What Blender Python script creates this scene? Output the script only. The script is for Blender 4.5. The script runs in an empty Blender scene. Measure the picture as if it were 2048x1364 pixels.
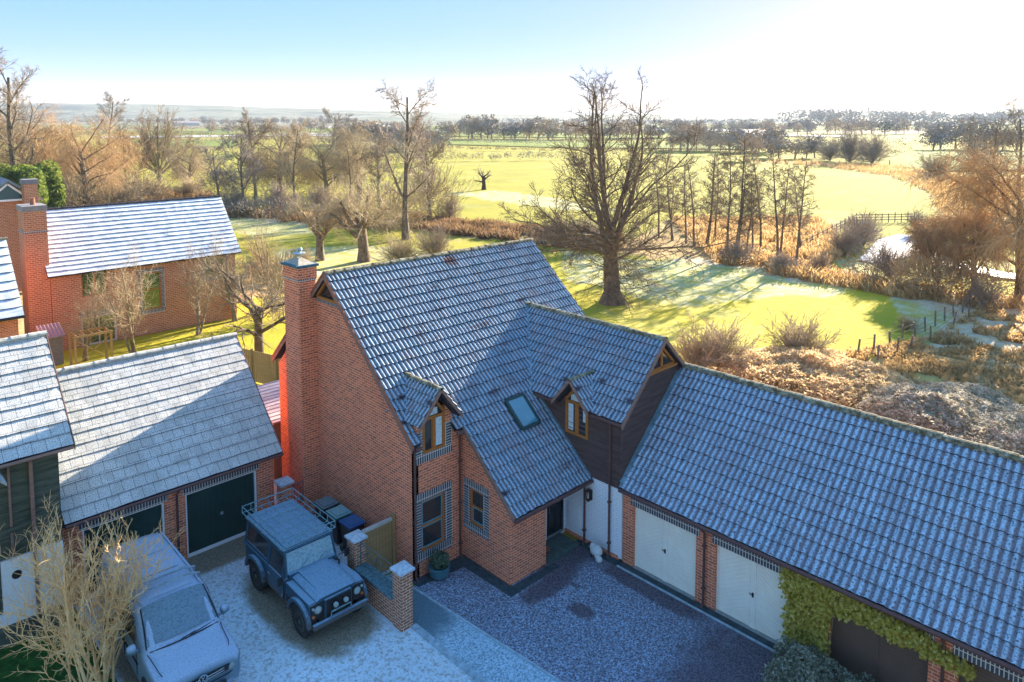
import bpy, bmesh, math, random
import numpy as np
from mathutils import Vector, Matrix
R = math.radians
random.seed(5)
COL = bpy.context.scene.collection
SC = bpy.context.scene
# ------------------------------------------------------------------ camera
F = 1479.0; YH = 232.0; PITCH = R(5.0); CH = 15.5
PPY = YH + F*math.tan(PITCH)
AZ = math.atan2(1526, 1479)
CAM = np.array([-16.17, -16.71, CH])
_f = np.array([math.cos(AZ), math.sin(AZ), 0]); _r = np.array([math.sin(AZ), -math.cos(AZ), 0]); _u = np.array([0, 0, 1.0])
_fw = _f*math.cos(PITCH) - _u*math.sin(PITCH); _uc = _f*math.sin(PITCH) + _u*math.cos(PITCH)
cd = bpy.data.cameras.new('camera'); cam = bpy.data.objects.new('camera', cd); COL.objects.link(cam)
cd.lens = F/2048*36; cd.sensor_width = 36; cd.sensor_fit = 'HORIZONTAL'
cd.shift_y = -(682-PPY)/2048
cd.clip_start = 0.5; cd.clip_end = 30000
m4 = Matrix(((_r[0], _uc[0], -_fw[0], CAM[0]), (_r[1], _uc[1], -_fw[1], CAM[1]), (_r[2], _uc[2], -_fw[2], CAM[2]), (0, 0, 0, 1)))
cam.matrix_world = m4
SC.camera = cam
def G(px, py, z=0.0):
    """survey: place on the level z seen in that direction"""
    d = _fw*F + _r*(px-1024) + _uc*(PPY-py)
    return CAM + d*((z-CH)/d[2])
def hgt(base_py, top_py):
    dep = CH*F/(base_py-YH)
    return CH - (top_py-YH)/F*dep
# ------------------------------------------------------------------ light
SKY_Z, SKY_G, SKY_S, SKY_T = 3.2, 0.17, 4.4, (0.94, 0.77, 0.84, 1)
SUN_AZ = R(8.0); SUN_EL = R(18.5)
w = bpy.data.worlds.new('World'); SC.world = w; w.use_nodes = True
nt = w.node_tree; bg = nt.nodes['Background']
sky = nt.nodes.new('ShaderNodeTexSky'); sky.sky_type = 'NISHITA'; sky.sun_disc = False
sky.sun_elevation = SUN_EL; sky.sun_rotation = math.pi/2 - SUN_AZ
sky.altitude = 50; sky.air_density = 1.0; sky.dust_density = 0.3; sky.ozone_density = 2.0
gm = nt.nodes.new('ShaderNodeGamma'); gm.inputs[1].default_value = SKY_G      # evens out the sky's brightness range
hs = nt.nodes.new('ShaderNodeHueSaturation'); hs.inputs['Saturation'].default_value = SKY_S
tn = nt.nodes.new('ShaderNodeMix'); tn.data_type = 'RGBA'; tn.blend_type = 'MULTIPLY'; tn.inputs[0].default_value = 1; tn.inputs[7].default_value = SKY_T
tc_ = nt.nodes.new('ShaderNodeTexCoord'); mp_ = nt.nodes.new('ShaderNodeMapping'); mp_.inputs['Scale'].default_value = (1, 1, SKY_Z); nz_ = nt.nodes.new('ShaderNodeVectorMath'); nz_.operation = 'NORMALIZE'
nt.links.new(tc_.outputs['Generated'], mp_.inputs[0]); nt.links.new(mp_.outputs[0], nz_.inputs[0]); nt.links.new(nz_.outputs[0], sky.inputs[0])
nt.links.new(sky.outputs[0], gm.inputs[0]); nt.links.new(gm.outputs[0], hs.inputs['Color']); nt.links.new(hs.outputs[0], tn.inputs[6]); nt.links.new(tn.outputs[2], bg.inputs[0]); bg.inputs[1].default_value = 0.15
sd = bpy.data.lights.new('sun', 'SUN'); sd.energy = 2.8; sd.angle = R(0.5); sd.color = (1.0, 0.86, 0.66)
so = bpy.data.objects.new('sun', sd); COL.objects.link(so)
sv = Vector((math.cos(SUN_AZ)*math.cos(SUN_EL), math.sin(SUN_AZ)*math.cos(SUN_EL), math.sin(SUN_EL)))
so.rotation_euler = sv.to_track_quat('Z', 'Y').to_euler(); so.location = (0, 0, 60)
SC.view_settings.view_transform = 'Standard'; SC.view_settings.look = 'None'
SC.view_settings.exposure = 3.0; SC.view_settings.gamma = 1
SC.cycles.use_denoising = True
# ------------------------------------------------------------------ materials
class NT:
    def __init__(s, name, rough=0.85, metal=0.0):
        s.m = bpy.data.materials.new(name); s.m.use_nodes = True; s.t = s.m.node_tree; s.b = s.t.nodes['Principled BSDF']
        s.b.inputs['Roughness'].default_value = rough; s.b.inputs['Metallic'].default_value = metal
        s.b.inputs['Specular IOR Level'].default_value = 0.3
    def n(s, typ, props=None, **inp):
        nd = s.t.nodes.new(typ)
        for k, v in (props or {}).items(): setattr(nd, k, v)
        for k, v in inp.items():
            key = k.replace('_', ' ')
            s.set(nd.inputs[key], v)
        return nd
    def set(s, sock, v):
        if isinstance(v, bpy.types.NodeSocket): s.t.links.new(v, sock)
        elif isinstance(v, tuple) and len(v) == 3 and sock.type == 'RGBA': sock.default_value = (*v, 1)
        else: sock.default_value = v
    def uv(s): return s.n('ShaderNodeUVMap').outputs[0]
    def obj(s): return s.n('ShaderNodeTexCoord').outputs['Object']
    def pos(s): return s.n('ShaderNodeNewGeometry').outputs['Position']
    def nz(s):
        g = s.n('ShaderNodeNewGeometry'); x = s.n('ShaderNodeSeparateXYZ'); s.set(x.inputs[0], g.outputs['Normal']); return x.outputs[2]
    def noise(s, vec, scale, detail=3, rough=0.5):
        nd = s.n('ShaderNodeTexNoise', None, Scale=scale, Detail=detail, Roughness=rough); s.set(nd.inputs['Vector'], vec); return nd.outputs[0]
    def vor(s, vec, scale, out='Color'):
        nd = s.n('ShaderNodeTexVoronoi', None, Scale=scale); s.set(nd.inputs['Vector'], vec); return nd.outputs[out]
    def ramp(s, fac, stops, interp='LINEAR'):
        nd = s.n('ShaderNodeValToRGB'); cr = nd.color_ramp; cr.interpolation = interp
        while len(cr.elements) < len(stops): cr.elements.new(0.5)
        for e, (p, c) in zip(cr.elements, stops):
            e.position = p; e.color = (*c, 1) if isinstance(c, tuple) else (c, c, c, 1)
        s.set(nd.inputs[0], fac); return nd.outputs[0]
    def mix(s, fac, a, b, mode='MIX'):
        nd = s.n('ShaderNodeMix', dict(data_type='RGBA', blend_type=mode)); s.set(nd.inputs[0], fac); s.set(nd.inputs[6], a); s.set(nd.inputs[7], b); return nd.outputs[2]
    def math(s, op, a, b=0.0, clamp=False):
        nd = s.n('ShaderNodeMath', dict(operation=op, use_clamp=clamp)); s.set(nd.inputs[0], a); s.set(nd.inputs[1], b); return nd.outputs[0]
    def mapping(s, vec, scale, loc=(0, 0, 0), rot=(0, 0, 0)):
        nd = s.n('ShaderNodeMapping'); s.set(nd.inputs[0], vec); nd.inputs['Scale'].default_value = scale; nd.inputs['Location'].default_value = loc; nd.inputs['Rotation'].default_value = rot; return nd.outputs[0]
    def attr(s, name): return s.n('ShaderNodeAttribute', dict(attribute_name=name)).outputs['Fac']
    def bump(s, h, strength=0.3, dist=0.02):
        nd = s.n('ShaderNodeBump', None, Strength=strength, Distance=dist); s.set(nd.inputs['Height'], h); s.set(s.b.inputs['Normal'], nd.outputs[0])
    def col(s, c): s.set(s.b.inputs['Base Color'], c); return s
FROST = (0.66, 0.72, 0.80)
def plain(name, c, rough=0.7, metal=0.0, var=0.15, sc=6.0):
    t = NT(name, rough, metal)
    f = t.noise(t.obj(), sc, 4, 0.6)
    t.col(t.mix(t.ramp(f, [(0.3, 0.0), (0.7, 1.0)]), tuple(x*(1-var) for x in c), tuple(min(1, x*(1+var)) for x in c)))
    return t.m
def brick(name, c1, c2, mortar, w_=0.25, h_=0.094, msize=0.012, offs=0.5, tint=None):
    t = NT(name, 0.9)
    uv = t.uv()
    b = t.n('ShaderNodeTexBrick', dict(offset=offs), Color1=c1, Color2=c2, Mortar=mortar, Scale=1.0, Mortar_Size=msize, Mortar_Smooth=0.2, Bias=0.0, Brick_Width=w_, Row_Height=h_)
    t.set(b.inputs['Vector'], uv)
    big = t.noise(uv, 0.8, 4, 0.6); fine = t.noise(uv, 14, 3, 0.6)
    c = t.mix(t.ramp(big, [(0.35, 0.0), (0.7, 0.45)]), b.outputs[0], (0.22, 0.075, 0.05), 'MULTIPLY')
    c = t.mix(0.35, b.outputs[0], c)
    c = t.mix(t.math('MULTIPLY', t.ramp(fine, [(0.4, 0.0), (0.75, 1.0)]), 0.22), c, (0.30, 0.16, 0.12))
    t.col(c); t.bump(b.outputs['Fac'], -0.5, 0.012)
    return t.m
MB_BRICK = brick('red_brick', (0.86, 0.22, 0.09), (0.48, 0.11, 0.05), (0.95, 0.50, 0.34), msize=0.012)
MB_BLUE = brick('blue_brick', (0.07, 0.10, 0.14), (0.045, 0.06, 0.09), (0.72, 0.66, 0.58), 0.095, 0.30, 0.014, 0.0)
MB_BLUE_H = brick('blue_brick_quoin', (0.07, 0.10, 0.14), (0.045, 0.06, 0.09), (0.72, 0.66, 0.58), 0.26, 0.095, 0.013, 0.0)
MB_BRICK_FAR = brick('orange_brick', (0.50, 0.20, 0.10), (0.36, 0.13, 0.07), (0.66, 0.42, 0.28), 0.3, 0.13, 0.018)
def whitebrick():
    t = NT('white_painted_brick', 0.7); b = t.n('ShaderNodeTexBrick', None, Color1=(0.94, 0.93, 0.93), Color2=(0.90, 0.89, 0.90), Mortar=(0.70, 0.70, 0.73), Scale=1.0, Mortar_Size=0.01, Brick_Width=0.25, Row_Height=0.094)
    t.set(b.inputs['Vector'], t.uv()); t.col(b.outputs[0]); t.bump(b.outputs['Fac'], -0.4, 0.01); return t.m
M_WHITE_BRICK = whitebrick()
def tilemat(name, base1, base2, frost_lo, frost_hi, amt=1.0, joints=None, patch=(0.60, 0.72), seed=0.0, dense=22, wave=None, fc=((0.16, 0.34, 0.50), (0.66, 0.80, 0.90))):
    t = NT(name, 0.75); uv = t.uv()
    uo = t.mapping(uv, (1, 1, 1), (seed, seed*1.7, 0))
    v = t.vor(t.mapping(uv, (1/0.36, 1/0.44, 1), (seed, 0, 0)), 1.0)
    vs = t.n('ShaderNodeSeparateColor'); t.set(vs.inputs[0], v)
    base = t.mix(vs.outputs[0], base1, base2)
    f = t.noise(uo, dense, 3, 0.75)
    fm = t.ramp(f, [(frost_lo, 0.0), (frost_hi, 1.0)])
    big = t.noise(t.mapping(uo, (0.5, 1.3, 1)), 0.7, 4, 0.65)
    pm = t.ramp(big, [(patch[0], 1.0), (patch[1], 0.0)])
    tv = t.math('MULTIPLY_ADD', vs.outputs[1], 0.3); t.set(tv.node.inputs[2], 0.72)
    ff = t.math('MULTIPLY', t.math('MULTIPLY', fm, pm), t.math('MULTIPLY', tv, amt), True)
    frost = t.mix(t.noise(uv, 60, 2, 0.8), fc[0], fc[1])
    if wave:
        sp = t.n('ShaderNodeSeparateXYZ'); t.set(sp.inputs[0], uv); ph = t.math('FRACT', t.math('DIVIDE', sp.outputs[0], wave)); ff = t.math('MULTIPLY', ff, t.ramp(ph, [(0.02, 0.45), (0.12, 1.0), (0.50, 1.0), (0.62, 0.25), (0.90, 0.25), (1.0, 0.5)]))
    c = t.mix(ff, base, frost)
    if joints:
        b = t.n('ShaderNodeTexBrick', dict(offset=0.5), Color1=(1, 1, 1), Color2=(0.93, 0.93, 0.93), Mortar=(0.22, 0.25, 0.3), Scale=1.0, Mortar_Size=0.008, Mortar_Smooth=0.3, Brick_Width=joints[0], Row_Height=joints[1])
        t.set(b.inputs['Vector'], uv); c = t.mix(1.0, c, b.outputs[0], 'MULTIPLY')
    t.col(c); t.bump(f, 0.35, 0.012)
    return t.m
M_TILE = tilemat('frosted_pantile', (0.045, 0.045, 0.07), (0.16, 0.065, 0.055), 0.34, 0.54, 1.0, patch=(0.57, 0.66), seed=3.1, wave=0.175)
M_TILE2 = tilemat('frosted_garage_pantile', (0.09, 0.07, 0.085), (0.15, 0.08, 0.08), 0.36, 0.50, 1.0, patch=(0.72, 0.84), seed=9.4, dense=15, wave=0.205, fc=((0.26, 0.44, 0.64), (0.68, 0.82, 0.92)))
M_SLATE = tilemat('frosted_flat_tile', (0.17, 0.16, 0.13), (0.22, 0.20, 0.15), 0.38, 0.52, 1.0, joints=(0.36, 0.43), patch=(0.66, 0.72), seed=1.0, dense=34, fc=((0.62, 0.66, 0.68), (0.94, 0.89, 0.84)))
M_SLATE_FAR = tilemat('thick_frost_tile', (0.10, 0.10, 0.12), (0.14, 0.14, 0.16), 0.26, 0.42, 1.0, patch=(0.68, 0.76), seed=6.0, dense=9, fc=((0.66, 0.74, 0.84), (0.88, 0.90, 0.94)))
M_TILE_EDGE = plain('tile_edge', (0.035, 0.032, 0.045), 0.9)  # near-black riser colour paints the shadow line under each tile course
def ridgemat():
    t = NT('mossy_ridge_tile', 0.95); f = t.noise(t.pos(), 5, 4, 0.7); g = t.noise(t.pos(), 18, 3, 0.7)
    c = t.mix(t.ramp(f, [(0.42, 0.0), (0.6, 1.0)]), (0.10, 0.075, 0.055), (0.42, 0.40, 0.32)); c = t.mix(t.ramp(g, [(0.45, 0.0), (0.62, 0.8)]), c, (0.16, 0.14, 0.05)); t.col(c); t.bump(g, 0.6, 0.04); return t.m
M_RIDGE = ridgemat()
def boards(name, c1, c2, pitch=0.19):
    t = NT(name, 0.8); uv = t.uv()
    n1 = t.noise(t.mapping(uv, (0.6, 5, 1)), 1.6, 4, 0.65); n2 = t.noise(t.mapping(uv, (3, 40, 1)), 1.2, 3, 0.6)
    c = t.mix(t.ramp(n1, [(0.35, 0.0), (0.7, 1.0)]), c1, c2)
    c = t.mix(t.math('MULTIPLY', n2, 0.35), c, tuple(x*0.4 for x in c1)); t.col(c); t.bump(n2, 0.3, 0.01); return t.m
M_BOARD = boards('dark_weatherboard', (0.085, 0.05, 0.045), (0.16, 0.095, 0.085))
M_BOARD_G = boards('green_black_weatherboard', (0.045, 0.055, 0.038), (0.16, 0.18, 0.14))
M_OAK = boards('oak_stain', (0.46, 0.15, 0.03), (0.55, 0.20, 0.045))
M_BARGE = boards('weathered_bargeboard', (0.26, 0.14, 0.11), (0.40, 0.24, 0.19))
M_TERRA = boards('terracotta_verge', (0.38, 0.12, 0.07), (0.46, 0.18, 0.11))
M_GATEWOOD = boards('gate_timber', (0.34, 0.20, 0.08), (0.46, 0.30, 0.13))
M_FENCEWOOD = boards('fence_timber', (0.42, 0.27, 0.10), (0.50, 0.36, 0.15))
M_PIPE = plain('brown_plastic_pipe', (0.13, 0.06, 0.055), 0.45)
M_BLACKP = plain('black_plastic', (0.02, 0.022, 0.025), 0.5)
M_LEAD = plain('lead_flashing', (0.16, 0.25, 0.29), 0.6, 0.0, 0.3, 3)
M_DOOR = plain('dark_green_paint', (0.012, 0.045, 0.04), 0.45, 0, 0.2, 1.5)
M_BLACKDOOR = plain('black_gloss_paint', (0.012, 0.022, 0.028), 0.3)
M_CREAM = plain('cream_door_paint', (1.0, 0.88, 0.74), 0.6, 0, 0.05, 2)
M_BROWN = plain('brown_garage_door', (0.15, 0.09, 0.065), 0.6, 0, 0.12, 1)
M_WHITEP = plain('white_paint', (0.88, 0.86, 0.86), 0.6, 0, 0.05)
M_FROSTCAP = plain('frosted_stone', (0.50, 0.56, 0.62), 0.9, 0, 0.25, 9)
M_CURTAIN = plain('pale_curtain', (0.60, 0.66, 0.68), 0.9, 0, 0.2, 12)
M_STONE = plain('concrete', (0.30, 0.30, 0.28), 0.9, 0, 0.2, 8)
M_TEAL = plain('teal_sill', (0.10, 0.32, 0.38), 0.6)
M_IRON = plain('painted_iron', (0.10, 0.17, 0.18), 0.5, 0.3)
def glass(name, c, rough=0.08, spec=0.8):
    t = NT(name, rough); t.b.inputs['Specular IOR Level'].default_value = spec; t.b.inputs['IOR'].default_value = 1.6
    f = t.noise(t.obj(), 1.6, 2, 0.5); t.col(t.mix(f, tuple(x*0.6 for x in c), c)); return t.m
M_GLASS = glass('window_glass', (0.03, 0.035, 0.04))
M_SKYGLASS = glass('skylight_glass', (0.10, 0.30, 0.38), 0.05, 1.0)
M_GLASS_GREEN = glass('glass_with_garden', (0.05, 0.12, 0.03))
def bark(name, c1, c2, sc=8):
    t = NT(name, 0.95); f = t.noise(t.obj(), sc, 3, 0.7); t.col(t.mix(t.ramp(f, [(0.35, 0.0), (0.65, 1.0)]), c1, c2)); return t.m
M_BARK = bark('grey_bark', (0.10, 0.075, 0.055), (0.24, 0.19, 0.14), 3)
M_TWIG = bark('brown_twigs', (0.17, 0.13, 0.09), (0.32, 0.25, 0.17), 2)
M_TWIG_B = bark('dark_brown_twigs', (0.10, 0.075, 0.055), (0.22, 0.17, 0.13), 2)
M_TWIG_P = bark('purple_brown_twigs', (0.28, 0.22, 0.17), (0.44, 0.36, 0.28), 0.3)
M_TWIG_O = bark('orange_willow_twigs', (0.44, 0.28, 0.14), (0.60, 0.40, 0.21), 0.4)
M_TWIG_T = bark('tan_twigs', (0.33, 0.26, 0.16), (0.50, 0.40, 0.26), 0.5)
M_TWIG_Y = bark('golden_sunlight_twigs', (0.85, 0.46, 0.18), (1.0, 0.70, 0.36), 5)  # sunlit gold put into the twig colour; the shrub stands in shade
M_TWIG_D = bark('far_twigs', (0.22, 0.19, 0.17), (0.38, 0.32, 0.27), 0.05)
M_TWIG_M = bark('mossy_twigs', (0.16, 0.15, 0.07), (0.30, 0.26, 0.13), 2)
def leafm(name, c1, c2, c3=None, sc=4, trans=0.45):
    t = NT(name, 0.8); f = t.noise(t.obj(), sc, 4, 0.8); st = [(0.35, c1), (0.55, c2)]
    if c3: st.append((0.68, c3))
    vr = t.n('ShaderNodeSeparateColor'); t.set(vr.inputs[0], t.vor(t.obj(), sc*2.2)); c = t.mix(t.math('MULTIPLY', vr.outputs[0], 0.5), t.ramp(f, st), tuple(x*0.6 for x in c1)); t.col(c)
    tr = t.n('ShaderNodeBsdfTranslucent'); t.set(tr.inputs[0], c); mx = t.n('ShaderNodeMixShader'); mx.inputs[0].default_value = trans
    t.t.links.new(t.b.outputs[0], mx.inputs[1]); t.t.links.new(tr.outputs[0], mx.inputs[2]); t.t.links.new(mx.outputs[0], t.t.nodes['Material Output'].inputs[0]); return t.m
M_YEW = leafm('evergreen_foliage', (0.05, 0.11, 0.02), (0.28, 0.34, 0.06), None, 0.6)
M_IVY = leafm('ivy_leaf', (0.36, 0.30, 0.03), (0.80, 0.62, 0.12), (1.0, 0.90, 0.50), 9)
M_FROSTLEAF = leafm('frosted_leaf', (0.10, 0.14, 0.05), (0.46, 0.44, 0.34), (0.90, 0.86, 0.80), 10)
M_BRAMBLE = leafm('frosted_bramble', (0.62, 0.44, 0.22), (0.95, 0.74, 0.44), (1.0, 0.92, 0.74), 2.5, 0.55)
M_BRAMBLE_W = leafm('white_frosted_bramble', (0.26, 0.22, 0.15), (0.85, 0.75, 0.58), (1.0, 0.97, 0.92), 2.5, 0.55)
M_DEADGRASS = leafm('dead_grass', (0.50, 0.30, 0.12), (0.74, 0.52, 0.24), (0.88, 0.76, 0.52), 0.8)
M_HEDGE = leafm('hedge_twigs', (0.10, 0.10, 0.05), (0.26, 0.20, 0.12), None, 0.2)
M_POTLEAF = leafm('pot_plant_leaf', (0.04, 0.09, 0.03), (0.20, 0.28, 0.18), (0.5, 0.55, 0.5), 14)
# ------------------------------------------------------------------ object helpers
OFF = {}
def tag(o, label=None, cat=None, group=None, kind=None):
    if label: o['label'] = label
    if cat: o['category'] = cat
    if group: o['group'] = group
    if kind: o['kind'] = kind
    return o
def thing(name, loc, label, cat, group=None):
    o = bpy.data.objects.new(name, None); COL.objects.link(o); o.location = loc; o.empty_display_size = 0.3
    OFF[o.name] = Vector(loc); return tag(o, label, cat, group)
def link_mesh(name, me, parent=None):
    o = bpy.data.objects.new(name, me); COL.objects.link(o)
    if parent is not None: o.parent = parent; OFF[o.name] = OFF.get(parent.name, Vector((0, 0, 0)))
    return o
class MB:
    def __init__(s): s.v = []; s.f = []; s.mi = []; s.cur = 0; s.uvf = {}
    def add(s, vs, fs, mi=None):
        b = len(s.v); s.v.extend([tuple(map(float, x)) for x in vs])
        for f in fs: s.f.append([b+i for i in f]); s.mi.append(s.cur if mi is None else mi)
        return s
    def box(s, x0, x1, y0, y1, z0, z1, mi=None):
        x0, x1 = min(x0, x1), max(x0, x1); y0, y1 = min(y0, y1), max(y0, y1); z0, z1 = min(z0, z1), max(z0, z1)
        return s.add([(x0, y0, z0), (x1, y0, z0), (x1, y1, z0), (x0, y1, z0), (x0, y0, z1), (x1, y0, z1), (x1, y1, z1), (x0, y1, z1)],
                     [(3, 2, 1, 0), (4, 5, 6, 7), (0, 1, 5, 4), (1, 2, 6, 5), (2, 3, 7, 6), (3, 0, 4, 7)], mi)
    def beam(s, p0, p1, w_, h_, up=(0, 0, 1), mi=None):
        p0 = Vector(p0); p1 = Vector(p1); d = (p1-p0).normalized(); u = Vector(up); sx = d.cross(u)
        if sx.length < 1e-4: sx = d.cross(Vector((1, 0, 0)))
        sx.normalize(); uu = sx.cross(d); vs = []
        for p in (p0, p1):
            for a, b in ((-1, -1), (1, -1), (1, 1), (-1, 1)): vs.append(p+sx*(a*w_/2)+uu*(b*h_/2))
        return s.add(vs, [(3, 2, 1, 0), (4, 5, 6, 7), (0, 1, 5, 4), (1, 2, 6, 5), (2, 3, 7, 6), (3, 0, 4, 7)], mi)
    def prism(s, pts, vec, mi=None):
        n = len(pts); vec = Vector(vec); a = [Vector(p) for p in pts]; b = [p+vec for p in a]
        nn = Vector((0, 0, 0))
        for i in range(n): nn += a[i].cross(a[(i+1) % n])
        fl = nn.dot(vec) > 0
        f1 = list(range(n)); f2 = list(range(n, 2*n))
        fs = [f1[::-1] if fl else f1, f2 if fl else f2[::-1]]
        for i in range(n):
            j = (i+1) % n; q = (i, j, n+j, n+i); fs.append(q if fl else q[::-1])
        return s.add(a+b, fs, mi)
    def tube(s, pts, r, n=8, cap=True, mi=None):
        pts = [Vector(p) for p in pts]; rs = r if isinstance(r, (list, tuple)) else [r]*len(pts); vs = []; fs = []
        prev = None
        for i, p in enumerate(pts):
            d = (pts[min(i+1, len(pts)-1)]-pts[max(i-1, 0)]).normalized()
            if prev is None:
                a = d.cross(Vector((0, 0, 1)));
                if a.length < 1e-3: a = d.cross(Vector((1, 0, 0)))
            else: a = prev - d*prev.dot(d)
            a.normalize(); prev = a; b = d.cross(a)
            for k in range(n):
                t = 2*math.pi*k/n; vs.append(p+(a*math.cos(t)+b*math.sin(t))*rs[i])
        for i in range(len(pts)-1):
            for k in range(n):
                l = (k+1) % n; fs.append((i*n+k, i*n+l, (i+1)*n+l, (i+1)*n+k))
        if cap: fs.append(tuple(range(n))[::-1]); fs.append(tuple((len(pts)-1)*n+k for k in range(n)))
        return s.add(vs, fs, mi)
    def lathe(s, prof, c=(0, 0, 0), axis='z', n=20, mi=None):
        vs = []; fs = []
        for (r_, h_) in prof:
            for k in range(n):
                t = 2*math.pi*k/n; x, y = r_*math.cos(t), r_*math.sin(t)
                p = (x, y, h_) if axis == 'z' else ((h_, x, y) if axis == 'x' else (y, h_, x))
                vs.append((p[0]+c[0], p[1]+c[1], p[2]+c[2]))
        for i in range(len(prof)-1):
            for k in range(n):
                l = (k+1) % n; fs.append((i*n+k, i*n+l, (i+1)*n+l, (i+1)*n+k))
        fs.append(tuple(range(n))[::-1]); fs.append(tuple((len(prof)-1)*n+k for k in range(n)))
        return s.add(vs, fs, mi)
    def build(s, name, mats, parent=None, smooth=False, bevel=0.0, uv=None):
        off = OFF.get(parent.name, Vector((0, 0, 0))) if parent is not None else Vector((0, 0, 0))
        me = bpy.data.meshes.new(name); me.from_pydata([(v[0]-off[0], v[1]-off[1], v[2]-off[2]) for v in s.v], [], s.f); me.update()
        if not isinstance(mats, (list, tuple)): mats = [mats]
        for m in mats: me.materials.append(m)
        if len(mats) > 1: me.polygons.foreach_set('material_index', s.mi)
        ul = me.uv_layers.new(name='UVMap')
        if uv is None:
            arr = np.zeros((len(me.loops), 2)); nv = np.array(s.v)
            for p in me.polygons:
                ax, ay, az = abs(p.normal[0]), abs(p.normal[1]), abs(p.normal[2])
                idx = [me.loops[l].vertex_index for l in p.loop_indices]; q = nv[idx]
                if az > max(ax, ay): c = q[:, [0, 1]]
                elif ax > ay: c = q[:, [1, 2]]
                else: c = q[:, [0, 2]]
                arr[list(p.loop_indices)] = c
            ul.data.foreach_set('uv', arr.ravel())
        else:
            vi = np.zeros(len(me.loops), dtype=int); me.loops.foreach_get('vertex_index', vi); ul.data.foreach_set('uv', np.array(uv)[vi].ravel())
        if smooth: me.polygons.foreach_set('use_smooth', [True]*len(me.polygons))
        o = link_mesh(name, me, parent)
        if bevel:
            bv = o.modifiers.new('bevel', 'BEVEL'); bv.width = bevel; bv.segments = 2; bv.limit_method = 'ANGLE'
        return o
def npmesh(name, V, Fc, mat, parent=None, attrs=None, smooth=False):
    """V (n,3), Fc (m,k) numpy"""
    me = bpy.data.meshes.new(name); k = Fc.shape[1]
    me.vertices.add(len(V)); me.vertices.foreach_set('co', V.astype(np.float32).ravel())
    me.loops.add(Fc.size); me.loops.foreach_set('vertex_index', Fc.astype(np.int32).ravel())
    me.polygons.add(len(Fc)); me.polygons.foreach_set('loop_start', np.arange(0, Fc.size, k, dtype=np.int32)); me.polygons.foreach_set('loop_total', np.full(len(Fc), k, dtype=np.int32))
    if smooth: me.polygons.foreach_set('use_smooth', np.ones(len(Fc), dtype=bool))
    me.update(calc_edges=True); me.materials.append(mat)
    for an, av in (attrs or {}).items():
        a = me.attributes.new(an, 'FLOAT', 'POINT'); a.data.foreach_set('value', av.astype(np.float32))
    return link_mesh(name, me, parent)
# ------------------------------------------------------------------ roof tiles
RNG = np.random.default_rng(4)
def tiles(name, parent, P0, u, s, W, L, mats, course=0.43, wave=0.175, amp=0.034, thk=0.055, flat=False, seg=6, jitter=0.006):
    """tiled slope. P0 eave corner, u along eave, s up slope"""
    P0 = np.array(P0, float); u = np.array(u, float); u /= np.linalg.norm(u); s = np.array(s, float); s /= np.linalg.norm(s)
    n = np.cross(u, s); n /= np.linalg.norm(n)
    if n[2] < 0: n = -n
    nc = max(1, int(round(L/course))); course = L/nc
    if flat: nu = max(4, int(W/0.36)); us = np.linspace(0, W, nu+1); hw = np.zeros_like(us)
    else:
        nw = max(1, int(round(W/wave))); us = np.linspace(0, W, nw*seg+1); ph = (us/(W/nw)) % 1.0
        hw = amp*np.where(ph < 0.55, np.sin(np.pi*ph/0.55), -0.55*np.sin(np.pi*(ph-0.55)/0.45)); hw[-1] = 0
    V = []; Fc = []; MI = []; UV = []; b = 0; nU = len(us)
    for j in range(nc):
        s0 = j*course; s1 = (j+1)*course+0.03
        jt = np.repeat(RNG.normal(0, jitter, nU//(6 if not flat else 1)+2), (6 if not flat else 1))[:nU]
        js = np.repeat(RNG.normal(0, jitter*1.5, nU//(6 if not flat else 1)+2), (6 if not flat else 1))[:nU]
        rows = [(s0, hw*0.6-0.03, True), (s0, hw+thk+jt, True), ((s0+s1)/2, hw+thk*0.55+jt*0.6, False), (s1, hw+0.002, False)]
        for ss, hh, low in rows:
            sv_ = ss + (js if low else 0)
            V.append(P0+us[:, None]*u+(np.zeros(nU)+sv_)[:, None]*s+hh[:, None]*n); UV.append(np.stack([us*(1 if flat else wave*nw/W), np.zeros(nU)+ss], 1))
        i = np.arange(nU-1)
        for r_ in range(3):
            a = b+r_*nU+i; q = np.stack([a, a+1, a+1+nU, a+nU], 1)
            Fc.append(q); MI.append(np.full(nU-1, 1 if r_ == 0 else 0))
        b += 4*nU
    # side closers and underside slab
    V = np.concatenate(V); Fc = np.concatenate(Fc); MI = np.concatenate(MI); UV = np.concatenate(UV)
    cn = [P0-n*0.03, P0+u*W-n*0.03, P0+u*W+s*L-n*0.03, P0+s*L-n*0.03]; cb = [c-n*0.11 for c in cn]
    base = len(V); V = np.concatenate([V, np.array(cn+cb)]); UV = np.concatenate([UV, np.zeros((8, 2))])
    ex = np.array([(0, 1, 5, 4), (1, 2, 6, 5), (2, 3, 7, 6), (3, 0, 4, 7), (7, 6, 5, 4)])+base
    Fc = np.concatenate([Fc, ex]); MI = np.concatenate([MI, np.ones(5, int)])
    off = OFF.get(parent.name, Vector((0, 0, 0))) if parent is not None else Vector((0, 0, 0))
    V = V-np.array(off)
    me = bpy.data.meshes.new(name); me.from_pydata(V.tolist(), [], Fc.tolist()); me.update()
    for m in mats: me.materials.append(m)
    me.polygons.foreach_set('material_index', MI.astype(np.int32))
    ul = me.uv_layers.new(name='UVMap'); vi = np.zeros(len(me.loops), dtype=int); me.loops.foreach_get('vertex_index', vi); ul.data.foreach_set('uv', UV[vi].ravel())
    return link_mesh(name, me, parent)
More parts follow.
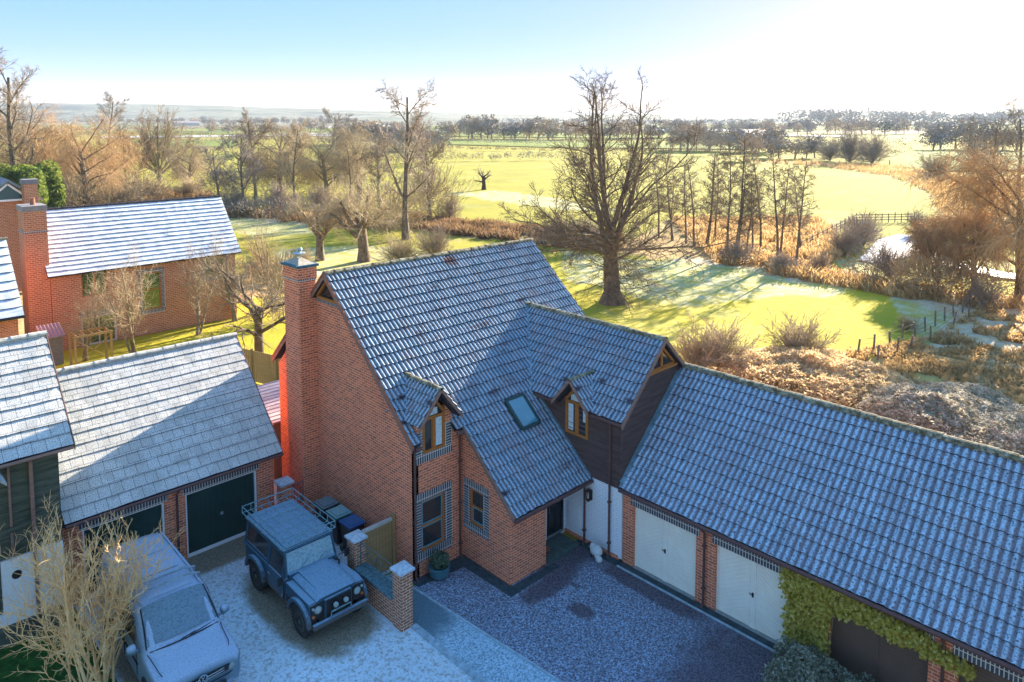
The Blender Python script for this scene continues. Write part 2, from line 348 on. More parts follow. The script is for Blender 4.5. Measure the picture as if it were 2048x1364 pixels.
def ridge(parent, p0, p1, r=0.13, step=0.42, mat=None):
    p0 = Vector(p0); p1 = Vector(p1); L = (p1-p0).length; d = (p1-p0)/L; n = int(L/step); mb = MB(); side = d.cross(Vector((0, 0, 1))).normalized()
    for i in range(n):
        a = p0+d*(L*i/n); b = p0+d*(L*(i+1)/n+0.03); j = random.uniform(-.012, .012); vs = []
        for q, rr in ((a, r*1.06), (b, r*0.96)):
            for k in range(7):
                t = math.pi*(k/6)*1.1-0.05*math.pi; vs.append(q+side*(math.cos(t)*rr)+Vector((0, 0, math.sin(t)*rr*0.85-0.05+j)))
        fs = [(k, k+1, 8+k, 7+k) for k in range(6)]+[(0, 1, 2, 3, 4, 5, 6), (13, 12, 11, 10, 9, 8, 7), (0, 7, 13, 6)]
        mb.add(vs, fs)
    return mb.build('ridge_tiles', mat or M_RIDGE, parent)
def holes_wall(mb, axis, c0, c1, u0, u1, z0, z1, holes):
    """wall slab; axis 'x' = constant x between c0,c1 with u=y; 'y' = constant y. holes (u0,u1,z0,z1)"""
    us = sorted(set([u0, u1]+[h for q in holes for h in q[:2]])); zs = sorted(set([z0, z1]+[h for q in holes for h in q[2:]]))
    for a, b in zip(us[:-1], us[1:]):
        for c, d in zip(zs[:-1], zs[1:]):
            mu, mz = (a+b)/2, (c+d)/2
            if any(h[0] < mu < h[1] and h[2] < mz < h[3] for h in holes): continue
            if axis == 'x': mb.box(c0, c1, a, b, c, d)
            else: mb.box(a, b, c0, c1, c, d)
def P3(axis, c, u, z): return (c, u, z) if axis == 'x' else (u, c, z)
def window(parent, axis, c, u0, u1, z0, z1, fm, gm, bars_u=(), bars_z=(), name='window', fw_=0.07, depth=0.09, curtain=False, sill=None, sash=None):
    """c = face coordinate of wall (outer), inward is +; frame set back"""
    mb = MB(); d0 = c+0.03; d1 = c+depth
    def bx(a, b, z_, z__, m=mb, e0=d0, e1=d1):
        if axis == 'x': m.box(e0, e1, a, b, z_, z__)
        else: m.box(a, b, e0, e1, z_, z__)
    bx(u0, u1, z0, z0+fw_); bx(u0, u1, z1-fw_, z1); bx(u0, u0+fw_, z0+fw_, z1-fw_); bx(u1-fw_, u1, z0+fw_, z1-fw_)
    for b in bars_u: bx(b-0.04, b+0.04, z0+fw_, z1-fw_, e0=d0+0.004)
    for b in bars_z: bx(u0+fw_, u1-fw_, b-0.03, b+0.03, e0=d0+0.008)
    o = mb.build(name, fm, parent, bevel=0.006)
    g = MB(); bx(u0+fw_*0.5, u1-fw_*0.5, z0+fw_*0.5, z1-fw_*0.5, g, c+0.07, c+0.085); g.build('pane', gm, o)
    if sash:
        mb = MB(); t = 0.035
        for (a, b, zz0, zz1) in sash:
            bx(a, a+t, zz0, zz1, mb, c+0.05, c+0.068); bx(b-t, b, zz0, zz1, mb, c+0.05, c+0.068); bx(a+t, b-t, zz0, zz0+t, mb, c+0.05, c+0.068); bx(a+t, b-t, zz1-t, zz1, mb, c+0.05, c+0.068)
        mb.build('sash', M_TEAL, o)
    return o
def SY(px, py, Y):
    d = _fw*F + _r*(px-1024) + _uc*(PPY-py); return CAM + d*((Y-CAM[1])/d[1])
def SX(px, py, X):
    d = _fw*F + _r*(px-1024) + _uc*(PPY-py); return CAM + d*((X-CAM[0])/d[0])
# ================================================================== MAIN HOUSE
house = thing('detached_house', (-2.2, 2.44, 0), 'red brick detached house with tall chimney, long frosted pantile roof and dark boarded wing', 'house')
SL = 0.9; EY = 2.15; EZ = 4.82; RY = 7.55; RZ = EZ+SL*(RY-EY)
def zr(y): return EZ+SL*(y-EY)
def weatherboards(mb, axis, c, span, z0, z1, pitch=0.19, flip=-1):
    z = z0
    while z < z1-0.01:
        zt = min(z+pitch, z1); a, b = span(z+0.02); a2, b2 = span(zt)
        if b-a > 0.05 and b2-a2 > 0.01:
            j = random.uniform(-.003, .003); o0 = c+flip*(0.034+j); o1 = c+flip*0.008; ci = c+0.03
            if axis == 'x': vs = [(o0, a, z), (o0, b, z), (o1, b2, zt+0.015), (o1, a2, zt+0.015), (ci, a, z), (ci, b, z), (ci, b2, zt+0.015), (ci, a2, zt+0.015)]
            else: vs = [(a, o0, z), (b, o0, z), (b2, o1, zt+0.015), (a2, o1, zt+0.015), (a, ci, z), (b, ci, z), (b2, ci, zt+0.015), (a2, ci, zt+0.015)]
            mb.add(vs, [(0, 1, 2, 3), (5, 4, 7, 6), (1, 0, 4, 5), (3, 2, 6, 7), (0, 3, 7, 4), (2, 1, 5, 6)])
        z += pitch
wl = MB()
# gable wall with glazed apex triangle opening
wl.prism([(-2.2, 2.44, 0), (-2.2, 11.7, 0), (-2.2, 11.7, 5.25), (-2.2, 8.30, 8.62), (-2.2, 6.75, 8.62), (-2.2, 2.44, 4.92)], (0.25, 0, 0))
wl.box(8.25, 8.5, 2.6, 11.6, 0, 5.0); wl.box(-1.95, 8.3, 11.45, 11.7, 0, 5.1)
wl.prism([(8.25, 2.44, 4.9), (8.25, 11.6, 5.0), (8.25, 7.55, 9.4)], (0.2, 0, 0))
wl.build('gable_wall', MB_BRICK, house)
fw = MB(); holes_wall(fw, 'y', 2.44, 2.69, -1.95, -0.05, 0, 5.05, [(-1.86, -0.84, 0.86, 2.64), (-1.76, -0.80, 4.24, 5.06)]); fw.box(-2.2, -1.95, 2.44, 2.46, 0, 4.9)
for a, b in ((-2.05, -1.76), (-0.80, -0.5)): fw.prism([(a, 2.44, 5.05), (b, 2.44, 5.05), (b, 2.44, 6.45-1.2*abs(b+1.28)), (a, 2.44, 6.45-1.2*abs(a+1.28))], (0, 0.15, 0))
fw.build('front_wall', MB_BRICK, house)
pw = MB(); holes_wall(pw, 'x', -0.05, 0.2, 0, 2.44, 0, 2.66, [(1.31, 2.02, 1.38, 2.64)]); pw.prism([(-0.05, 0, 2.66), (-0.05, 2.44, 2.66), (-0.05, 2.44, 4.92), (-0.05, 0.0, 2.78)], (0.25, 0, 0))
holes_wall(pw, 'y', 0, 0.25, 0.2, 1.67, 0, 2.62, []); pw.box(1.45, 1.67, 0.25, 0.9, 0, 2.7)
pw.build('porch_wall', MB_BRICK, house)
dw = MB(); holes_wall(dw, 'y', 0.9, 1.1, 1.67, 3.66, 0, 3.3, [(2.66, 3.6, 0.08, 2.25)]); dw.build('doorway_wall', M_WHITE_BRICK, house)
dr = MB(); dr.box(2.66, 2.74, 0.93, 1.02, 0.12, 2.25); dr.box(3.52, 3.6, 0.93, 1.02, 0.12, 2.25); dr.box(2.74, 3.52, 0.93, 1.02, 2.17, 2.25); dr.box(2.74, 3.52, 0.98, 1.03, 0.12, 2.17)
for xx in (2.84, 3.16): dr.box(xx, xx+0.26, 0.965, 0.98, 0.25, 1.15); dr.box(xx, xx+0.26, 0.965, 0.98, 1.3, 2.05)
fd = dr.build('front_door', M_BLACKDOOR, house, bevel=0.006)
hd = MB(); hd.tube([(2.80, 0.93, 1.05), (2.80, 0.90, 1.05), (2.80, 0.90, 1.25), (2.80, 0.93, 1.25)], 0.012); hd.build('handle', plain('steel', (0.5, 0.5, 0.5), 0.3, 0.9), fd)
ls = MB(); ls.box(2.66, 3.6, 0.88, 1.0, 0.08, 0.12); ls.build('threshold', M_STONE, fd)
st = MB(); st.box(1.70, 3.35, -0.10, 0.88, 0, 0.11); st.build('doorstep', plain('slate_step', (0.07, 0.11, 0.10), 0.7, 0, 0.3, 4), house, bevel=0.01)
# blue brick dressings (proud 4 mm)
def surround(axis, c, ou0, ou1, oz0, oz1, iu0, iu1, iz0, iz1, name, top=True):
    a = MB(); b = MB(); e = c-0.006
    def bx(m, u0, u1, z0, z1):
        if axis == 'x': m.box(e, c+0.02, u0, u1, z0, z1)
        else: m.box(u0, u1, e, c+0.02, z0, z1)
    if top: bx(a, ou0, ou1, iz1, oz1); a.build('blue_brick_lintel', MB_BLUE, house); a = MB()
    bx(a, ou0, ou1, oz0, iz0); a.build('blue_brick_sill', MB_BLUE, house)
    for q0, q1 in ((ou0, iu0), (iu1, ou1)): b = MB(); bx(b, q0, q1, iz0, iz1 if top else oz1); b.build('blue_brick_jamb', MB_BLUE_H, house)
surround('y', 2.44, -2.12, -0.52, 0.54, 2.93, -1.86, -0.84, 0.86, 2.64, 'window_surround')
surround('y', 2.44, -2.10, -0.50, 3.95, 5.05, -1.76, -0.80, 4.24, 5.05, 'window_surround', top=False)
surround('x', -0.05, 1.05, 2.34, 1.10, 2.92, 1.31, 2.02, 1.38, 2.64, 'window_surround')
window(house, 'y', 2.44, -1.86, -0.84, 0.86, 2.64, M_OAK, M_GLASS, bars_z=(1.72,), sash=[(-1.78, -0.92, 0.94, 1.68), (-1.78, -0.92, 1.77, 2.56)])
window(house, 'x', -0.05, 1.31, 2.02, 1.38, 2.64, M_OAK, M_GLASS, bars_z=(2.02,), sash=[(1.39, 1.94, 1.46, 1.98)])
def arched(axis, c, u0, u1, z0, zm, za, bars, label_curtain=True):
    """casement pair with a triangular light above. lies in plane c"""
    cu = (u0+u1)/2; mb = MB(); d0 = c-0.01; d1 = c+0.07
    def bx(m, a, b, e, f, p=d0, q=d1):
        if axis == 'x': m.box(p, q, a, b, e, f)
        else: m.box(a, b, p, q, e, f)
    bx(mb, u0, u1, z0, z0+0.09); bx(mb, u0, u0+0.09, z0+0.09, zm); bx(mb, u1-0.09, u1, z0+0.09, zm); bx(mb, cu-0.06, cu+0.06, z0+0.09, zm-0.05, d0-0.006); bx(mb, u0, u1, zm-0.05, zm+0.04, d0-0.004, d1+0.004)
    for s in (-1, 1):
        p = [P3(axis, d0, cu+s*(u1-u0)/2, zm+0.04), P3(axis, d0, cu+s*(u1-u0)/2, zm+0.10), P3(axis, d0, cu, za), P3(axis, d0, cu, za-0.13), P3(axis, d0, cu+s*((u1-u0)/2-0.09), zm+0.05)]
        mb.prism(p, P3(axis, d1-d0, 0, 0))
    # inner casement frames
    for a, b in ((u0+0.09, cu-0.06), (cu+0.06, u1-0.09)):
        bx(mb, a, a+0.03, z0+0.09, zm-0.05, d0+0.02); bx(mb, b-0.03, b, z0+0.09, zm-0.05, d0+0.02)
    o = mb.build('window', M_OAK, house, bevel=0.005)
    g = MB(); bx(g, u0+0.05, u1-0.05, z0+0.05, zm, c+0.035, c+0.045)
    g.prism([P3(axis, c+0.035, u0+0.04, zm), P3(axis, c+0.035, u1-0.04, zm), P3(axis, c+0.035, cu, za-0.05)], P3(axis, 0.01, 0, 0)); g.build('pane', M_GLASS, o)
    cu_ = MB()
    for (a, b, zz0, zz1) in bars:
        n = 8; vs = []
        for i in range(n+1):
            t = a+(b-a)*i/n; off = c+0.030-0.006*(i % 2)
            vs += [P3(axis, off, t, zz0), P3(axis, off, t, zz1)]
        cu_.add(vs, [(2*i, 2*i+2, 2*i+3, 2*i+1) for i in range(n)])
    cu_.build('curtain', M_CURTAIN, o)
arched('y', 2.44, -1.76, -0.80, 4.24, 5.42, 6.12, [(-1.20, -0.90, 4.36, 5.34), (-1.52, -1.1, 5.48, 5.72)])
# chimney
ch = MB(); ch.box(-2.9, -2.2, 8.5, 9.65, 0, 9.28); ch.box(-2.93, -2.15, 8.47, 9.68, 9.36, 9.80); ch.build('chimney', MB_BRICK, house)
chim = bpy.data.objects['chimney']
cb = MB(); cb.box(-2.92, -2.18, 8.48, 9.67, 9.28, 9.36); cb.build('blue_band', MB_BLUE, chim)
cc = MB(); cc.box(-2.99, -2.08, 8.41, 9.74, 9.80, 9.90); cc.build('cap', plain('dark_frosted_cap', (0.06, 0.13, 0.17), 0.8, 0, 0.4, 7), chim, bevel=0.015)
fl = MB(); fl.add([(-2.9, 8.5, 9.9), (-2.2, 8.5, 9.9), (-2.2, 9.65, 9.9), (-2.9, 9.65, 9.9), (-2.62, 8.98, 10.10), (-2.48, 8.98, 10.10), (-2.48, 9.2, 10.10), (-2.62, 9.2, 10.10)], [(0, 1, 5, 4), (1, 2, 6, 5), (2, 3, 7, 6), (3, 0, 4, 7), (4, 5, 6, 7)]); fl.build('mortar_flaunching', plain('mortar', (0.42, 0.38, 0.31), 0.95, 0, 0.3, 9), chim)
cp = MB()
for a in (0, 1.57, 3.14, 4.71): cp.beam((-2.55+0.1*math.cos(a), 9.09+0.1*math.sin(a), 10.08), (-2.55+0.09*math.cos(a), 9.09+0.09*math.sin(a), 10.24), 0.03, 0.03)
cp.lathe([(0.24, 10.24), (0.25, 10.27), (0.05, 10.33)], (-2.55, 9.09, 0), n=14); cp.lathe([(0.05, 10.33), (0.09, 10.40), (0.07, 10.46), (0.02, 10.48)], (-2.5, 9.09, 0), n=10)
cp.build('cowl', plain('frosted_metal', (0.35, 0.42, 0.46), 0.5, 0.4, 0.5, 9), chim)
# roof tiles
L1 = (RY-EY)*math.hypot(1, SL); C0 = L1/17; sdir = (0, 1, SL)
PY0 = RY-25*C0/math.hypot(1, SL)
TM = [M_TILE, M_TILE_EDGE]
tiles('roof', house, (-2.36, EY, EZ), (1, 0, 0), sdir, 0.35, L1, TM, course=C0)
YD = EY+2*C0/math.hypot(1, SL); tiles('roof', house, (-2.01, YD, zr(YD)), (1, 0, 0), sdir, 1.46, L1-2*C0, TM, course=C0); tiles('roof', house, (-0.55, EY, EZ), (1, 0, 0), sdir, 0.35, L1, TM, course=C0)
tiles('porch_roof', house, (-0.20, PY0, zr(PY0)), (1, 0, 0), sdir, 3.87, 25*C0, TM, course=C0)
tiles('roof', house, (3.67, EY, EZ), (1, 0, 0), sdir, 4.95, L1, TM, course=C0)
tiles('rear_roof', house, (8.62, 11.95, 5.45), (-1, 0, 0), (0, RY-11.95, RZ-5.45), 10.98, math.hypot(4.4, RZ-5.45), TM, seg=3)
ridge(house, (-2.37, RY, RZ+0.03), (8.63, RY, RZ+0.03))
# verge and barge boards
vb = MB()
def slab(mb, a, b, drop, t, axis='x'):
    a = Vector(a); b = Vector(b); vec = (t, 0, 0) if axis == 'x' else (0, t, 0)
    mb.prism([a, b, b-Vector((0, 0, drop)), a-Vector((0, 0, drop))], vec)
slab(vb, (-2.42, EY-0.05, zr(EY-0.05)+0.03), (-2.42, RY, RZ+0.06), 0.09, 0.06)
slab(vb, (-2.42, RY+0.02, RZ+0.06), (-2.42, 11.95, 5.47), 0.09, 0.06)
vb.build('verge_tiles', M_TERRA, house)
bg_ = MB(); slab(bg_, (-2.40, EY, zr(EY)-0.07), (-2.40, RY, RZ-0.04), 0.17, 0.03); slab(bg_, (-2.40, RY+0.01, RZ-0.04), (-2.40, 11.95, 5.38), 0.17, 0.03); bg_.build('bargeboard', M_BARGE, house)
vb = MB(); slab(vb, (-0.25, PY0, zr(PY0)+0.02), (-0.25, EY, zr(EY)+0.02), 0.12, 0.05); slab(vb, (-0.232, PY0+0.02, zr(PY0)-0.11), (-0.232, EY, zr(EY)-0.11), 0.09, 0.03); vb.build('porch_verge_board', M_BARGE, house)
# glazed triangle in the brick gable
tg = MB(); A = (-2.22, 8.32, 8.66); B_ = (-2.22, 6.72, 8.66); Cc = (-2.22, 7.55, 9.46)
for p, q in ((A, B_), (B_, Cc), (Cc, A)): tg.beam(p, q, 0.1, 0.1, up=(1, 0, 0))
tw = tg.build('gable_window', M_OAK, house); g = MB(); g.prism([(-2.16, 8.3, 8.68), (-2.16, 6.76, 8.68), (-2.16, 7.55, 9.42)], (0.01, 0, 0)); g.build('pane', M_GLASS, tw)
bb = MB(); bb.box(-2.208, -2.19, 6.62, 8.48, 8.46, 8.60); bb.build('blue_brick_band', MB_BLUE, house)
# gutters, pipes
def gutter(mb, p0, p1, r=0.065): mb.tube([p0, p1], r, 8)
for ga, gb_ in (((-2.3, 2.08, 4.70), (-2.1, 2.08, 4.70)), ((-0.55, 2.08, 4.70), (-0.2, 2.08, 4.70)), ((-0.25, PY0-0.05, zr(PY0)-0.06), (3.62, PY0-0.05, zr(PY0)-0.06)), ((3.40, -1.85, 5.0), (3.40, -0.45, 5.0)), ((3.40, 1.1, 5.0), (3.40, 2.5, 5.0))):
    gt = MB(); gutter(gt, ga, gb_); gt.build('gutter', M_PIPE, house)
def pipe(x, y, z0, z1, ax, head=True):
    m = MB(); m.tube([(x, y, z0+0.12), (x, y, z1)], 0.04, 8)
    m.tube([(x, y, z0+0.14), (x+(-0.1 if ax == 'x' else 0), y+(-0.1 if ax == 'y' else 0), z0+0.03)], 0.042, 8)
    for z in np.arange(z0+0.5, z1-0.2, 1.5): m.box(x-0.055, x+0.055, y-0.055, y+0.055, z, z+0.06)
    if head: m.tube([(x, y, z1), (x-(0.08 if ax == 'x' else 0), y-(0.12 if ax == 'y' else 0), z1+0.22)], 0.045, 8)
    m.build('downpipe', M_PIPE, house)
pipe(-2.14, 2.37, 0, 4.5, 'y'); pipe(-0.2, 2.37, 0, 4.5, 'y'); pipe(3.56, -1.25, 0, 4.85, 'x'); pipe(3.56, -0.12, 0, 2.2, 'x')
# skylight
def rp(x, y, h=0.0): n = Vector((0, -SL, 1)).normalized(); return Vector((x, y, zr(y)))+n*h
skc = []
for p in ((1012, 803), (1047, 790), (1074, 848), (1040, 862)):
    d = _fw*F+_r*(p[0]-1024)+_uc*(PPY-p[1]); t_ = (EZ-SL*EY-CAM[2]+SL*CAM[1])/(d[2]-SL*d[1]); skc.append(CAM+d*t_)
sx0, sx1 = (skc[0][0]+skc[3][0])/2, (skc[1][0]+skc[2][0])/2; sy1, sy0 = (skc[0][1]+skc[1][1])/2, (skc[2][1]+skc[3][1])/2
sk = MB()
for a, b in (((sx0, sy0), (sx1, sy0)), ((sx1, sy0), (sx1, sy1)), ((sx1, sy1), (sx0, sy1)), ((sx0, sy1), (sx0, sy0))):
    sk.beam(rp(*a, 0.07), rp(*b, 0.07), 0.12, 0.12, up=(0, -SL, 1))
sko = sk.build('skylight', plain('skylight_frame', (0.03, 0.06, 0.06), 0.4), house); g = MB(); g.add([rp(sx0, sy0, 0.11), rp(sx1, sy0, 0.11), rp(sx1, sy1, 0.11), rp(sx0, sy1, 0.11)], [(0, 1, 2, 3)]); g.build('pane', M_SKYGLASS, sko)
# small dormer roofs
def dormer(c, half, axis, front, back, zf, za, mats, name):
    """gabled dormer roof. ridge runs along axis ('y' or 'x') from front to back at centre c of the other axis"""
    for s in (-1, 1):
        if axis == 'y': P0 = (c+s*half, front, zf); u = (0, 1, 0); sd_ = (-s*half, 0, za-zf)
        else: P0 = (front, c+s*half, zf); u = (1, 0, 0); sd_ = (0, -s*half, za-zf)
        tiles(name, house, P0, u, sd_, back-front, math.hypot(half, za-zf), mats, course=0.40)
    m = MB()
    for s in (-1, 1):
        if axis == 'y': slab(m, (c+s*(half+0.03), front-0.05, zf-0.02), (c, front-0.05, za+0.03), 0.16, 0.05, 'y')
        else: slab(m, (front-0.05, c+s*(half+0.03), zf-0.02), (front-0.05, c, za+0.03), 0.16, 0.05, 'x')
    m.build('dormer_bargeboard', M_BARGE, house)
    if axis == 'y': ridge(house, (c, front-0.05, za+0.02), (c, back, za+0.02), 0.10, 0.36)
    else: ridge(house, (front-0.05, c, za+0.02), (back, c, za+0.02), 0.10, 0.36)
dormer(-1.28, 0.89, 'y', 2.05, 4.15, 5.40, 6.50, TM, 'dormer_roof')
dg = MB(); dg.prism([(-1.86, 2.30, 5.7), (-0.70, 2.30, 5.7), (-1.28, 2.30, 6.38)], (0, 0.06, 0)); dg = None
# ------------------------------ boarded wing
LE = (3.5, 5.15); LR = (5.9, 7.50)
def span_w(z): return (-1.68, 2.75)
bw = MB()
def spl(z):  # west wall boards stop where porch roof covers them; the lap hides behind tiles
    return (-1.66, 2.80)
weatherboards(bw, 'x', 3.66, spl, 2.60, 5.10)
bw.build('boarded_wall', M_BOARD, house)
bw = MB()
for a, b in ((-0.35, -0.21), (0.86, 1.0)): bw.prism([(3.60, a, 5.1), (3.60, b, 5.1), (3.60, b, 6.1-1.19*abs(b-0.33)), (3.60, a, 6.1-1.19*abs(a-0.33))], (0.08, 0, 0))
bw.build('dormer_cheek', M_BOARD, house)
bw = MB()
def spg(z):
    if z < 5.08: return (3.63, 8.15)
    x0 = LE[0]+0.05+(z-LE[1])*(LR[0]-LE[0])/(LR[1]-LE[1]); return (max(3.63, x0), 2*LR[0]-x0)
weatherboards(bw, 'y', -1.66, spg, 2.60, 6.36)
bw.build('boarded_gable', M_BOARD, house)
cm = MB(); cm.box(3.60, 3.70, -1.72, -1.62, 2.6, 5.1); cm.build('corner_post', M_BOARD, house)
iw = MB(); iw.box(3.70, 8.1, -1.63, -1.5, 0, 5.1); iw.prism([(3.7, -1.62, 5.1), (8.1, -1.62, 5.1), (6.75, -1.62, 6.4), (5.05, -1.62, 6.4)], (0, 0.1, 0)); iw.box(3.69, 3.8, -1.5, 2.6, 2.6, 5.1); iw.box(8.0, 8.15, -1.5, 2.5, 0, 5.1); iw.build('inner_frame_wall', M_BOARD, house)
ww = MB(); ww.box(3.65, 3.85, -1.60, 0.9, 0.16, 2.62); ww.build('white_wall', M_WHITE_BRICK, house)
ww = MB(); ww.box(3.63, 3.86, -1.62, 0.9, 0.0, 0.16); ww.build('brick_plinth', MB_BRICK, house)
ww = MB(); ww.box(3.63, 3.70, -1.74, -1.60, 0.1, 2.62); ww.build('white_corner_board', M_WHITEP, house)
LW = math.hypot(LR[0]-3.42, LR[1]-5.07); CW = LW/round(LW/0.40); kx, kz = (LR[0]-3.42)/LW, (LR[1]-5.07)/LW
for y0_, y1_, o_ in ((-1.86, -0.42, 0), (-0.42, 1.08, 1), (1.08, 5.44, 0)): tiles('wing_roof', house, (3.42+kx*o_*CW, y0_, 5.07+kz*o_*CW), (0, 1, 0), (LR[0]-3.42, 0, LR[1]-5.07), y1_-y0_, LW-o_*CW, TM, course=CW)
tiles('wing_roof', house, (2*LR[0]-3.42, 5.44, 5.07), (0, -1, 0), (3.42-LR[0], 0, LR[1]-5.07), 7.3, math.hypot(LR[0]-3.42, LR[1]-5.07), TM, course=0.40, seg=3)
ridge(house, (LR[0], -1.90, LR[1]+0.03), (LR[0], 5.3, LR[1]+0.03))
vb = MB(); slab(vb, (3.38, -1.93, 5.06), (LR[0], -1.93, LR[1]+0.05), 0.17, 0.07, 'y'); slab(vb, (2*LR[0]-3.38, -1.93, 5.06), (LR[0], -1.93, LR[1]+0.05), 0.17, 0.07, 'y'); vb.build('wing_bargeboard', M_BARGE, house)
tg = MB(); A = (5.08, -1.70, 6.42); B_ = (6.72, -1.70, 6.42); Cc = (5.9, -1.70, 7.20)
for p, q in ((A, B_), (B_, Cc), (Cc, A), ((5.9, -1.70, 6.42), (5.9, -1.70, 7.15))): tg.beam(p, q, 0.09, 0.1, up=(0, 1, 0))
tg.box(4.98, 6.85, -1.78, -1.66, 6.30, 6.40)
tw = tg.build('gable_window', M_OAK, house); g = MB(); g.prism([(5.1, -1.68, 6.44), (6.7, -1.68, 6.44), (5.9, -1.68, 7.17)], (0, 0.01, 0)); g.build('pane', M_GLASS, tw)
arched('x', 3.60, -0.21, 0.86, 3.92, 5.12, 5.80, [(0.50, 0.74, 4.05, 5.03), (-0.10, 0.04, 4.5, 5.03), (0.16, 0.62, 5.18, 5.42)])
dormer(0.33, 0.82, 'x', 3.22, 4.75, 5.16, 6.12, TM, 'dormer_roof')
# flashings: where porch roof meets boards, where roofs meet
fm = MB()
a = Vector((3.60, PY0+0.05, zr(PY0+0.05)+0.06)); b = Vector((3.60, 2.62, zr(2.62)+0.06)); fm.beam(a, b, 0.10, 0.05, up=(0, -SL, 1))
fm.beam((3.55, -1.80, 2.92), (6.95, -1.80, 6.03), 0.20, 0.05, up=(-0.9, 0, 1))
fm.build('lead_flashing', M_LEAD, house)
vl = MB()
for i in range(12):
    t0, t1 = i/12, (i+1)/12
    def vp(t):
        z = 5.13+(7.45-5.13)*t; x = 3.42+(z-5.07)*(LR[0]-3.42)/(LR[1]-5.07); y = EY+(z-EZ)/SL; return Vector((x, y, z+0.055))
    vl.beam(vp(t0), vp(t1), 0.13, 0.035)
vl.build('valley_lining', M_LEAD, house)
nb = MB(); nb.box(3.615, 3.64, 0.35, 0.55, 1.80, 1.96); n_ = nb.build('number_plate', M_BLACKP, house)
nn = MB()
for yy in (0.50, 0.43): nn.box(3.609, 3.616, yy-0.006, yy+0.006, 1.84, 1.92)
nn.box(3.609, 3.616, 0.395, 0.408, 1.84, 1.92); nn.box(3.609, 3.616, 0.395, 0.44, 1.912, 1.922); nn.build('house_number', M_WHITEP, n_)
mb_ = MB(); mb_.box(3.60, 3.65, 0.12, 0.69, 0.46, 1.27); mb_.box(3.592, 3.60, 0.17, 0.64, 0.51, 1.22); mb_.build('meter_cupboard', M_WHITEP, house, bevel=0.008)
ln = MB(); ln.box(3.60, 3.65, -0.42, -0.28, 1.75, 2.12); ln.lathe([(0.02, 2.22), (0.11, 2.12), (0.10, 2.10)], (3.50, -0.35, 0), n=6)
for k in range(6):
    t = k*math.pi/3; ln.beam((3.50+0.085*math.cos(t), -0.35+0.085*math.sin(t), 1.80), (3.50+0.10*math.cos(t), -0.35+0.10*math.sin(t), 2.10), 0.015, 0.015)
ln.lathe([(0.09, 1.80), (0.09, 1.77), (0.03, 1.72)], (3.50, -0.35, 0), n=6); ln.beam((3.5, -0.35, 2.2), (3.62, -0.35, 2.1), 0.02, 0.02); lo = ln.build('wall_lantern', M_BLACKP, house)
g = MB(); g.lathe([(0.03, 1.83), (0.04, 1.95), (0.02, 2.02)], (3.50, -0.35, 0), n=10); g.build('bulb', plain('frosted_bulb', (0.6, 0.5, 0.45), 0.4), lo)
# ================================================================== GARAGE BLOCK (right)
gar = thing('garage_block', (3.8, -8, 0), 'long brick garage range with frosted pantile roof and cream chevron doors beside the boarded wing', 'garage')
GX = 3.8; GEX = 3.42; GEZ = 2.80; GRX = 7.2; GRZ = 6.22; GY1 = -1.78; GY0 = -17.0
tiles('roof', gar, (GEX, GY0, GEZ), (0, 1, 0), (GRX-GEX, 0, GRZ-GEZ), GY1-GY0, math.hypot(GRX-GEX, GRZ-GEZ), [M_TILE2, M_TILE_EDGE], course=0.42, wave=0.205, amp=0.028, thk=0.05)
tiles('rear_roof', gar, (2*GRX-GEX, GY1, GEZ), (0, -1, 0), (GEX-GRX, 0, GRZ-GEZ), GY1-GY0, math.hypot(GRX-GEX, GRZ-GEZ), [M_TILE2, M_TILE_EDGE], course=0.42, wave=0.205, seg=3)
ridge(gar, (GRX, GY0, GRZ+0.04), (GRX, GY1, GRZ+0.04), 0.15, 0.46)
gd = [(-2.22, -4.66), (-5.36, -7.80), (-8.90, -11.40), (-12.05, -14.6), (-15.3, -16.8)]
gw = MB(); gh = [(b, a, 0.0, 2.22) for a, b in gd]
holes_wall(gw, 'x', 3.68, 3.95, GY0, -1.76, 0, 2.66, gh)
gw.box(10.3, 10.5, GY0, GY1, 0, 2.8); gw.box(3.95, 10.3, GY0, GY0+0.2, 0, 2.7)
gw.build('brick_wall', MB_BRICK, gar)
for a, b in gd:
    m = MB(); m.box(3.668, 3.70, b-0.12, a+0.12, 2.22, 2.50); m.build('soldier_lintel', MB_BLUE, gar)
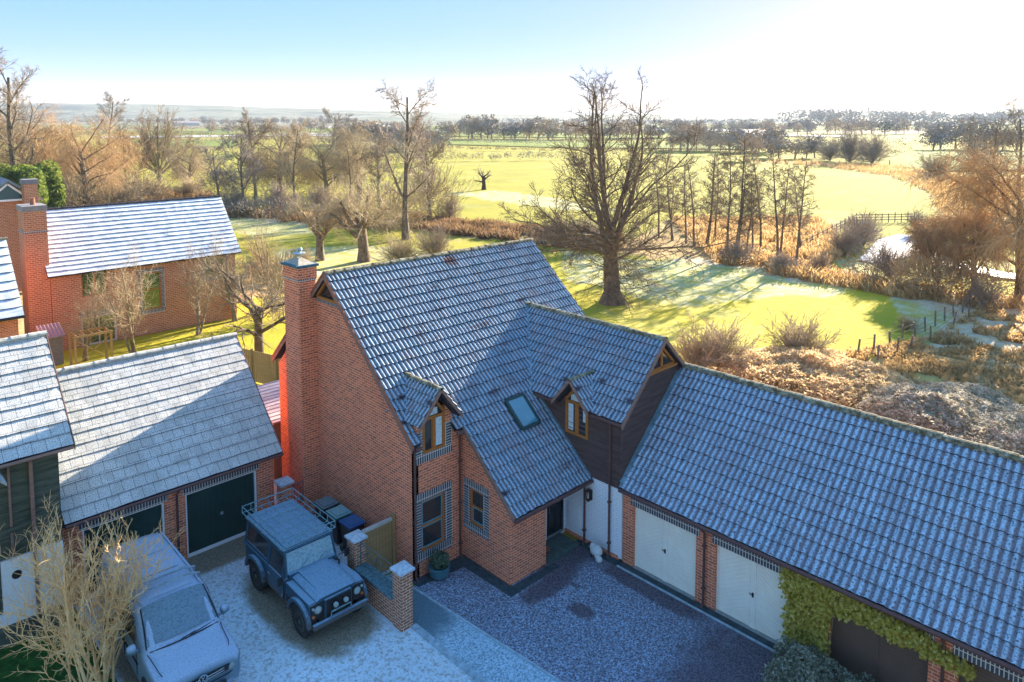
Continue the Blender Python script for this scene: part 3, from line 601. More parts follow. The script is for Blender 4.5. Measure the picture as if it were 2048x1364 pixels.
def chevron(y1, y0, cream=True):
    m = MB(); m.box(3.80, 3.86, y0, y1, 0.03, 2.22); cy = (y0+y1)/2
    mats = M_CREAM if cream else M_BROWN
    # frame
    m.box(3.775, 3.80, y0, y0+0.06, 0.03, 2.22); m.box(3.775, 3.80, y1-0.06, y1, 0.03, 2.22); m.box(3.775, 3.80, y0+0.06, y1-0.06, 2.15, 2.22)
    m.box(3.778, 3.80, cy-0.09, cy+0.09, 0.03, 2.15)
    for s in (-1, 1):
        a0 = cy+s*0.10; a1 = cy+s*((y1-y0)/2-0.07); W = abs(a1-a0); k = 0.62
        z = 0.03-W*k
        while z < 2.15:
            pts = []
            # slat band z..z+0.11 at a0 , sloping down outwards (z falls with |u|) -> clip
            for (u_, zz) in ((0, z+W*k), (0, z+W*k+0.108), (W, z+0.108), (W, z)): pts.append((u_, zz))
            def clip(ps, lo, hi):
                for lim, sg in ((lo, 1), (hi, -1)):
                    out = []
                    for i in range(len(ps)):
                        p, q = ps[i], ps[(i+1) % len(ps)]; ip = sg*(p[1]-lim) >= 0; iq = sg*(q[1]-lim) >= 0
                        if ip: out.append(p)
                        if ip != iq:
                            t = (lim-p[1])/(q[1]-p[1]); out.append((p[0]+t*(q[0]-p[0]), lim))
                    ps = out
                    if len(ps) < 3: return []
                return ps
            c = clip(pts, 0.05, 2.15)
            if len(c) >= 3: m.prism([(3.781, a0+s*p[0], p[1]) for p in c], (0.02, 0, 0))
            z += 0.135
    o = m.build('garage_door', mats, gar)
    if cream:
        h = MB(); h.box(3.765, 3.79, cy-0.03, cy+0.03, 1.02, 1.16); h.tube([(3.775, cy, 1.10), (3.74, cy, 1.10), (3.74, cy+0.10, 1.12)], 0.014); h.build('handle', M_BLACKP, o)
    return o
chevron(*gd[0]); chevron(*gd[1])
for a, b in gd[2:]:
    m = MB(); m.box(3.84, 3.9, b, a, 0.03, 2.22); n = 22
    for i in range(n): m.box(3.830, 3.84, b+0.05, a-0.05, 0.08+i*0.096, 0.08+i*0.096+0.088)
    m.box(3.80, 3.84, (a+b)/2-0.02, (a+b)/2+0.02, 0.05, 2.2); m.build('brown_garage_door', M_BROWN, gar)
gt = MB(); gutter(gt, (GEX-0.05, GY0, GEZ-0.06), (GEX-0.05, GY1-0.03, GEZ-0.06)); gt.build('gutter', M_PIPE, gar)
fs = MB(); fs.box(3.50, 3.54, GY0, GY1, 2.62, 2.78); fs.box(3.54, 3.68, GY0, GY1, 2.62, 2.64); fs.build('fascia', M_BARGE, gar)
for yy in (-5.0, -11.75):
    m = MB(); m.tube([(3.60, yy, 0.1), (3.60, yy, 2.45), (3.40, yy, 2.66)], 0.04, 8); m.tube([(3.60, yy, 0.12), (3.50, yy, 0.03)], 0.042, 8)
    for z in (0.6, 2.0): m.box(3.545, 3.66, yy-0.055, yy+0.055, z, z+0.06)
    m.build('downpipe', M_PIPE, gar)
sl = MB()
for a, b in gd: sl.box(3.66, 3.84, b+0.01, a-0.01, 0.004, 0.035)
sl.build('door_sill', M_STONE, gar)
# ================================================================== LEFT GARAGE
lg = thing('double_garage', (-4, 8.95, 0), 'brick double garage with flat frosted tiles and dark green doors behind the parked cars', 'garage')
LY = 8.95
w_ = MB(); holes_wall(w_, 'y', LY, LY+0.25, -11.0, -3.9, 0, 2.75, [(-10.35, -7.85, 0, 2.36), (-7.15, -4.56, 0, 2.36)]); w_.box(-4.15, -3.9, LY+0.25, 15.8, 0, 2.8); w_.prism([(-4.15, LY, 2.75), (-4.15, 15.8, 2.75), (-4.15, 12.4, 6.2)], (0.25, 0, 0)); w_.box(-11, -3.9, 15.6, 15.8, 0, 2.8)
w_.build('brick_wall', MB_BRICK, lg)
for x0, x1 in ((-10.35, -7.85), (-7.15, -4.56)):
    m = MB(); m.box(x0-0.1, x1+0.1, LY-0.008, LY+0.02, 2.36, 2.66); m.build('soldier_lintel', MB_BLUE, lg)
    m = MB(); m.box(x0+0.06, x1-0.06, LY+0.13, LY+0.18, 0.10, 2.30)
    for i in range(15): m.box(x0+0.08+i*(x1-x0-0.16)/15+0.004, x0+0.08+(i+1)*(x1-x0-0.16)/15-0.004, LY+0.12, LY+0.13, 0.12, 2.28)
    o = m.build('garage_door', M_DOOR, lg)
    h = MB(); h.box((x0+x1)/2-0.05, (x0+x1)/2+0.05, LY+0.10, LY+0.13, 1.1, 1.2); h.build('handle', plain('steel_handle', (0.3, 0.45, 0.45), 0.4, 0.5), o)
    fr = MB(); fr.box(x0, x0+0.06, LY+0.05, LY+0.16, 0.0, 2.36); fr.box(x1-0.06, x1, LY+0.05, LY+0.16, 0.0, 2.36); fr.box(x0+0.06, x1-0.06, LY+0.05, LY+0.16, 2.30, 2.36); fr.box(x0+0.06, x1-0.06, LY+0.06, LY+0.16, 0.0, 0.10); fr.build('door_frame', M_WHITEP, o)
SLE = (8.60, 2.90); SLR = (12.45, 6.60)
SM = [M_SLATE, M_TILE_EDGE]
tiles('roof', lg, (-10.9, SLE[0], SLE[1]), (1, 0, 0), (0, SLR[0]-SLE[0], SLR[1]-SLE[1]), 7.2, math.hypot(3.85, 3.7), SM, course=0.41, flat=True, thk=0.035, jitter=0.004)
tiles('rear_roof', lg, (-3.7, 2*SLR[0]-SLE[0], SLE[1]), (-1, 0, 0), (0, SLE[0]-SLR[0], SLR[1]-SLE[1]), 7.2, math.hypot(3.85, 3.7), SM, course=0.41, flat=True, thk=0.035)
ridge(lg, (-10.8, SLR[0], SLR[1]+0.03), (-3.68, SLR[0], SLR[1]+0.03), 0.13, 0.45, plain('frosted_ridge', (0.50, 0.48, 0.42), 0.95, 0, 0.35, 7))
gt = MB(); gutter(gt, (-10.9, SLE[0]-0.05, SLE[1]-0.07), (-3.68, SLE[0]-0.05, SLE[1]-0.07), 0.055); gt.box(-10.9, -3.75, LY-0.05, LY+0.02, 2.66, 2.86); gt.build('gutter', M_PIPE, lg)
m = MB(); m.tube([(-7.45, LY-0.06, 0.1), (-7.45, LY-0.06, 2.5), (-7.45, SLE[0]-0.02, 2.78)], 0.04, 8); m.build('downpipe', M_PIPE, lg)
m = MB(); slab(m, (-3.69, SLE[0], SLE[1]+0.02), (-3.69, SLR[0], SLR[1]+0.04), 0.18, 0.03); m.build('bargeboard', M_BARGE, lg)
# small frosted brick stub and planter between garage and house
sp = thing('brick_stub_pier', (-3.75, 8.4, 0), 'short brick pier with frosted cap between the green garage and the house chimney', 'pier')
m = MB(); m.box(-3.95, -3.55, 8.2, 8.6, 0, 1.78); m.build('shaft', MB_BRICK, sp); m = MB(); m.box(-4.03, -3.47, 8.12, 8.68, 1.78, 1.87); m.build('cap', M_FROSTCAP, sp, bevel=0.01)
sg = thing('side_gate', (-3.2, 8.6, 0), 'low dark metal side gate beside the chimney foot', 'gate')
m = MB()
for z in (0.9, 1.5): m.tube([(-3.54, 8.5, z), (-2.92, 8.5, z)], 0.02, 6)
for i in range(6): m.tube([(-3.5+i*0.11, 8.5, 0.1), (-3.5+i*0.11, 8.5, 1.55)], 0.012, 6)
m.build('bars', M_IRON, sg)
# ================================================================== LEFT BOARDED BUILDING
lb = thing('boarded_barn', (-12, 8.3, 0), 'dark weatherboarded building with frosted roof and white lower wall at the left edge', 'building')
BE = (7.98, 5.62); BR = (10.9, 8.42)
tiles('roof', lb, (-15.5, BE[0], BE[1]), (1, 0, 0), (0, BR[0]-BE[0], BR[1]-BE[1]), 4.82, math.hypot(BR[0]-BE[0], BR[1]-BE[1]), SM, course=0.42, flat=True, thk=0.04)
tiles('rear_roof', lb, (-10.68, 2*BR[0]-BE[0], BE[1]), (-1, 0, 0), (0, BE[0]-BR[0], BR[1]-BE[1]), 4.82, math.hypot(BR[0]-BE[0], BR[1]-BE[1]), SM, course=0.42, flat=True)
ridge(lb, (-15.5, BR[0], BR[1]+0.03), (-10.66, BR[0], BR[1]+0.03), 0.13, 0.45, bpy.data.materials['frosted_ridge'])
m = MB(); weatherboards(m, 'y', 8.32, lambda z: (-15, -11.05), 2.62, 5.5, 0.17); m.build('boarded_wall', M_BOARD_G, lb)
m = MB(); m.box(-15.2, -11.02, 8.35, 8.5, 0, 5.6); m.box(-11.2, -11.0, 8.5, 13.5, 0, 5.6); m.prism([(-11.2, 8.35, 5.55), (-11.2, 13.45, 5.55), (-11.2, 10.9, 8.1)], (0.2, 0, 0)); m.build('side_wall', M_BOARD_G, lb)
m = MB(); m.box(-12.62, -11.04, 8.24, 8.345, 0.62, 2.60); m.box(-15.2, -12.62, 8.24, 8.345, 0.62, 0.98); m.build('white_panel', M_WHITEP, lb)
m = MB(); weatherboards(m, 'y', 8.22, lambda z: (-15, -11.1), 0.0, 0.62, 0.10); m.build('lower_boards', M_BOARD_G, lb)
m = MB(); m.box(-11.82, -11.72, 8.16, 8.24, 0.62, 5.4); m.build('post', M_BARGE, lb)
m = MB(); m.box(-12.35, -12.29, 8.17, 8.24, 3.6, 5.4); m.box(-12.35, -12.29, 8.17, 8.24, 2.7, 3.4); m.build('batten', M_BARGE, lb)
m = MB(); m.lathe([(0.13, 8.232), (0.13, 8.245)], (-12.25, 0, 2.08), axis='y', n=20); m.build('round_plaque', M_BLACKP, lb)
for v in m.v: pass
m = MB(); m.tube([(-15.5, BE[0]-0.05, BE[1]-0.06), (-10.7, BE[0]-0.05, BE[1]-0.06)], 0.055, 8); slab(m, (-10.66, BE[0], BE[1]+0.02), (-10.66, BR[0], BR[1]+0.04), 0.2, 0.03); m.build('gutter', M_BARGE, lb)
# small projecting gable at its left
m = MB(); 
for s in (-1, 1):
    m.prism([(-13.35, 7.3, 6.15), (-13.35+s*0.85, 7.3, 5.30), (-13.35+s*0.85, 7.3, 5.22), (-13.35, 7.3, 6.05)], (0, 1.5, 0))
m.build('porch_gable', plain('frosted_boards', (0.36, 0.38, 0.38), 0.9, 0, 0.3, 3), lb)
# ================================================================== vehicles
def carpaint(name, c, lo, hi, rough=0.4, fr=(0.48, 0.64, 0.78), sc=26, amt=1.0, dirt=None):
    """paint with frost settled on surfaces that face up"""
    t = NT(name, rough); f = t.noise(t.obj(), sc, 3, 0.75); nz = t.nz()
    up = t.ramp(nz, [(lo, 0.0), (hi, 1.0)]); k = t.math('MULTIPLY', t.math('MULTIPLY', up, t.ramp(f, [(0.32, 0.35), (0.55, 1.0)])), amt, True)
    base = t.mix(t.noise(t.obj(), 2.5, 4, 0.7), c, tuple(x*1.5+0.01 for x in c))
    if dirt:
        z = t.n('ShaderNodeSeparateXYZ'); t.set(z.inputs[0], t.obj()); dz = t.math('ADD', z.outputs[2], t.math('MULTIPLY', t.noise(t.obj(), 5, 4, 0.7), -0.9)); base = t.mix(t.ramp(dz, [(0.05, 0.85), (0.45, 0.0)]), base, dirt)
    t.col(t.mix(k, base, fr)); t.set(t.b.inputs['Roughness'], t.math('MULTIPLY_ADD', k, 0.5)); 
    for nd in t.t.nodes:
        if nd.type == 'MATH' and nd.operation == 'MULTIPLY_ADD' and nd.inputs[2].default_value == 0.5: nd.inputs[2].default_value = rough
    t.bump(f, 0.25, 0.01); return t.m
M_LR = carpaint('blue_paint_frosted', (0.018, 0.060, 0.095), 0.45, 1.0, fr=(0.30, 0.46, 0.60), amt=0.8, dirt=(0.12, 0.10, 0.09))
M_LRG = carpaint('frosted_screen', (0.03, 0.09, 0.11), -0.9, -0.5, 0.3, (0.36, 0.52, 0.58), 16, 0.85)
M_VAN = carpaint('silver_paint_frosted', (0.12, 0.19, 0.24), 0.1, 0.8, 0.35, (0.46, 0.55, 0.70), 30, 0.85)
M_VANG = carpaint('frosted_windscreen', (0.03, 0.05, 0.07), -0.9, -0.5, 0.3, (0.22, 0.33, 0.40), 20, 0.8)
M_TYRE = plain('tyre_rubber', (0.035, 0.037, 0.036), 0.95, 0, 0.4, 9)
M_RIM = plain('muddy_rim', (0.10, 0.11, 0.10), 0.7, 0.2, 0.3)
M_CHROME = plain('bright_metal', (0.55, 0.58, 0.6), 0.25, 0.9)
M_AMBER = plain('amber_lens', (0.55, 0.16, 0.04), 0.3)
M_LENS = plain('lamp_glass', (0.32, 0.38, 0.37), 0.12)
M_RACK = plain('frosted_rack_tube', (0.16, 0.30, 0.34), 0.6, 0, 0.4, 12)
def wheel(parent, c, r, wd, side):
    m = MB(); n = 40; prof = [(r*0.60, -wd/2), (r*0.93, -wd/2), (r, -wd*0.36), (r, wd*0.36), (r*0.93, wd/2), (r*0.60, wd/2)]
    m.lathe(prof, c, 'x', n)
    for i in range(30):
        a = 2*math.pi*i/30
        for sx in (-1, 1): 
            ca, sa = math.cos(a), math.sin(a); m.beam((c[0]+sx*wd*0.46, c[1]+ca*r*0.95, c[2]+sa*r*0.95), (c[0]+sx*wd*0.12, c[1]+ca*r*1.0, c[2]+sa*r*1.0), r*0.09, 0.035, up=(0, ca, sa))
    t = m.build('wheel', M_TYRE, parent); m = MB(); s = side
    m.lathe([(r*0.60, c[0]+s*wd*0.50), (r*0.56, c[0]+s*wd*0.52), (r*0.50, c[0]+s*wd*0.36), (r*0.34, c[0]+s*wd*0.30), (r*0.22, c[0]+s*wd*0.42), (r*0.12, c[0]+s*wd*0.56), (0.01, c[0]+s*wd*0.58)][::s], (0, c[1], c[2]), 'x', 24)
    for i in range(8):
        a = 2*math.pi*i/8; m.lathe([(r*0.045, c[0]+s*wd*0.44), (r*0.045, c[0]+s*wd*0.355)][::s], (0, c[1]+math.sin(a)*r*0.42, c[2]+math.cos(a)*r*0.42), 'x', 6)
    m.build('rim', M_RIM, t)
def quadpanel(mb, pts, t=0.02):
    a = [Vector(p) for p in pts]; n = (a[1]-a[0]).cross(a[2]-a[0]).normalized(); mb.prism([p+n*0.004 for p in a], n*-t)
# ---- off-roader. local: front at y=0 facing -Y, x left/right, real dims then scaled
lr = thing('off_road_vehicle', (0, 0, 0), 'dark blue square off road vehicle with frosty roof rack parked before the green garage', 'car')
W2 = 0.83
b = MB()
b.box(-W2+0.04, W2-0.04, 1.42, 3.72, 0.52, 1.14)       # tub
b.box(-W2+0.04, W2-0.04, 0.24, 1.42, 0.75, 1.08)       # front wings
b.box(-0.40, 0.40, 0.14, 1.42, 0.55, 1.10)
# wing tops with rounded edge
for s in (-1, 1):
    b.box(s*(W2-0.02), s*0.42, 0.22, 1.40, 1.04, 1.115)
    b.box(s*(W2-0.01), s*0.42, 0.20, 0.27, 0.62, 1.09)
b.box(-W2, W2, 1.42, 3.74, 1.08, 1.16)
lro = b.build('body', M_LR, lr, bevel=0.03)
b = MB(); b.prism([(-0.62, 0.18, 1.10), (0.62, 0.18, 1.10), (0.62, 0.18, 1.13), (0.50, 0.18, 1.18), (-0.50, 0.18, 1.18), (-0.62, 0.18, 1.13)], (0, 1.20, 0.06)); b.prism([(-0.40, 0.40, 1.17), (0.40, 0.40, 1.17), (0.44, 1.36, 1.262), (-0.44, 1.36, 1.262)], (0, 0, 0.02)); b.build('bonnet', M_LR, lr, bevel=0.02)
b = MB(); b.box(-0.70, 0.70, 1.36, 1.50, 1.12, 1.28)
for s in (-1, 1): b.beam((s*0.74, 1.44, 1.20), (s*0.70, 1.58, 1.84), 0.06, 0.06)
b.beam((-0.74, 1.44, 1.26), (0.74, 1.44, 1.26), 0.06, 0.06); b.beam((-0.71, 1.58, 1.84), (0.71, 1.58, 1.84), 0.06, 0.06); b.build('windscreen_frame', M_LR, lr, bevel=0.01)
b = MB(); b.prism([(-0.72, 1.45, 1.27), (0.72, 1.45, 1.27), (0.69, 1.58, 1.83), (-0.69, 1.58, 1.83)], (0, 0.02, 0.004)); sc_ = b.build('windscreen', M_LRG, lr)
b = MB()
for s in (-1, 1): b.beam((s*0.28-0.1, 1.40, 1.30), (s*0.28+0.22, 1.45, 1.50), 0.02, 0.015)
b.build('wiper', M_RACK, sc_)
# upper body walls lean in
b = MB()
def side(s):
    x0, x1 = s*0.815, s*0.70
    for (ya, yb) in ((1.50, 1.60), (2.28, 2.42), (3.60, 3.72)): b.prism([(x0, ya, 1.16), (x0, yb, 1.16), (x1, yb, 1.84), (x1, ya if ya > 1.51 else 1.60, 1.84)], (-s*0.05, 0, 0))
    b.prism([(s*0.722, 1.6, 1.72), (s*0.722, 3.6, 1.72), (x1, 3.6, 1.84), (x1, 1.6, 1.84)], (-s*0.05, 0, 0)); b.prism([(x0, 2.42, 1.16), (x0, 3.6, 1.16), (s*0.799, 3.6, 1.26), (s*0.799, 2.42, 1.26)], (-s*0.05, 0, 0))
side(-1); side(1); b.prism([(-0.81, 3.72, 1.16), (0.81, 3.72, 1.16), (0.70, 3.70, 1.84), (-0.70, 3.70, 1.84)], (0, -0.05, 0)); b.build('upper_body', M_LR, lr)
for s in (-1, 1):
    b = MB(); b.prism([(s*0.80, 1.60, 1.17), (s*0.80, 2.28, 1.17), (s*0.70, 2.28, 1.74), (s*0.70, 1.62, 1.74)], (-s*0.02, 0, 0)); dg = b.build('side_window', M_GLASS, lr)
    b = MB(); b.prism([(s*0.785, 2.42, 1.26), (s*0.785, 3.60, 1.26), (s*0.708, 3.60, 1.72), (s*0.708, 2.42, 1.72)], (-s*0.02, 0, 0)); b.build('side_window', M_GLASS, lr)
    b = MB(); b.box(s*0.80, s*0.835, 1.50, 2.32, 0.56, 1.12); dd = b.build('door', M_LR, lr, bevel=0.012)
    b = MB(); b.box(s*0.835, s*0.86, 2.12, 2.26, 0.98, 1.01); b.box(s*0.83, s*0.85, 1.48, 1.54, 0.66, 0.72); b.box(s*0.83, s*0.85, 1.48, 1.54, 0.98, 1.04); b.build('handle', M_CHROME, dd)
    b = MB(); b.beam((s*0.80, 1.40, 1.22), (s*1.02, 1.30, 1.26), 0.02, 0.02); b.box(s*0.94, s*1.08, 1.27, 1.31, 1.16, 1.38); b.build('door_mirror', M_BLACKP, lr)
    # wheel arches
    for yc in (0.66, 3.02):
        b = MB(); n = 10
        for i in range(n):
            a0 = math.pi*i/n; a1 = math.pi*(i+1)/n; r0, r1 = 0.45, 0.55
            pts = [(s*0.80, yc-math.cos(a)*r_, 0.52+math.sin(a)*r_*0.92) for a, r_ in ((a0, r0), (a1, r0), (a1, r1), (a0, r1))]; b.prism(pts, (s*0.10, 0, 0))
        b.build('wheel_arch', M_LR, lr)
        b = MB(); b.lathe([(0.44, s*0.60), (0.44, s*0.82)][::s], (0, yc, 0.5), 'x', 20); b.build('arch_liner', M_BLACKP, lr)
        wheel(lr, (s*0.72, yc, 0.40), 0.40, 0.24, s)
b = MB(); b.box(-0.76, 0.76, 1.56, 3.76, 1.84, 1.90); b.box(-0.66, 0.66, 1.60, 3.70, 1.90, 1.935); b.build('roof', M_LR, lr, bevel=0.03)
for i in range(1): pass
b = MB()
rx, ry0, ry1, rz0, rz1 = 0.80, 1.52, 3.82, 2.0, 2.20
def loop(m, z, x, y0, y1, r=0.014): m.tube([(-x, y0, z), (x, y0, z)], r, 6); m.tube([(-x, y1, z), (x, y1, z)], r, 6); m.tube([(-x, y0, z), (-x, y1, z)], r, 6); m.tube([(x, y0, z), (x, y1, z)], r, 6)
loop(b, rz1, rx, ry0, ry1); loop(b, rz0, rx, ry0, ry1)
for i in range(7):
    y = ry0+(ry1-ry0)*i/6
    for s in (-1, 1): b.tube([(s*rx, y, rz0), (s*rx, y, rz1)], 0.011, 5)
    b.tube([(-rx, y, rz0), (rx, y, rz0)], 0.011, 5)
for i in range(1, 6):
    x = -rx+2*rx*i/6
    for y in (ry0, ry1): b.tube([(x, y, rz0), (x, y, rz1)], 0.011, 5)
    b.tube([(x, ry0, rz0+0.012), (x, ry1, rz0+0.012)], 0.011, 5)
for s in (-1, 1):
    for y in (1.7, 2.7, 3.6): b.tube([(s*rx, y, rz0), (s*0.76, y, 1.86)], 0.012, 5)
b.build('roof_rack', M_RACK, lr)
b = MB(); b.box(-0.80, 0.80, 0.0, 0.09, 0.50, 0.63); b.build('bumper', M_LR, lr, bevel=0.01)
b = MB(); b.box(-0.36, 0.36, 0.12, 0.15, 0.60, 1.06)
for i in range(9): b.box(-0.34, 0.34, 0.105, 0.12, 0.63+i*0.047, 0.65+i*0.047)
b.build('grille', M_BLACKP, lr)
for s in (-1, 1):
    b = MB(); b.box(s*0.44, s*0.78, 0.18, 0.205, 0.66, 1.06); p = b.build('lamp_panel', M_BLACKP, lr)
    b = MB(); b.lathe([(0.02, 0.12), (0.08, 0.14), (0.10, 0.165), (0.105, 0.19)], (s*0.58, 0, 0.90), 'y', 20); b.build('headlight', M_LENS, lr)
    b = MB(); b.lathe([(0.02, 0.14), (0.035, 0.15), (0.04, 0.19)], (s*0.72, 0, 0.76), 'y', 12); b.build('indicator', M_AMBER, lr)
    b = MB(); b.lathe([(0.02, 0.14), (0.035, 0.15), (0.04, 0.19)], (s*0.72, 0, 0.98), 'y', 12); b.build('side_light', M_LENS, lr)
    b = MB(); b.lathe([(0.02, -0.01), (0.06, 0.0), (0.07, 0.02), (0.065, 0.06), (0.02, 0.08)], (s*0.15, 0, 0.93), 'y', 18); b.build('spot_light', M_LENS, lr)
b = MB(); b.tube([(-0.30, 0.04, 0.62), (-0.28, 0.02, 0.80), (0.28, 0.02, 0.80), (0.30, 0.04, 0.62)], 0.018, 6); b.build('lamp_bar', M_RACK, lr)
b = MB(); b.box(-0.5, 0.5, 0.3, 3.6, 0.40, 0.56); b.box(-0.60, 0.60, 0.60, 0.72, 0.33, 0.45); b.box(-0.60, 0.60, 2.96, 3.08, 0.33, 0.45); b.build('chassis', M_BLACKP, lr)
b = MB(); b.tube([(0.66, 1.15, 1.1), (0.70, 1.2, 1.22), (0.62, 1.25, 1.24)], 0.03, 8); b.build('air_intake', M_BLACKP, lr)
lr.location = (-5.27, 1.84, 0); lr.scale = (1.14, 1.27, 1.10); lr.rotation_euler = (0, 0, R(-0.8))
# ---- van
vn = thing('panel_van', (0, 0, 0), 'silver frost covered van with roof bars nose toward the camera, beside the bare shrub', 'van')
def sect(y, w_, wt, zb, zbelt, zt, n=3):
    """half profile right to left over the top"""
    half = [(w_*0.97, zb), (w_, zb+0.18), (w_, zbelt-0.12), (w_*0.985, zbelt), (wt+0.10, zt-0.20) if zt-zbelt > 0.3 else (w_*0.95, zbelt+(zt-zbelt)*0.4), (wt+0.03, zt-0.07), (wt-0.10, zt-0.01), (wt*0.5, zt+0.02), (0, zt+0.03)]
    pts = [(x, y, z) for x, z in half]; return pts+[(-x, y, z) for x, y, z in pts[-2::-1]]
ST = [(0.03, 0.80, 0.62, 0.35, 0.72, 0.80), (0.0, 0.86, 0.70, 0.36, 0.82, 0.92), (0.10, 0.93, 0.78, 0.34, 0.95, 1.02), (0.45, 0.95, 0.80, 0.30, 1.02, 1.12), (0.85, 0.955, 0.80, 0.28, 1.05, 1.18), (1.05, 0.955, 0.80, 0.28, 1.08, 1.24), (1.30, 0.955, 0.79, 0.28, 1.12, 1.44), (1.60, 0.955, 0.775, 0.28, 1.12, 1.70), (1.85, 0.955, 0.76, 0.28, 1.12, 1.86), (2.05, 0.955, 0.76, 0.28, 1.12, 1.91), (3.3, 0.955, 0.76, 0.28, 1.12, 1.94), (4.9, 0.95, 0.76, 0.28, 1.12, 1.92), (5.2, 0.94, 0.74, 0.34, 1.12, 1.86)]
b = MB(); vs = []; fs = []
for q in ST: vs += sect(*q)
k = 17
for i in range(len(ST)-1):
    for j in range(k-1): fs.append((i*k+j, i*k+j+1, (i+1)*k+j+1, (i+1)*k+j))
fs.append(tuple(range(k))[::-1]); fs.append(tuple((len(ST)-1)*k+j for j in range(k)))
fs.append
b.add(vs, fs); vb_ = b.build('body', M_VAN, vn, smooth=True)
bm_ = bmesh.new(); bm_.from_mesh(vb_.data); bmesh.ops.recalc_face_normals(bm_, faces=bm_.faces); bm_.to_mesh(vb_.data); bm_.free()
def vz(y):  # roofline
    ys = [q[0] for q in ST[1:]]; zs = [q[5] for q in ST[1:]]; return float(np.interp(y, ys, zs))
b = MB(); vs = []; nu, nv = 13, 8
for j in range(nv+1):
    y = 1.10+(1.88-1.10)*j/nv; wv = 0.84-0.10*j/nv
    for i in range(nu+1):
        x = -1+2*i/nu; vs.append((x*wv, y+0.10*x*x*(1-j/nv*0.5), vz(y)+0.095-0.085*x*x))
b.add(vs, [(j*(nu+1)+i, j*(nu+1)+i+1, (j+1)*(nu+1)+i+1, (j+1)*(nu+1)+i) for j in range(nv) for i in range(nu)]); b.build('windscreen', M_VANG, vn, smooth=True)
b = MB()
for s in (-1, 1): b.tube([(s*0.1, 1.02, 1.26), (s*0.1+0.35, 1.08, 1.275), (s*0.1+0.62 if s < 0 else 0.74, 1.14, 1.28)], 0.014, 5)
b.tube([(-0.80, 1.10, 1.22), (-0.4, 1.0, 1.262), (0, 0.97, 1.275), (0.4, 1.0, 1.262), (0.80, 1.10, 1.22)], 0.018, 5); b.build('wiper', M_BLACKP, vn)
for s in (-1, 1):
    b = MB(); b.prism([(s*0.952, 1.55, 1.14), (s*0.952, 2.55, 1.14), (s*0.885, 2.55, 1.70), (s*0.895, 1.95, 1.66)], (-s*0.02, 0, 0)); b.prism([(s*0.954, 2.7, 1.14), (s*0.954, 3.9, 1.14), (s*0.887, 3.9, 1.70), (s*0.887, 2.7, 1.70)], (-s*0.02, 0, 0)); b.build('side_window', M_GLASS, vn)
    b = MB(); b.beam((s*0.93, 1.45, 1.15), (s*1.03, 1.42, 1.18), 0.05, 0.05); b.lathe([(0.05, s*1.0), (0.11, s*1.03), (0.12, s*1.10), (0.09, s*1.19), (0.03, s*1.22)][::s], (0, 1.44, 1.25), 'x', 12); b.build('door_mirror', M_VAN, vn, smooth=True)
    b = MB(); b.prism([(s*0.93, 0.36, 0.98), (s*0.93, 0.10, 0.90), (s*0.62, -0.012, 0.80), (s*0.60, -0.012, 0.70), (s*0.90, 0.06, 0.68), (s*0.955, 0.30, 0.80)], (s*0.012, -0.012, 0)); b.build('headlight', M_LENS, vn)
    for yc in (0.95, 4.2):
        b = MB(); b.lathe([(0.37, s*0.93), (0.37, s*0.962)][::s], (0, yc, 0.36), 'x', 24); b.build('arch_liner', M_BLACKP, vn); wheel(vn, (s*0.86, yc, 0.34), 0.34, 0.22, s)
b = MB()
for z in (0.74, 0.80): b.tube([(-0.62, 0.0, z), (-0.3, -0.035, z), (0, -0.045, z), (0.3, -0.035, z), (0.62, 0.0, z)], 0.010, 6)
b.build('grille_trim', M_CHROME, vn)
b = MB(); b.prism([(-0.62, 0.0, 0.70), (0.62, 0.0, 0.70), (0.64, 0.0, 0.84), (-0.64, 0.0, 0.84)], (0, -0.02, 0)); b.build('grille', M_BLACKP, vn)
b = MB(); b.prism([(-0.88, 0.10, 0.40), (-0.6, -0.05, 0.38), (0.6, -0.05, 0.38), (0.88, 0.10, 0.40), (0.88, 0.14, 0.56), (0.6, -0.01, 0.58), (-0.6, -0.01, 0.58), (-0.88, 0.14, 0.56)], (0, 0.1, 0.0)); b.build('bumper', M_VAN, vn, bevel=0.02)
b = MB(); zc = 0.80; yb_ = -0.062
pr = []
for i in range(24):
    a = 2*math.pi*i/24; a2 = 2*math.pi*(i+1)/24; b.beam((0.105*math.cos(a), yb_, zc+0.105*math.sin(a)), (0.105*math.cos(a2), yb_, zc+0.105*math.sin(a2)), 0.016, 0.016, up=(0, 1, 0))
def st_(x0, z0, x1, z1): b.beam((x0, yb_, zc+z0), (x1, yb_, zc+z1), 0.016, 0.014, up=(0, 1, 0))
st_(-0.045, 0.085, 0, 0.012); st_(0, 0.012, 0.045, 0.085); st_(-0.088, 0.045, -0.045, -0.085); st_(-0.045, -0.085, 0, 0.0); st_(0, 0.0, 0.045, -0.085); st_(0.045, -0.085, 0.088, 0.045)
bd = b.build('badge', M_CHROME, vn)
b = MB()
for s in (-1, 1):
    b.tube([(s*0.66, 0.06, 0.90), (s*0.80, 0.45, vz(0.45)-0.02), (s*0.83, 0.90, vz(0.9)-0.03), (s*0.86, 1.08, 1.20)], 0.010, 5); b.tube([(s*0.845, 1.18, 1.26), (s*0.79, 1.55, 1.62), (s*0.745, 1.90, 1.86)], 0.022, 5)
    b.tube([(s*0.962, 1.60, 1.12), (s*0.962, 1.60, 0.45)], 0.010, 5); b.tube([(s*0.962, 2.62, 1.12), (s*0.962, 2.62, 0.40)], 0.010, 5); b.tube([(s*0.972, 1.5, 0.78), (s*0.972, 4.9, 0.78)], 0.018, 5)
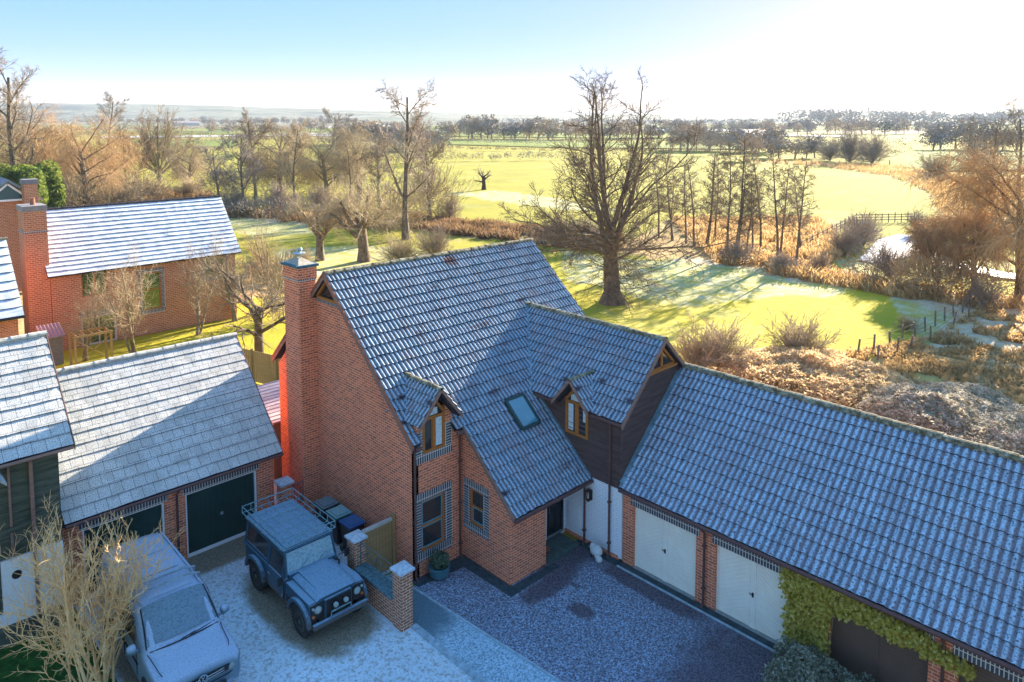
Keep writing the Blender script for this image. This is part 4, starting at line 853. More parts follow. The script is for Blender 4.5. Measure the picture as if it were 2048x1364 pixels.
b.tube([(-0.755, 1.90, 1.84), (-0.4, 1.86, 1.90), (0, 1.85, 1.92), (0.4, 1.86, 1.90), (0.755, 1.90, 1.84)], 0.018, 5); b.tube([(-0.86, 0.10, 0.58), (-0.6, -0.02, 0.60), (0.6, -0.02, 0.60), (0.86, 0.10, 0.58)], 0.014, 5); b.build('panel_gap', M_BLACKP, vn)
b = MB(); b.prism([(-0.55, -0.058, 0.42), (0.55, -0.058, 0.42), (0.52, -0.058, 0.54), (-0.52, -0.058, 0.54)], (0, -0.01, 0)); b.build('lower_grille', M_BLACKP, vn)
bd = bd; b = MB(); b.lathe([(0.10, -0.056), (0.10, -0.03)], (0, 0, zc), 'y', 24); b.build('badge_disc', M_BLACKP, bd)
b = MB()
M_BAR = plain('frosted_bar', (0.25, 0.33, 0.38), 0.6, 0, 0.4, 10)
for y in (2.28, 2.62):
    b = MB(); b.tube([(-0.78, y, 1.88), (-0.80, y, 1.98), (-0.5, y, 2.06), (0.5, y, 2.06), (0.80, y, 1.98), (0.78, y, 1.88)], 0.030, 8); b.build('roof_bar', M_BAR, vn)
b = MB()
for s in (-1, 1): b.beam((s*0.70, 1.95, 1.93), (s*0.70, 5.1, 1.935), 0.03, 0.03)
for y in (2.0, 3.0, 4.0): b.beam((-0.5, y, 1.975), (0.5, y, 1.975), 0.02, 0.012)
b.build('roof_rib', M_VAN, vn)
vn.location = (-9.38, 1.92, 0); vn.scale = (1.12, 1.13, 1.10); vn.rotation_euler = (0, 0, R(-1.5))
# ================================================================== yard objects
def frosty_pier(name, x0, x1, y0, y1, h, label):
    p = thing(name, ((x0+x1)/2, (y0+y1)/2, 0), label, 'pier'); m = MB(); m.box(x0, x1, y0, y1, 0, h); m.build('shaft', M_PIER, p)
    m = MB(); m.box(x0-0.06, x1+0.06, y0-0.06, y1+0.06, h, h+0.07); m.add([(x0-0.06, y0-0.06, h+0.07), (x1+0.06, y0-0.06, h+0.07), (x1+0.06, y1+0.06, h+0.07), (x0-0.06, y1+0.06, h+0.07), ((x0+x1)/2, (y0+y1)/2, h+0.13)], [(0, 1, 4), (1, 2, 4), (2, 3, 4), (3, 0, 4)]); m.build('cap', M_FROSTCAP, p)
M_PIER = brick('warm_brick', (0.46, 0.16, 0.08), (0.32, 0.10, 0.055), (0.80, 0.60, 0.44), 0.25, 0.094)
frosty_pier('gate_pier', -3.94, -3.52, 0.68, 1.12, 1.80, 'brick pier with frosted cap at the near end of the low wall, in warm coloured brick')
frosty_pier('gate_pier', -3.94, -3.52, 3.25, 3.70, 1.72, 'brick pier with frosted cap beside the timber gate and the blue vehicle bonnet')
lw = thing('low_wall', (-3.73, 2.2, 0), 'low brick wall with dark frosted coping between the two capped piers', 'wall')
m = MB(); m.box(-3.90, -3.56, 1.12, 3.25, 0, 0.82); m.build('brickwork', M_PIER, lw); m = MB(); m.box(-3.98, -3.48, 1.125, 3.245, 0.82, 0.88); m.build('coping', plain('frosted_slate_coping', (0.10, 0.19, 0.22), 0.9, 0, 0.5, 9), lw)
ir = thing('iron_railing', (-3.73, 2.2, 0.88), 'painted iron scroll railing panel with a central ring standing on the low wall', 'railing')
m = MB(); X = -3.73; y0, y1, z0, z1, yc, zc = 1.14, 3.23, 0.95, 1.70, 2.18, 1.31
m.tube([(X, y0, z0+0.02), (X, y1, z0+0.02)], 0.014, 6); m.tube([(X, y0, z1), (X, y1, z1)], 0.016, 6); m.tube([(X, y1, z0-0.07), (X, y1, z1)], 0.018, 6); m.tube([(X, y0, z0-0.07), (X, y0, z1)], 0.018, 6)
for ey, ez in ((y0, z0), (y0, z1), (y1, z0), (y1, z1), (y0, zc), (y1, zc)):
    d = math.hypot(yc-ey, zc-ez); m.tube([(X, ey, ez), (X, yc+(ey-yc)*0.17/d, zc+(ez-zc)*0.24/d)], 0.012, 6)
m.tube([(X, yc+0.16*math.cos(t), zc+0.25*math.sin(t)) for t in np.linspace(0, 2*math.pi, 19)], 0.014, 6, cap=False); m.build('scroll_panel', M_IRON, ir)
tg_ = thing('timber_gate', (-2.9, 3.45, 0), 'close boarded timber side gate with frosted top rail between pier and house wall', 'gate')
m = MB(); n = 9
for i in range(n): m.box(-3.48+i*1.12/n+0.004, -3.48+(i+1)*1.12/n-0.004, 3.44, 3.47, 0.08, 1.78)
m.build('boards', M_GATEWOOD, tg_); m = MB(); m.box(-3.50, -2.36, 3.40, 3.50, 1.78, 1.88); m.build('top_rail', plain('frosted_rail', (0.45, 0.42, 0.38), 0.9, 0, 0.2, 8), tg_); m = MB(); m.box(-2.36, -2.22, 3.38, 3.52, 0, 1.98); m.build('gate_post', M_GATEWOOD, tg_); m = MB(); m.box(-3.40, -3.25, 3.41, 3.435, 1.0, 1.04); m.build('latch', M_IRON, tg_)
def bin_(x, y, lid, label):
    p = thing('wheelie_bin', (x, y, 0), label, 'bin', 'wheelie bins against the chimney wall'); m = MB()
    a = 0.30; c = 0.34
    m.add([(x-a*.8, y-c*.8, 0.06), (x+a*.8, y-c*.8, 0.06), (x+a*.8, y+c*.8, 0.06), (x-a*.8, y+c*.8, 0.06), (x-a, y-c, 1.05), (x+a, y-c, 1.05), (x+a, y+c, 1.05), (x-a, y+c, 1.05)], [(3, 2, 1, 0), (4, 5, 6, 7), (0, 1, 5, 4), (1, 2, 6, 5), (2, 3, 7, 6), (3, 0, 4, 7)]); m.build('body', M_BLACKP, p, bevel=0.02)
    m = MB(); m.prism([(x-a-0.04, y-c-0.03, 1.05), (x-a-0.04, y+c+0.03, 1.05), (x-a-0.02, y+c+0.02, 1.12), (x, y+c, 1.15), (x, y-c, 1.15), (x-a-0.02, y-c-0.02, 1.12)][::1], (0.0, 0, 0.001)) if False else m.box(x-a-0.04, x+a+0.04, y-c-0.04, y+c+0.04, 1.05, 1.12); m.box(x-a+0.05, x+a-0.05, y-c+0.06, y+c-0.06, 1.12, 1.145); m.build('lid', lid, p, bevel=0.02)
    m = MB(); m.tube([(x-0.22, y+c+0.08, 1.02), (x+0.22, y+c+0.08, 1.02)], 0.02, 6); m.box(x-0.24, x-0.2, y+c, y+c+0.08, 1.0, 1.04); m.box(x+0.2, x+0.24, y+c, y+c+0.08, 1.0, 1.04); m.build('handle', M_BLACKP, p)
    for s in (-1, 1): m = MB(); m.lathe([(0.10, x+s*0.27), (0.10, x+s*0.31)][::s], (0, y+c*0.8, 0.10), 'x', 14); m.build('wheel', M_BLACKP, p)
bin_(-2.72, 5.35, carpaint('blue_lid', (0.01, 0.05, 0.18), 0.5, 0.9, 0.5, (0.08, 0.20, 0.36), 22, 0.5), 'blue lidded wheelie bin nearest the low pier')
bin_(-2.72, 6.25, carpaint('green_lid', (0.03, 0.14, 0.14), 0.5, 0.9, 0.5, (0.30, 0.50, 0.52), 22, 0.8), 'green lidded frosty wheelie bin in the middle of three')
bin_(-2.72, 7.15, carpaint('black_lid', (0.02, 0.03, 0.035), 0.5, 0.9, 0.5, (0.30, 0.45, 0.50), 22, 0.5), 'black lidded wheelie bin nearest the chimney')
# planter
pl = thing('planter', (-1.45, 2.02, 0), 'round teal glazed planter with a small leafy shrub under the ground floor window', 'planter')
m = MB(); m.lathe([(0.20, 0.0), (0.30, 0.10), (0.36, 0.26), (0.35, 0.40), (0.38, 0.44), (0.33, 0.44), (0.30, 0.38)], (-1.45, 2.0, 0), n=24); m.build('pot', plain('teal_glaze', (0.06, 0.17, 0.20), 0.35), pl, smooth=True)
def leafball(name, parent, c, r, n, size, mat, seed=1, squash=0.8, shell=0.35, up=0.3):
    rng = np.random.default_rng(seed); d = rng.normal(size=(n, 3)); d /= np.linalg.norm(d, axis=1)[:, None]; rad = (1-shell*rng.random(n)**1.5)*(0.85+0.25*np.sin(d[:, 0]*5+seed)*np.cos(d[:, 1]*4)); p = d*rad[:, None]*np.array(r)
    nn = d+rng.normal(size=(n, 3))*0.7; nn[:, 2] += up; nn /= np.linalg.norm(nn, axis=1)[:, None]
    a = np.cross(nn, rng.normal(size=(n, 3))); a /= np.linalg.norm(a, axis=1)[:, None]; b_ = np.cross(nn, a); s = size*(0.6+0.8*rng.random(n))[:, None]
    V = np.stack([p-a*s*0.5, p+b_*s*0.28, p+a*s*0.5, p-b_*s*0.28], 1).reshape(-1, 3)+np.array(c); Fc = np.arange(4*n).reshape(n, 4)
    off = OFF.get(parent.name, Vector((0, 0, 0))) if parent is not None else Vector((0, 0, 0)); return npmesh(name, V-np.array(off), Fc, mat, parent)
leafball('foliage', pl, (-1.45, 2.0, 0.62), (0.36, 0.36, 0.30), 900, 0.10, M_POTLEAF, 3)
pt = thing('terracotta_pot', (1.95, 0.25, 0.11), 'small terracotta pot on the dark doorstep', 'pot'); m = MB(); m.lathe([(0.08, 0.11), (0.12, 0.30), (0.135, 0.30), (0.135, 0.34), (0.11, 0.34), (0.10, 0.28)], (1.95, 0.25, 0), n=18); m.build('pot', plain('terracotta', (0.35, 0.12, 0.07), 0.8), pt, smooth=True)
# sheep ornament
sh = thing('sheep_ornament', (3.18, -1.0, 0), 'white sheep garden ornament with dark face against the white wall', 'ornament')
def blob(name, parent, parts, mat, jit=0.0, seg=14):
    m = MB()
    for c, r_ in parts:
        vs = []; fs = []
        for i in range(seg//2+1):
            th = math.pi*i/(seg//2)
            for k in range(seg):
                ph = 2*math.pi*k/seg; j = 1+jit*(random.random()-0.5); vs.append((c[0]+r_[0]*math.sin(th)*math.cos(ph)*j, c[1]+r_[1]*math.sin(th)*math.sin(ph)*j, c[2]+r_[2]*math.cos(th)*j))
        for i in range(seg//2):
            for k in range(seg): l = (k+1) % seg; fs.append((i*seg+k, (i+1)*seg+k, (i+1)*seg+l, i*seg+l))
        m.add(vs, fs)
    return m.build(name, mat, parent, smooth=True)
M_WOOL = plain('white_ornament', (0.62, 0.62, 0.60), 0.9, 0, 0.12, 20)
blob('body', sh, [((3.18, -1.0, 0.30), (0.19, 0.25, 0.19)), ((3.16, -0.84, 0.40), (0.11, 0.11, 0.12))], M_WOOL, 0.12)
blob('head', sh, [((3.12, -0.74, 0.44), (0.055, 0.10, 0.065)), ((3.06, -0.80, 0.47), (0.05, 0.02, 0.02)), ((3.20, -0.78, 0.47), (0.05, 0.02, 0.02))], M_BLACKP)
m = MB()
for a, c in ((-0.10, -0.14), (0.10, -0.14), (-0.10, 0.14), (0.10, 0.14)): m.tube([(3.18+a, -1.0+c, 0), (3.18+a, -1.0+c, 0.2)], 0.025, 8)
m.build('legs', M_BLACKP, sh)
lm = thing('lamb_ornament', (3.05, -1.22, 0), 'small round white lamb ornament in front of the larger sheep', 'ornament')
blob('body', lm, [((3.05, -1.22, 0.13), (0.11, 0.14, 0.12)), ((3.02, -1.12, 0.19), (0.05, 0.06, 0.06))], M_WOOL, 0.1)
# far houses -------------------------------------------------------------
M_FARFR = plain('pale_window_frame', (0.55, 0.48, 0.44), 0.7)
fh = thing('neighbour_house', (-4.4, 38.4, 0), 'orange brick house with thickly frosted roof and big stepped chimney behind the bare trees', 'house')
FY = 38.4
m = MB(); holes_wall(m, 'y', FY, FY+0.3, -4.7, 7.6, 0, 5.2, [(-2.95, -1.35, 3.35, 5.05), (0.85, 2.1, 1.75, 4.4), (5.3, 6.75, 3.45, 4.95), (-3.1, -0.9, 0.0, 2.0)]); m.box(-4.7, -4.4, FY+0.3, 44.6, 0, 5.2); m.box(7.3, 7.6, FY+0.3, 44.6, 0, 5.2); m.box(-4.4, 7.3, 44.3, 44.6, 0, 5.2)
m.prism([(-4.7, FY, 5.2), (-4.7, 44.6, 5.2), (-4.7, 41.5, 8.8)], (0.3, 0, 0)); m.prism([(7.3, FY, 5.2), (7.3, 44.6, 5.2), (7.3, 41.5, 8.8)], (0.3, 0, 0)); m.build('brick_wall', MB_BRICK_FAR, fh)
SF = [M_SLATE_FAR, M_TILE_EDGE]
tiles('roof', fh, (-4.95, 37.95, 5.10), (1, 0, 0), (0, 3.55, 4.05), 12.85, math.hypot(3.55, 4.05), SF, course=0.36, flat=True, thk=0.07)
tiles('rear_roof', fh, (7.9, 45.05, 5.10), (-1, 0, 0), (0, -3.55, 4.05), 12.85, math.hypot(3.55, 4.05), SF, course=0.40, flat=True, thk=0.06)
ridge(fh, (-4.95, 41.5, 9.17), (7.9, 41.5, 9.17), 0.14, 0.45, M_TILE_EDGE)
m = MB(); m.box(-6.0, -4.72, 38.5, 40.2, 0, 9.4); m.build('chimney', MB_BRICK_FAR, fh)
m = MB(); m.box(-6.05, -4.67, 38.45, 40.25, 9.4, 9.75); m.build('chimney_cap', plain('grey_cap', (0.25, 0.24, 0.25), 0.9), fh); m = MB(); m.box(-6.04, -4.68, 38.46, 40.24, 8.0, 8.12); m.build('string_course', MB_BLUE, fh)
m = MB(); m.lathe([(0.16, 9.75), (0.13, 10.15), (0.16, 10.2)], (-5.3, 39.3, 0), n=12); m.build('chimney_pot', plain('clay_pot', (0.34, 0.14, 0.09), 0.8), fh)
window(fh, 'y', FY, -2.95, -1.35, 3.35, 5.05, M_OAK, M_GLASS_GREEN, bars_u=(-2.15,)); window(fh, 'y', FY, 0.85, 2.1, 1.75, 4.4, M_OAK, M_GLASS_GREEN, bars_z=(3.2,)); window(fh, 'y', FY, 5.3, 6.75, 3.45, 4.95, M_OAK, M_GLASS_GREEN, bars_u=(6.0,))
window(fh, 'y', FY, -3.1, -0.9, 0.0, 2.0, M_FARFR, M_GLASS_GREEN, bars_u=(-2.0,), name='patio_door', fw_=0.14)
m = MB()
for u0, u1, z0, z1 in ((0.6, 2.35, 1.45, 1.75), (0.6, 2.35, 4.4, 4.7), (-3.2, -0.8, 2.0, 2.35), (5.05, 7.0, 3.15, 3.45)): m.box(u0, u1, FY-0.02, FY+0.02, z0, z1)
m.build('blue_brick_band', MB_BLUE, fh); m = MB()
for u0, u1, z0, z1 in ((0.6, 0.85, 1.75, 4.4), (2.1, 2.35, 1.75, 4.4), (5.05, 5.3, 3.45, 4.95), (6.75, 7.0, 3.45, 4.95)): m.box(u0, u1, FY-0.02, FY+0.02, z0, z1)
m.build('side_bricks', MB_BLUE_H, fh)
# brick house beyond, frosted roof at left edge
nh = thing('brick_cottage', (-9, 33.5, 0), 'brick house with patchy frosted roof cut by the left edge before the tall chimney', 'house')
m = MB(); m.box(-15, -7.5, 33.4, 33.7, 0, 4.1); m.box(-7.8, -7.5, 33.7, 40.5, 0, 4.1); m.prism([(-7.8, 33.4, 4.1), (-7.8, 40.6, 4.1), (-7.8, 37.0, 7.6)], (0.3, 0, 0)); m.build('brick_wall', MB_BRICK, nh)
tiles('roof', nh, (-15, 33.0, 4.0), (1, 0, 0), (0, 4, 4.0), 7.75, math.hypot(4, 4.0), [M_SLATE_FAR, M_TILE_EDGE], course=0.62, flat=True, thk=0.08); tiles('rear_roof', nh, (-7.25, 41.0, 4.0), (-1, 0, 0), (0, -4, 4.0), 7.75, math.hypot(4, 4.0), [M_SLATE_FAR, M_TILE_EDGE], course=0.62, flat=True, thk=0.08)
ridge(nh, (-15, 37, 8.05), (-7.2, 37, 8.05), 0.14, 0.5); m = MB(); m.tube([(-15, 32.95, 3.95), (-7.25, 32.95, 3.95)], 0.07, 6); m.tube([(-8.6, 33.3, 0), (-8.6, 33.3, 3.9)], 0.05, 6); m.build('gutter', M_BLACKP, nh)
# tall gabled house
a = SY(52, 400, 60); b_ = SY(0, 402, 60); zt = float(a[2]); xr = float(a[0])
th = thing('gabled_house', (xr-5, 60, 0), 'tall brown brick gable with white triangular window behind the frosted cottage', 'house')
m = MB(); m.box(xr-10.5, xr, 60, 66, 0, zt); m.prism([(xr-10.5, 60.6, zt), (xr, 60.6, zt), (xr-5.2, 60.6, zt+3.0)], (0, 5.4, 0)) ; m.build('brick_wall', MB_BRICK_FAR, th)
cxx = float(SY(15, 370, 59.6)[0]); cz = float(SY(15, 366, 59.6)[2])
m = MB()
for s in (-1, 1): m.prism([(cxx, 59.4, cz+0.35), (cxx+s*2.6, 59.4, zt+0.05), (cxx+s*2.6, 59.4, zt-0.15), (cxx, 59.4, cz+0.1)], (0, 5.5, 0))
m.build('roof', plain('grey_slates', (0.20, 0.24, 0.28), 0.7, 0, 0.2, 2), th)
m = MB(); A, B2, C2 = (cxx-1.6, 59.7, zt+0.10), (cxx+1.6, 59.7, zt+0.10), (cxx, 59.7, cz-0.1)
for p, q in ((A, B2), (B2, C2), (C2, A)): m.beam(p, q, 0.16, 0.2, up=(0, 1, 0))
o = m.build('gable_window', M_WHITEP, th); m = MB(); m.prism([A, B2, C2], (0, 0.05, 0)); m.build('pane', plain('green_glass', (0.03, 0.09, 0.10), 0.2), o)
m = MB(); p = SY(47, 362, 58.5); q = SY(75, 362, 58.5); m.box(p[0], q[0], 58.5, 59.6, 0, p[2]-0.3); m.build('chimney', MB_BRICK_FAR, th); m = MB(); m.box(p[0]-0.06, q[0]+0.06, 58.44, 59.66, p[2]-0.3, p[2]+0.1); m.build('chimney_cap', plain('grey_cap2', (0.2, 0.2, 0.22), 0.9), th)
# sun room behind the house
sr = thing('sun_room', (0, 14, 0), 'low extension with pinkish frosted seamed roof tucked behind the chimney gable', 'extension')
m = MB(); m.box(-2.3, 4, 12.2, 16.6, 0, 2.45); m.build('rendered_wall', plain('tan_render', (0.42, 0.28, 0.19), 0.9), sr)
m = MB(); m.prism([(-2.5, 11.75, 2.62), (4.2, 11.75, 2.62), (4.2, 16.9, 2.40), (-2.5, 16.9, 2.40)], (0, 0, 0.08))
for i in range(12): y = 12.0+i*0.43; m.beam((-2.5, y, 2.72-0.043*(y-11.75)), (4.2, y, 2.72-0.043*(y-11.75)), 0.03, 0.04)
m.build('seamed_roof', plain('pink_frosted_roof', (0.46, 0.37, 0.40), 0.8, 0, 0.15, 2), sr)
# garden shed, trellis arbour
sd_ = thing('garden_shed', (-5.3, 36, 0), 'small grey garden shed with sloping roof beside the neighbour chimney', 'shed')
m = MB(); m.box(-5.9, -4.9, 35.4, 36.4, 0, 1.8)
for i in range(12): m.box(-5.93, -4.87, 35.37, 36.43, 0.05+i*0.145, 0.16+i*0.145)
m.build('boarded_wall', plain('grey_boards', (0.24, 0.21, 0.20), 0.9), sd_); m = MB(); m.prism([(-6.05, 35.2, 1.80), (-4.75, 35.2, 1.80), (-4.75, 36.6, 2.3), (-6.05, 36.6, 2.3)], (0, 0, 0.07))
for i in range(7): m.beam((-6.0+i*0.2, 35.2, 1.90), (-6.0+i*0.2, 36.6, 2.40), 0.05, 0.03)
m.build('corrugated_roof', plain('pinkish_metal', (0.30, 0.22, 0.25), 0.7), sd_)
ab = thing('trellis_arbour', (-3.9, 34, 0), 'timber trellis arbour in front of the white patio doors', 'arbour')
m = MB()
for x in (-4.7, -2.7):
    for y in (33.2, 34.4): m.beam((x, y, 0), (x, y, 2.1), 0.12, 0.12)
for y in (33.2, 34.4): m.beam((-4.8, y, 2.1), (-2.6, y, 2.1), 0.1, 0.12)
m.build('posts', M_GATEWOOD, ab); m = MB(); m.beam((-4.65, 33.2, 0.4), (-2.75, 33.2, 1.9), 0.05, 0.05); m.beam((-4.65, 33.2, 1.9), (-2.75, 33.2, 0.4), 0.05, 0.05)
for i in range(5): m.beam((-4.6+i*0.45, 33.2, 2.15), (-4.6+i*0.45, 34.4, 2.15), 0.06, 0.08)
m.build('trellis', M_GATEWOOD, ab)
# fences ------------------------------------------------------------------
gf = thing('garden_fence', (2, 23, 0), 'close boarded yellow timber fence behind the dark orchard tree trunk', 'fence')
m = MB(); P0 = Vector((1.7, 26.0, 0)); P1 = Vector((3.4, 20.2, 0)); n = 38
for i in range(n):
    a = P0+(P1-P0)*(i/n); b_ = P0+(P1-P0)*((i+0.9)/n); m.beam(a+Vector((0, 0, 0.95)), b_+Vector((0, 0, 0.95)), 0.025, 1.85)
m.build('boards', M_FENCEWOOD, gf)
m = MB()
for i in range(4): p = P0+(P1-P0)*(i/3); m.box(p.x-0.1, p.x-0.0, p.y-0.05, p.y+0.05, 0, 2.0)
m.build('posts', M_FENCEWOOD, gf)
gf = thing('garden_fence', (-8, 26, 0), 'sunlit orange timber fence running down from the shed behind the garage ridge', 'fence')
m = MB(); P0 = Vector((-7.2, 30, 0)); P1 = Vector((-5.9, 22.5, 0)); n = 48
for i in range(n): m.beam(P0+(P1-P0)*(i/n)+Vector((0, 0, 1.0)), P0+(P1-P0)*((i+0.92)/n)+Vector((0, 0, 1.0)), 0.03, 2.0)
m.build('boards', M_FENCEWOOD, gf)
def wirefence(pts, h, label, name='post_fence', rails=0, wires=3, tilt=0.0):
    t = thing(name, tuple(pts[0]), label, 'fence')
    for p in pts:
        m = MB(); j = Vector((random.uniform(-tilt, tilt), random.uniform(-tilt, tilt), h*random.uniform(0.9, 1.1))); m.beam(Vector(p), Vector(p)+j, 0.10, 0.10, up=(1, 0, 0)); m.build('post', M_POST, t)
    m = MB()
    for a, b in zip(pts[:-1], pts[1:]):
        for i in range(rails+wires):
            z = h*(0.3+0.55*i/max(1, rails+wires-1)); r_ = 0.05 if rails else 0.012
            if rails: m.beam(Vector(a)+Vector((0, 0, z)), Vector(b)+Vector((0, 0, z)), 0.05, 0.11)
            else: m.tube([Vector(a)+Vector((0, 0, z)), Vector(b)+Vector((0, 0, z))], r_, 3)
    m.build('rails' if rails else 'wires', M_POST, t)
M_POST = plain('weathered_post', (0.22, 0.17, 0.13), 0.9, 0, 0.3, 3)
wp = [(1075, 435), (1168, 425), (1262, 388), (1305, 430), (1336, 362), (1382, 405), (1411, 335), (1470, 300), (1528, 270), (1583, 240), (1635, 215), (1687, 190), (1727, 165)]
lineA = [G(1348+x/2.926, 560+y/2.926) for x, y in wp if (x, y) not in ((1305, 430), (1382, 405))]
lineB = [G(1348+x/2.926, 560+y/2.926) for x, y in ((1190, 470), (1305, 430), (1382, 405), (1500, 355), (1635, 262), (1727, 225))]
wirefence(lineA, 1.15, 'row of leaning posts with wire along the frosted paddock edge', tilt=0.1)
wirefence(lineB, 1.05, 'shorter broken line of posts in the dead grass beside the paddock fence', tilt=0.2)
def interp(p, q, n): return [tuple(np.array(p)+(np.array(q)-np.array(p))*i/n) for i in range(n+1)]
wirefence(interp(G(1602, 505), G(1712, 446), 12)+interp(G(1712, 446), G(1828, 444), 9)[1:], 1.4, 'grey post and rail fence climbing from the alders then along the pond top', 'rail_fence', rails=3, wires=0)
# ================================================================== ground
def inpoly(x, y, poly):
    c = np.zeros(x.shape, bool); n = len(poly); j = n-1
    for i in range(n):
        xi, yi = poly[i][:2]; xj, yj = poly[j][:2]
        if yi != yj: c ^= ((yi > y) != (yj > y)) & (x < (xj-xi)*(y-yi)/(yj-yi)+xi)
        j = i
    return c
def vnoise(x, y, seed=0):
    xi = np.floor(x).astype(int); yi = np.floor(y).astype(int); fx = x-xi; fy = y-yi; fx = fx*fx*(3-2*fx); fy = fy*fy*(3-2*fy)
    def h(a, b):
        v = np.sin(a*127.1+b*311.7+seed*74.7)*43758.5453; return v-np.floor(v)
    return (h(xi, yi)*(1-fx)+h(xi+1, yi)*fx)*(1-fy)+(h(xi, yi+1)*(1-fx)+h(xi+1, yi+1)*fx)*fy
def fbm(x, y, seed=0, o=4):
    s = 0; a = 0.5; t = 0
    for k in range(o): s = s+a*vnoise(x*2**k, y*2**k, seed+k); t += a; a *= 0.5
    return s/t
azs = np.concatenate([np.linspace(-180, -50, 14)[:-1], np.linspace(-50, 50, 430), np.linspace(50, 180, 14)[1:]])
ds = np.concatenate([np.array([0.5, 6]), np.geomspace(13, 9000, 470)])
A_, D_ = np.meshgrid(np.radians(azs), ds); base_az = math.atan2(_f[1], _f[0])
GXs = CAM[0]+D_*np.cos(base_az-A_); GYs = CAM[1]+D_*np.sin(base_az-A_)
dep = D_*np.cos(A_); 
pxs = 1024+F*np.tan(np.clip(A_, -1.4, 1.4)); dpos = np.maximum(np.where(np.cos(A_) > 0.05, dep, D_), 1)
hx = [-3000, 0, 100, 300, 500, 700, 900, 1100, 1300, 1450, 1600, 1800, 2048, 2400, 6000]; hy = [207, 207, 207, 208, 213, 219, 225, 230, 231, 229, 225, 222, 219, 216, 216]
ridge_y = np.interp(pxs, hx, hy)+1.2*(fbm(A_*40, A_*0+3, 5)-0.5)*2
zmax = CH+(YH-ridge_y)/F*2600
tt = np.clip((dpos-1500)/(2600-1500), 0, 1); tt = tt*tt*(3-2*tt)
GZ = zmax*tt*(0.93+0.14*fbm(GXs/500, GYs/500, 2))*np.where(dpos > 2700, 0.85, 1)
pj = 2.2*(fbm(GXs/5, GYs/5, 11)-0.5)*np.clip(dpos/60, 0.5, 6); pk = 2.2*(fbm(GXs/5, GYs/5, 29)-0.5)*np.clip(dpos/60, 0.5, 6)
def pmask(*pix):
    return inpoly(GXs+pj, GYs+pk, [G(*p) for p in pix]).astype(float)
rough = np.zeros_like(GXs)
for P in (((820, 430), (960, 450), (1100, 462), (1250, 478), (1340, 440), (1640, 432), (1690, 445), (1610, 500), (1700, 545), (1850, 575), (2080, 600), (2080, 640), (1900, 628), (1750, 580), (1600, 560), (1430, 528), (1240, 505), (1100, 492), (900, 470), (800, 455)),
          ((1480, 322), (1640, 332), (1780, 352), (1860, 385), (1880, 430), (1960, 470), (2300, 470), (2300, 370), (2048, 352), (1900, 352), (1800, 335), (1600, 322)),
          ((1350, 745), (1440, 712), (1600, 700), (1750, 708), (1850, 680), (1960, 610), (2300, 640), (2400, 1100), (1400, 1100)),
          ((-200, 380), (260, 378), (420, 385), (470, 425), (700, 435), (820, 430), (800, 460), (640, 455), (450, 432), (300, 420), (-200, 480)),
          ((0, 700), (700, 560), (560, 520), (440, 560), (-300, 560))):
    rough = np.maximum(rough, pmask(*P))
frost = np.zeros_like(GXs)
for P, v in ((((1130, 500), (1260, 520), (1420, 515), (1570, 552), (1700, 575), (1660, 592), (1560, 588), (1460, 598), (1360, 612), (1250, 585), (1130, 560)), 0.72), (((900, 388), (980, 380), (1120, 398), (1230, 420), (1120, 418), (980, 402)), 0.7), (((560, 495), (700, 490), (860, 500), (960, 520), (700, 560), (560, 540)), 0.6), (((440, 432), (600, 440), (660, 466), (520, 474), (450, 460)), 0.6),
             (((1780, 585), (1960, 600), (2300, 640), (2300, 790), (1980, 760), (1900, 700), (1840, 690)), 0.8), (((1680, 520), (1900, 500), (2060, 520), (2060, 545), (1800, 560), (1700, 550)), 0.6)):
    frost = np.maximum(frost, pmask(*P)*v)
frost = np.maximum(frost, 0.15*(fbm(GXs/9, GYs/9, 8) > 0.66))
far = np.clip((dpos-420)/300, 0, 1); hill = np.clip((dpos-1100)/500, 0, 1)
yard = ((GXs > -22) & (GXs < 11) & (GYs > -20) & (GYs < 18)).astype(float)
bump = rough*(0.45*(fbm(GXs/1.6, GYs/1.6, 3)-0.45))*np.clip(dpos/50, 0, 2)+0.10*(fbm(GXs/4, GYs/4, 9)-0.5)
GZ = GZ+bump*(1-yard)-0.03
V = np.stack([GXs, GYs, GZ], -1).reshape(-1, 3); nA = len(azs); nD = len(ds)
ii, jj = np.meshgrid(np.arange(nD-1), np.arange(nA-1), indexing='ij'); q = (ii*nA+jj).ravel(); Fq = np.stack([q, q+nA, q+nA+1, q+1], 1)
t = NT('meadow_ground', 1.0); pos = t.pos()
n1 = t.noise(pos, 0.11, 5, 0.65); n2 = t.noise(pos, 1.3, 5, 0.7); n3 = t.noise(pos, 0.02, 3, 0.5)
grass = t.mix(t.ramp(n1, [(0.35, 0.0), (0.65, 1.0)]), (0.36, 0.33, 0.010), (0.54, 0.45, 0.022)); grass = t.mix(t.math('MULTIPLY', t.ramp(n2, [(0.5, 0.0), (0.7, 1.0)]), 0.5), grass, (0.56, 0.46, 0.12)); grass = t.mix(t.math('MULTIPLY', t.ramp(t.noise(pos, 4.0, 3, 0.7), [(0.5, 0.0), (0.62, 1.0)]), 0.22), grass, (0.17, 0.18, 0.02))
rg = t.mix(t.ramp(n2, [(0.35, 0.0), (0.65, 1.0)]), (0.46, 0.26, 0.11), (0.66, 0.46, 0.20)); rg = t.mix(t.ramp(n1, [(0.5, 0.0), (0.7, 0.7)]), rg, (0.44, 0.38, 0.09))
c = t.mix(t.attr('rough'), grass, rg)
fv = t.vor(t.mapping(pos, (0.0035, 0.0070, 1), rot=(0, 0, 0.8)), 1.0); fsep = t.n('ShaderNodeSeparateColor'); t.set(fsep.inputs[0], fv)
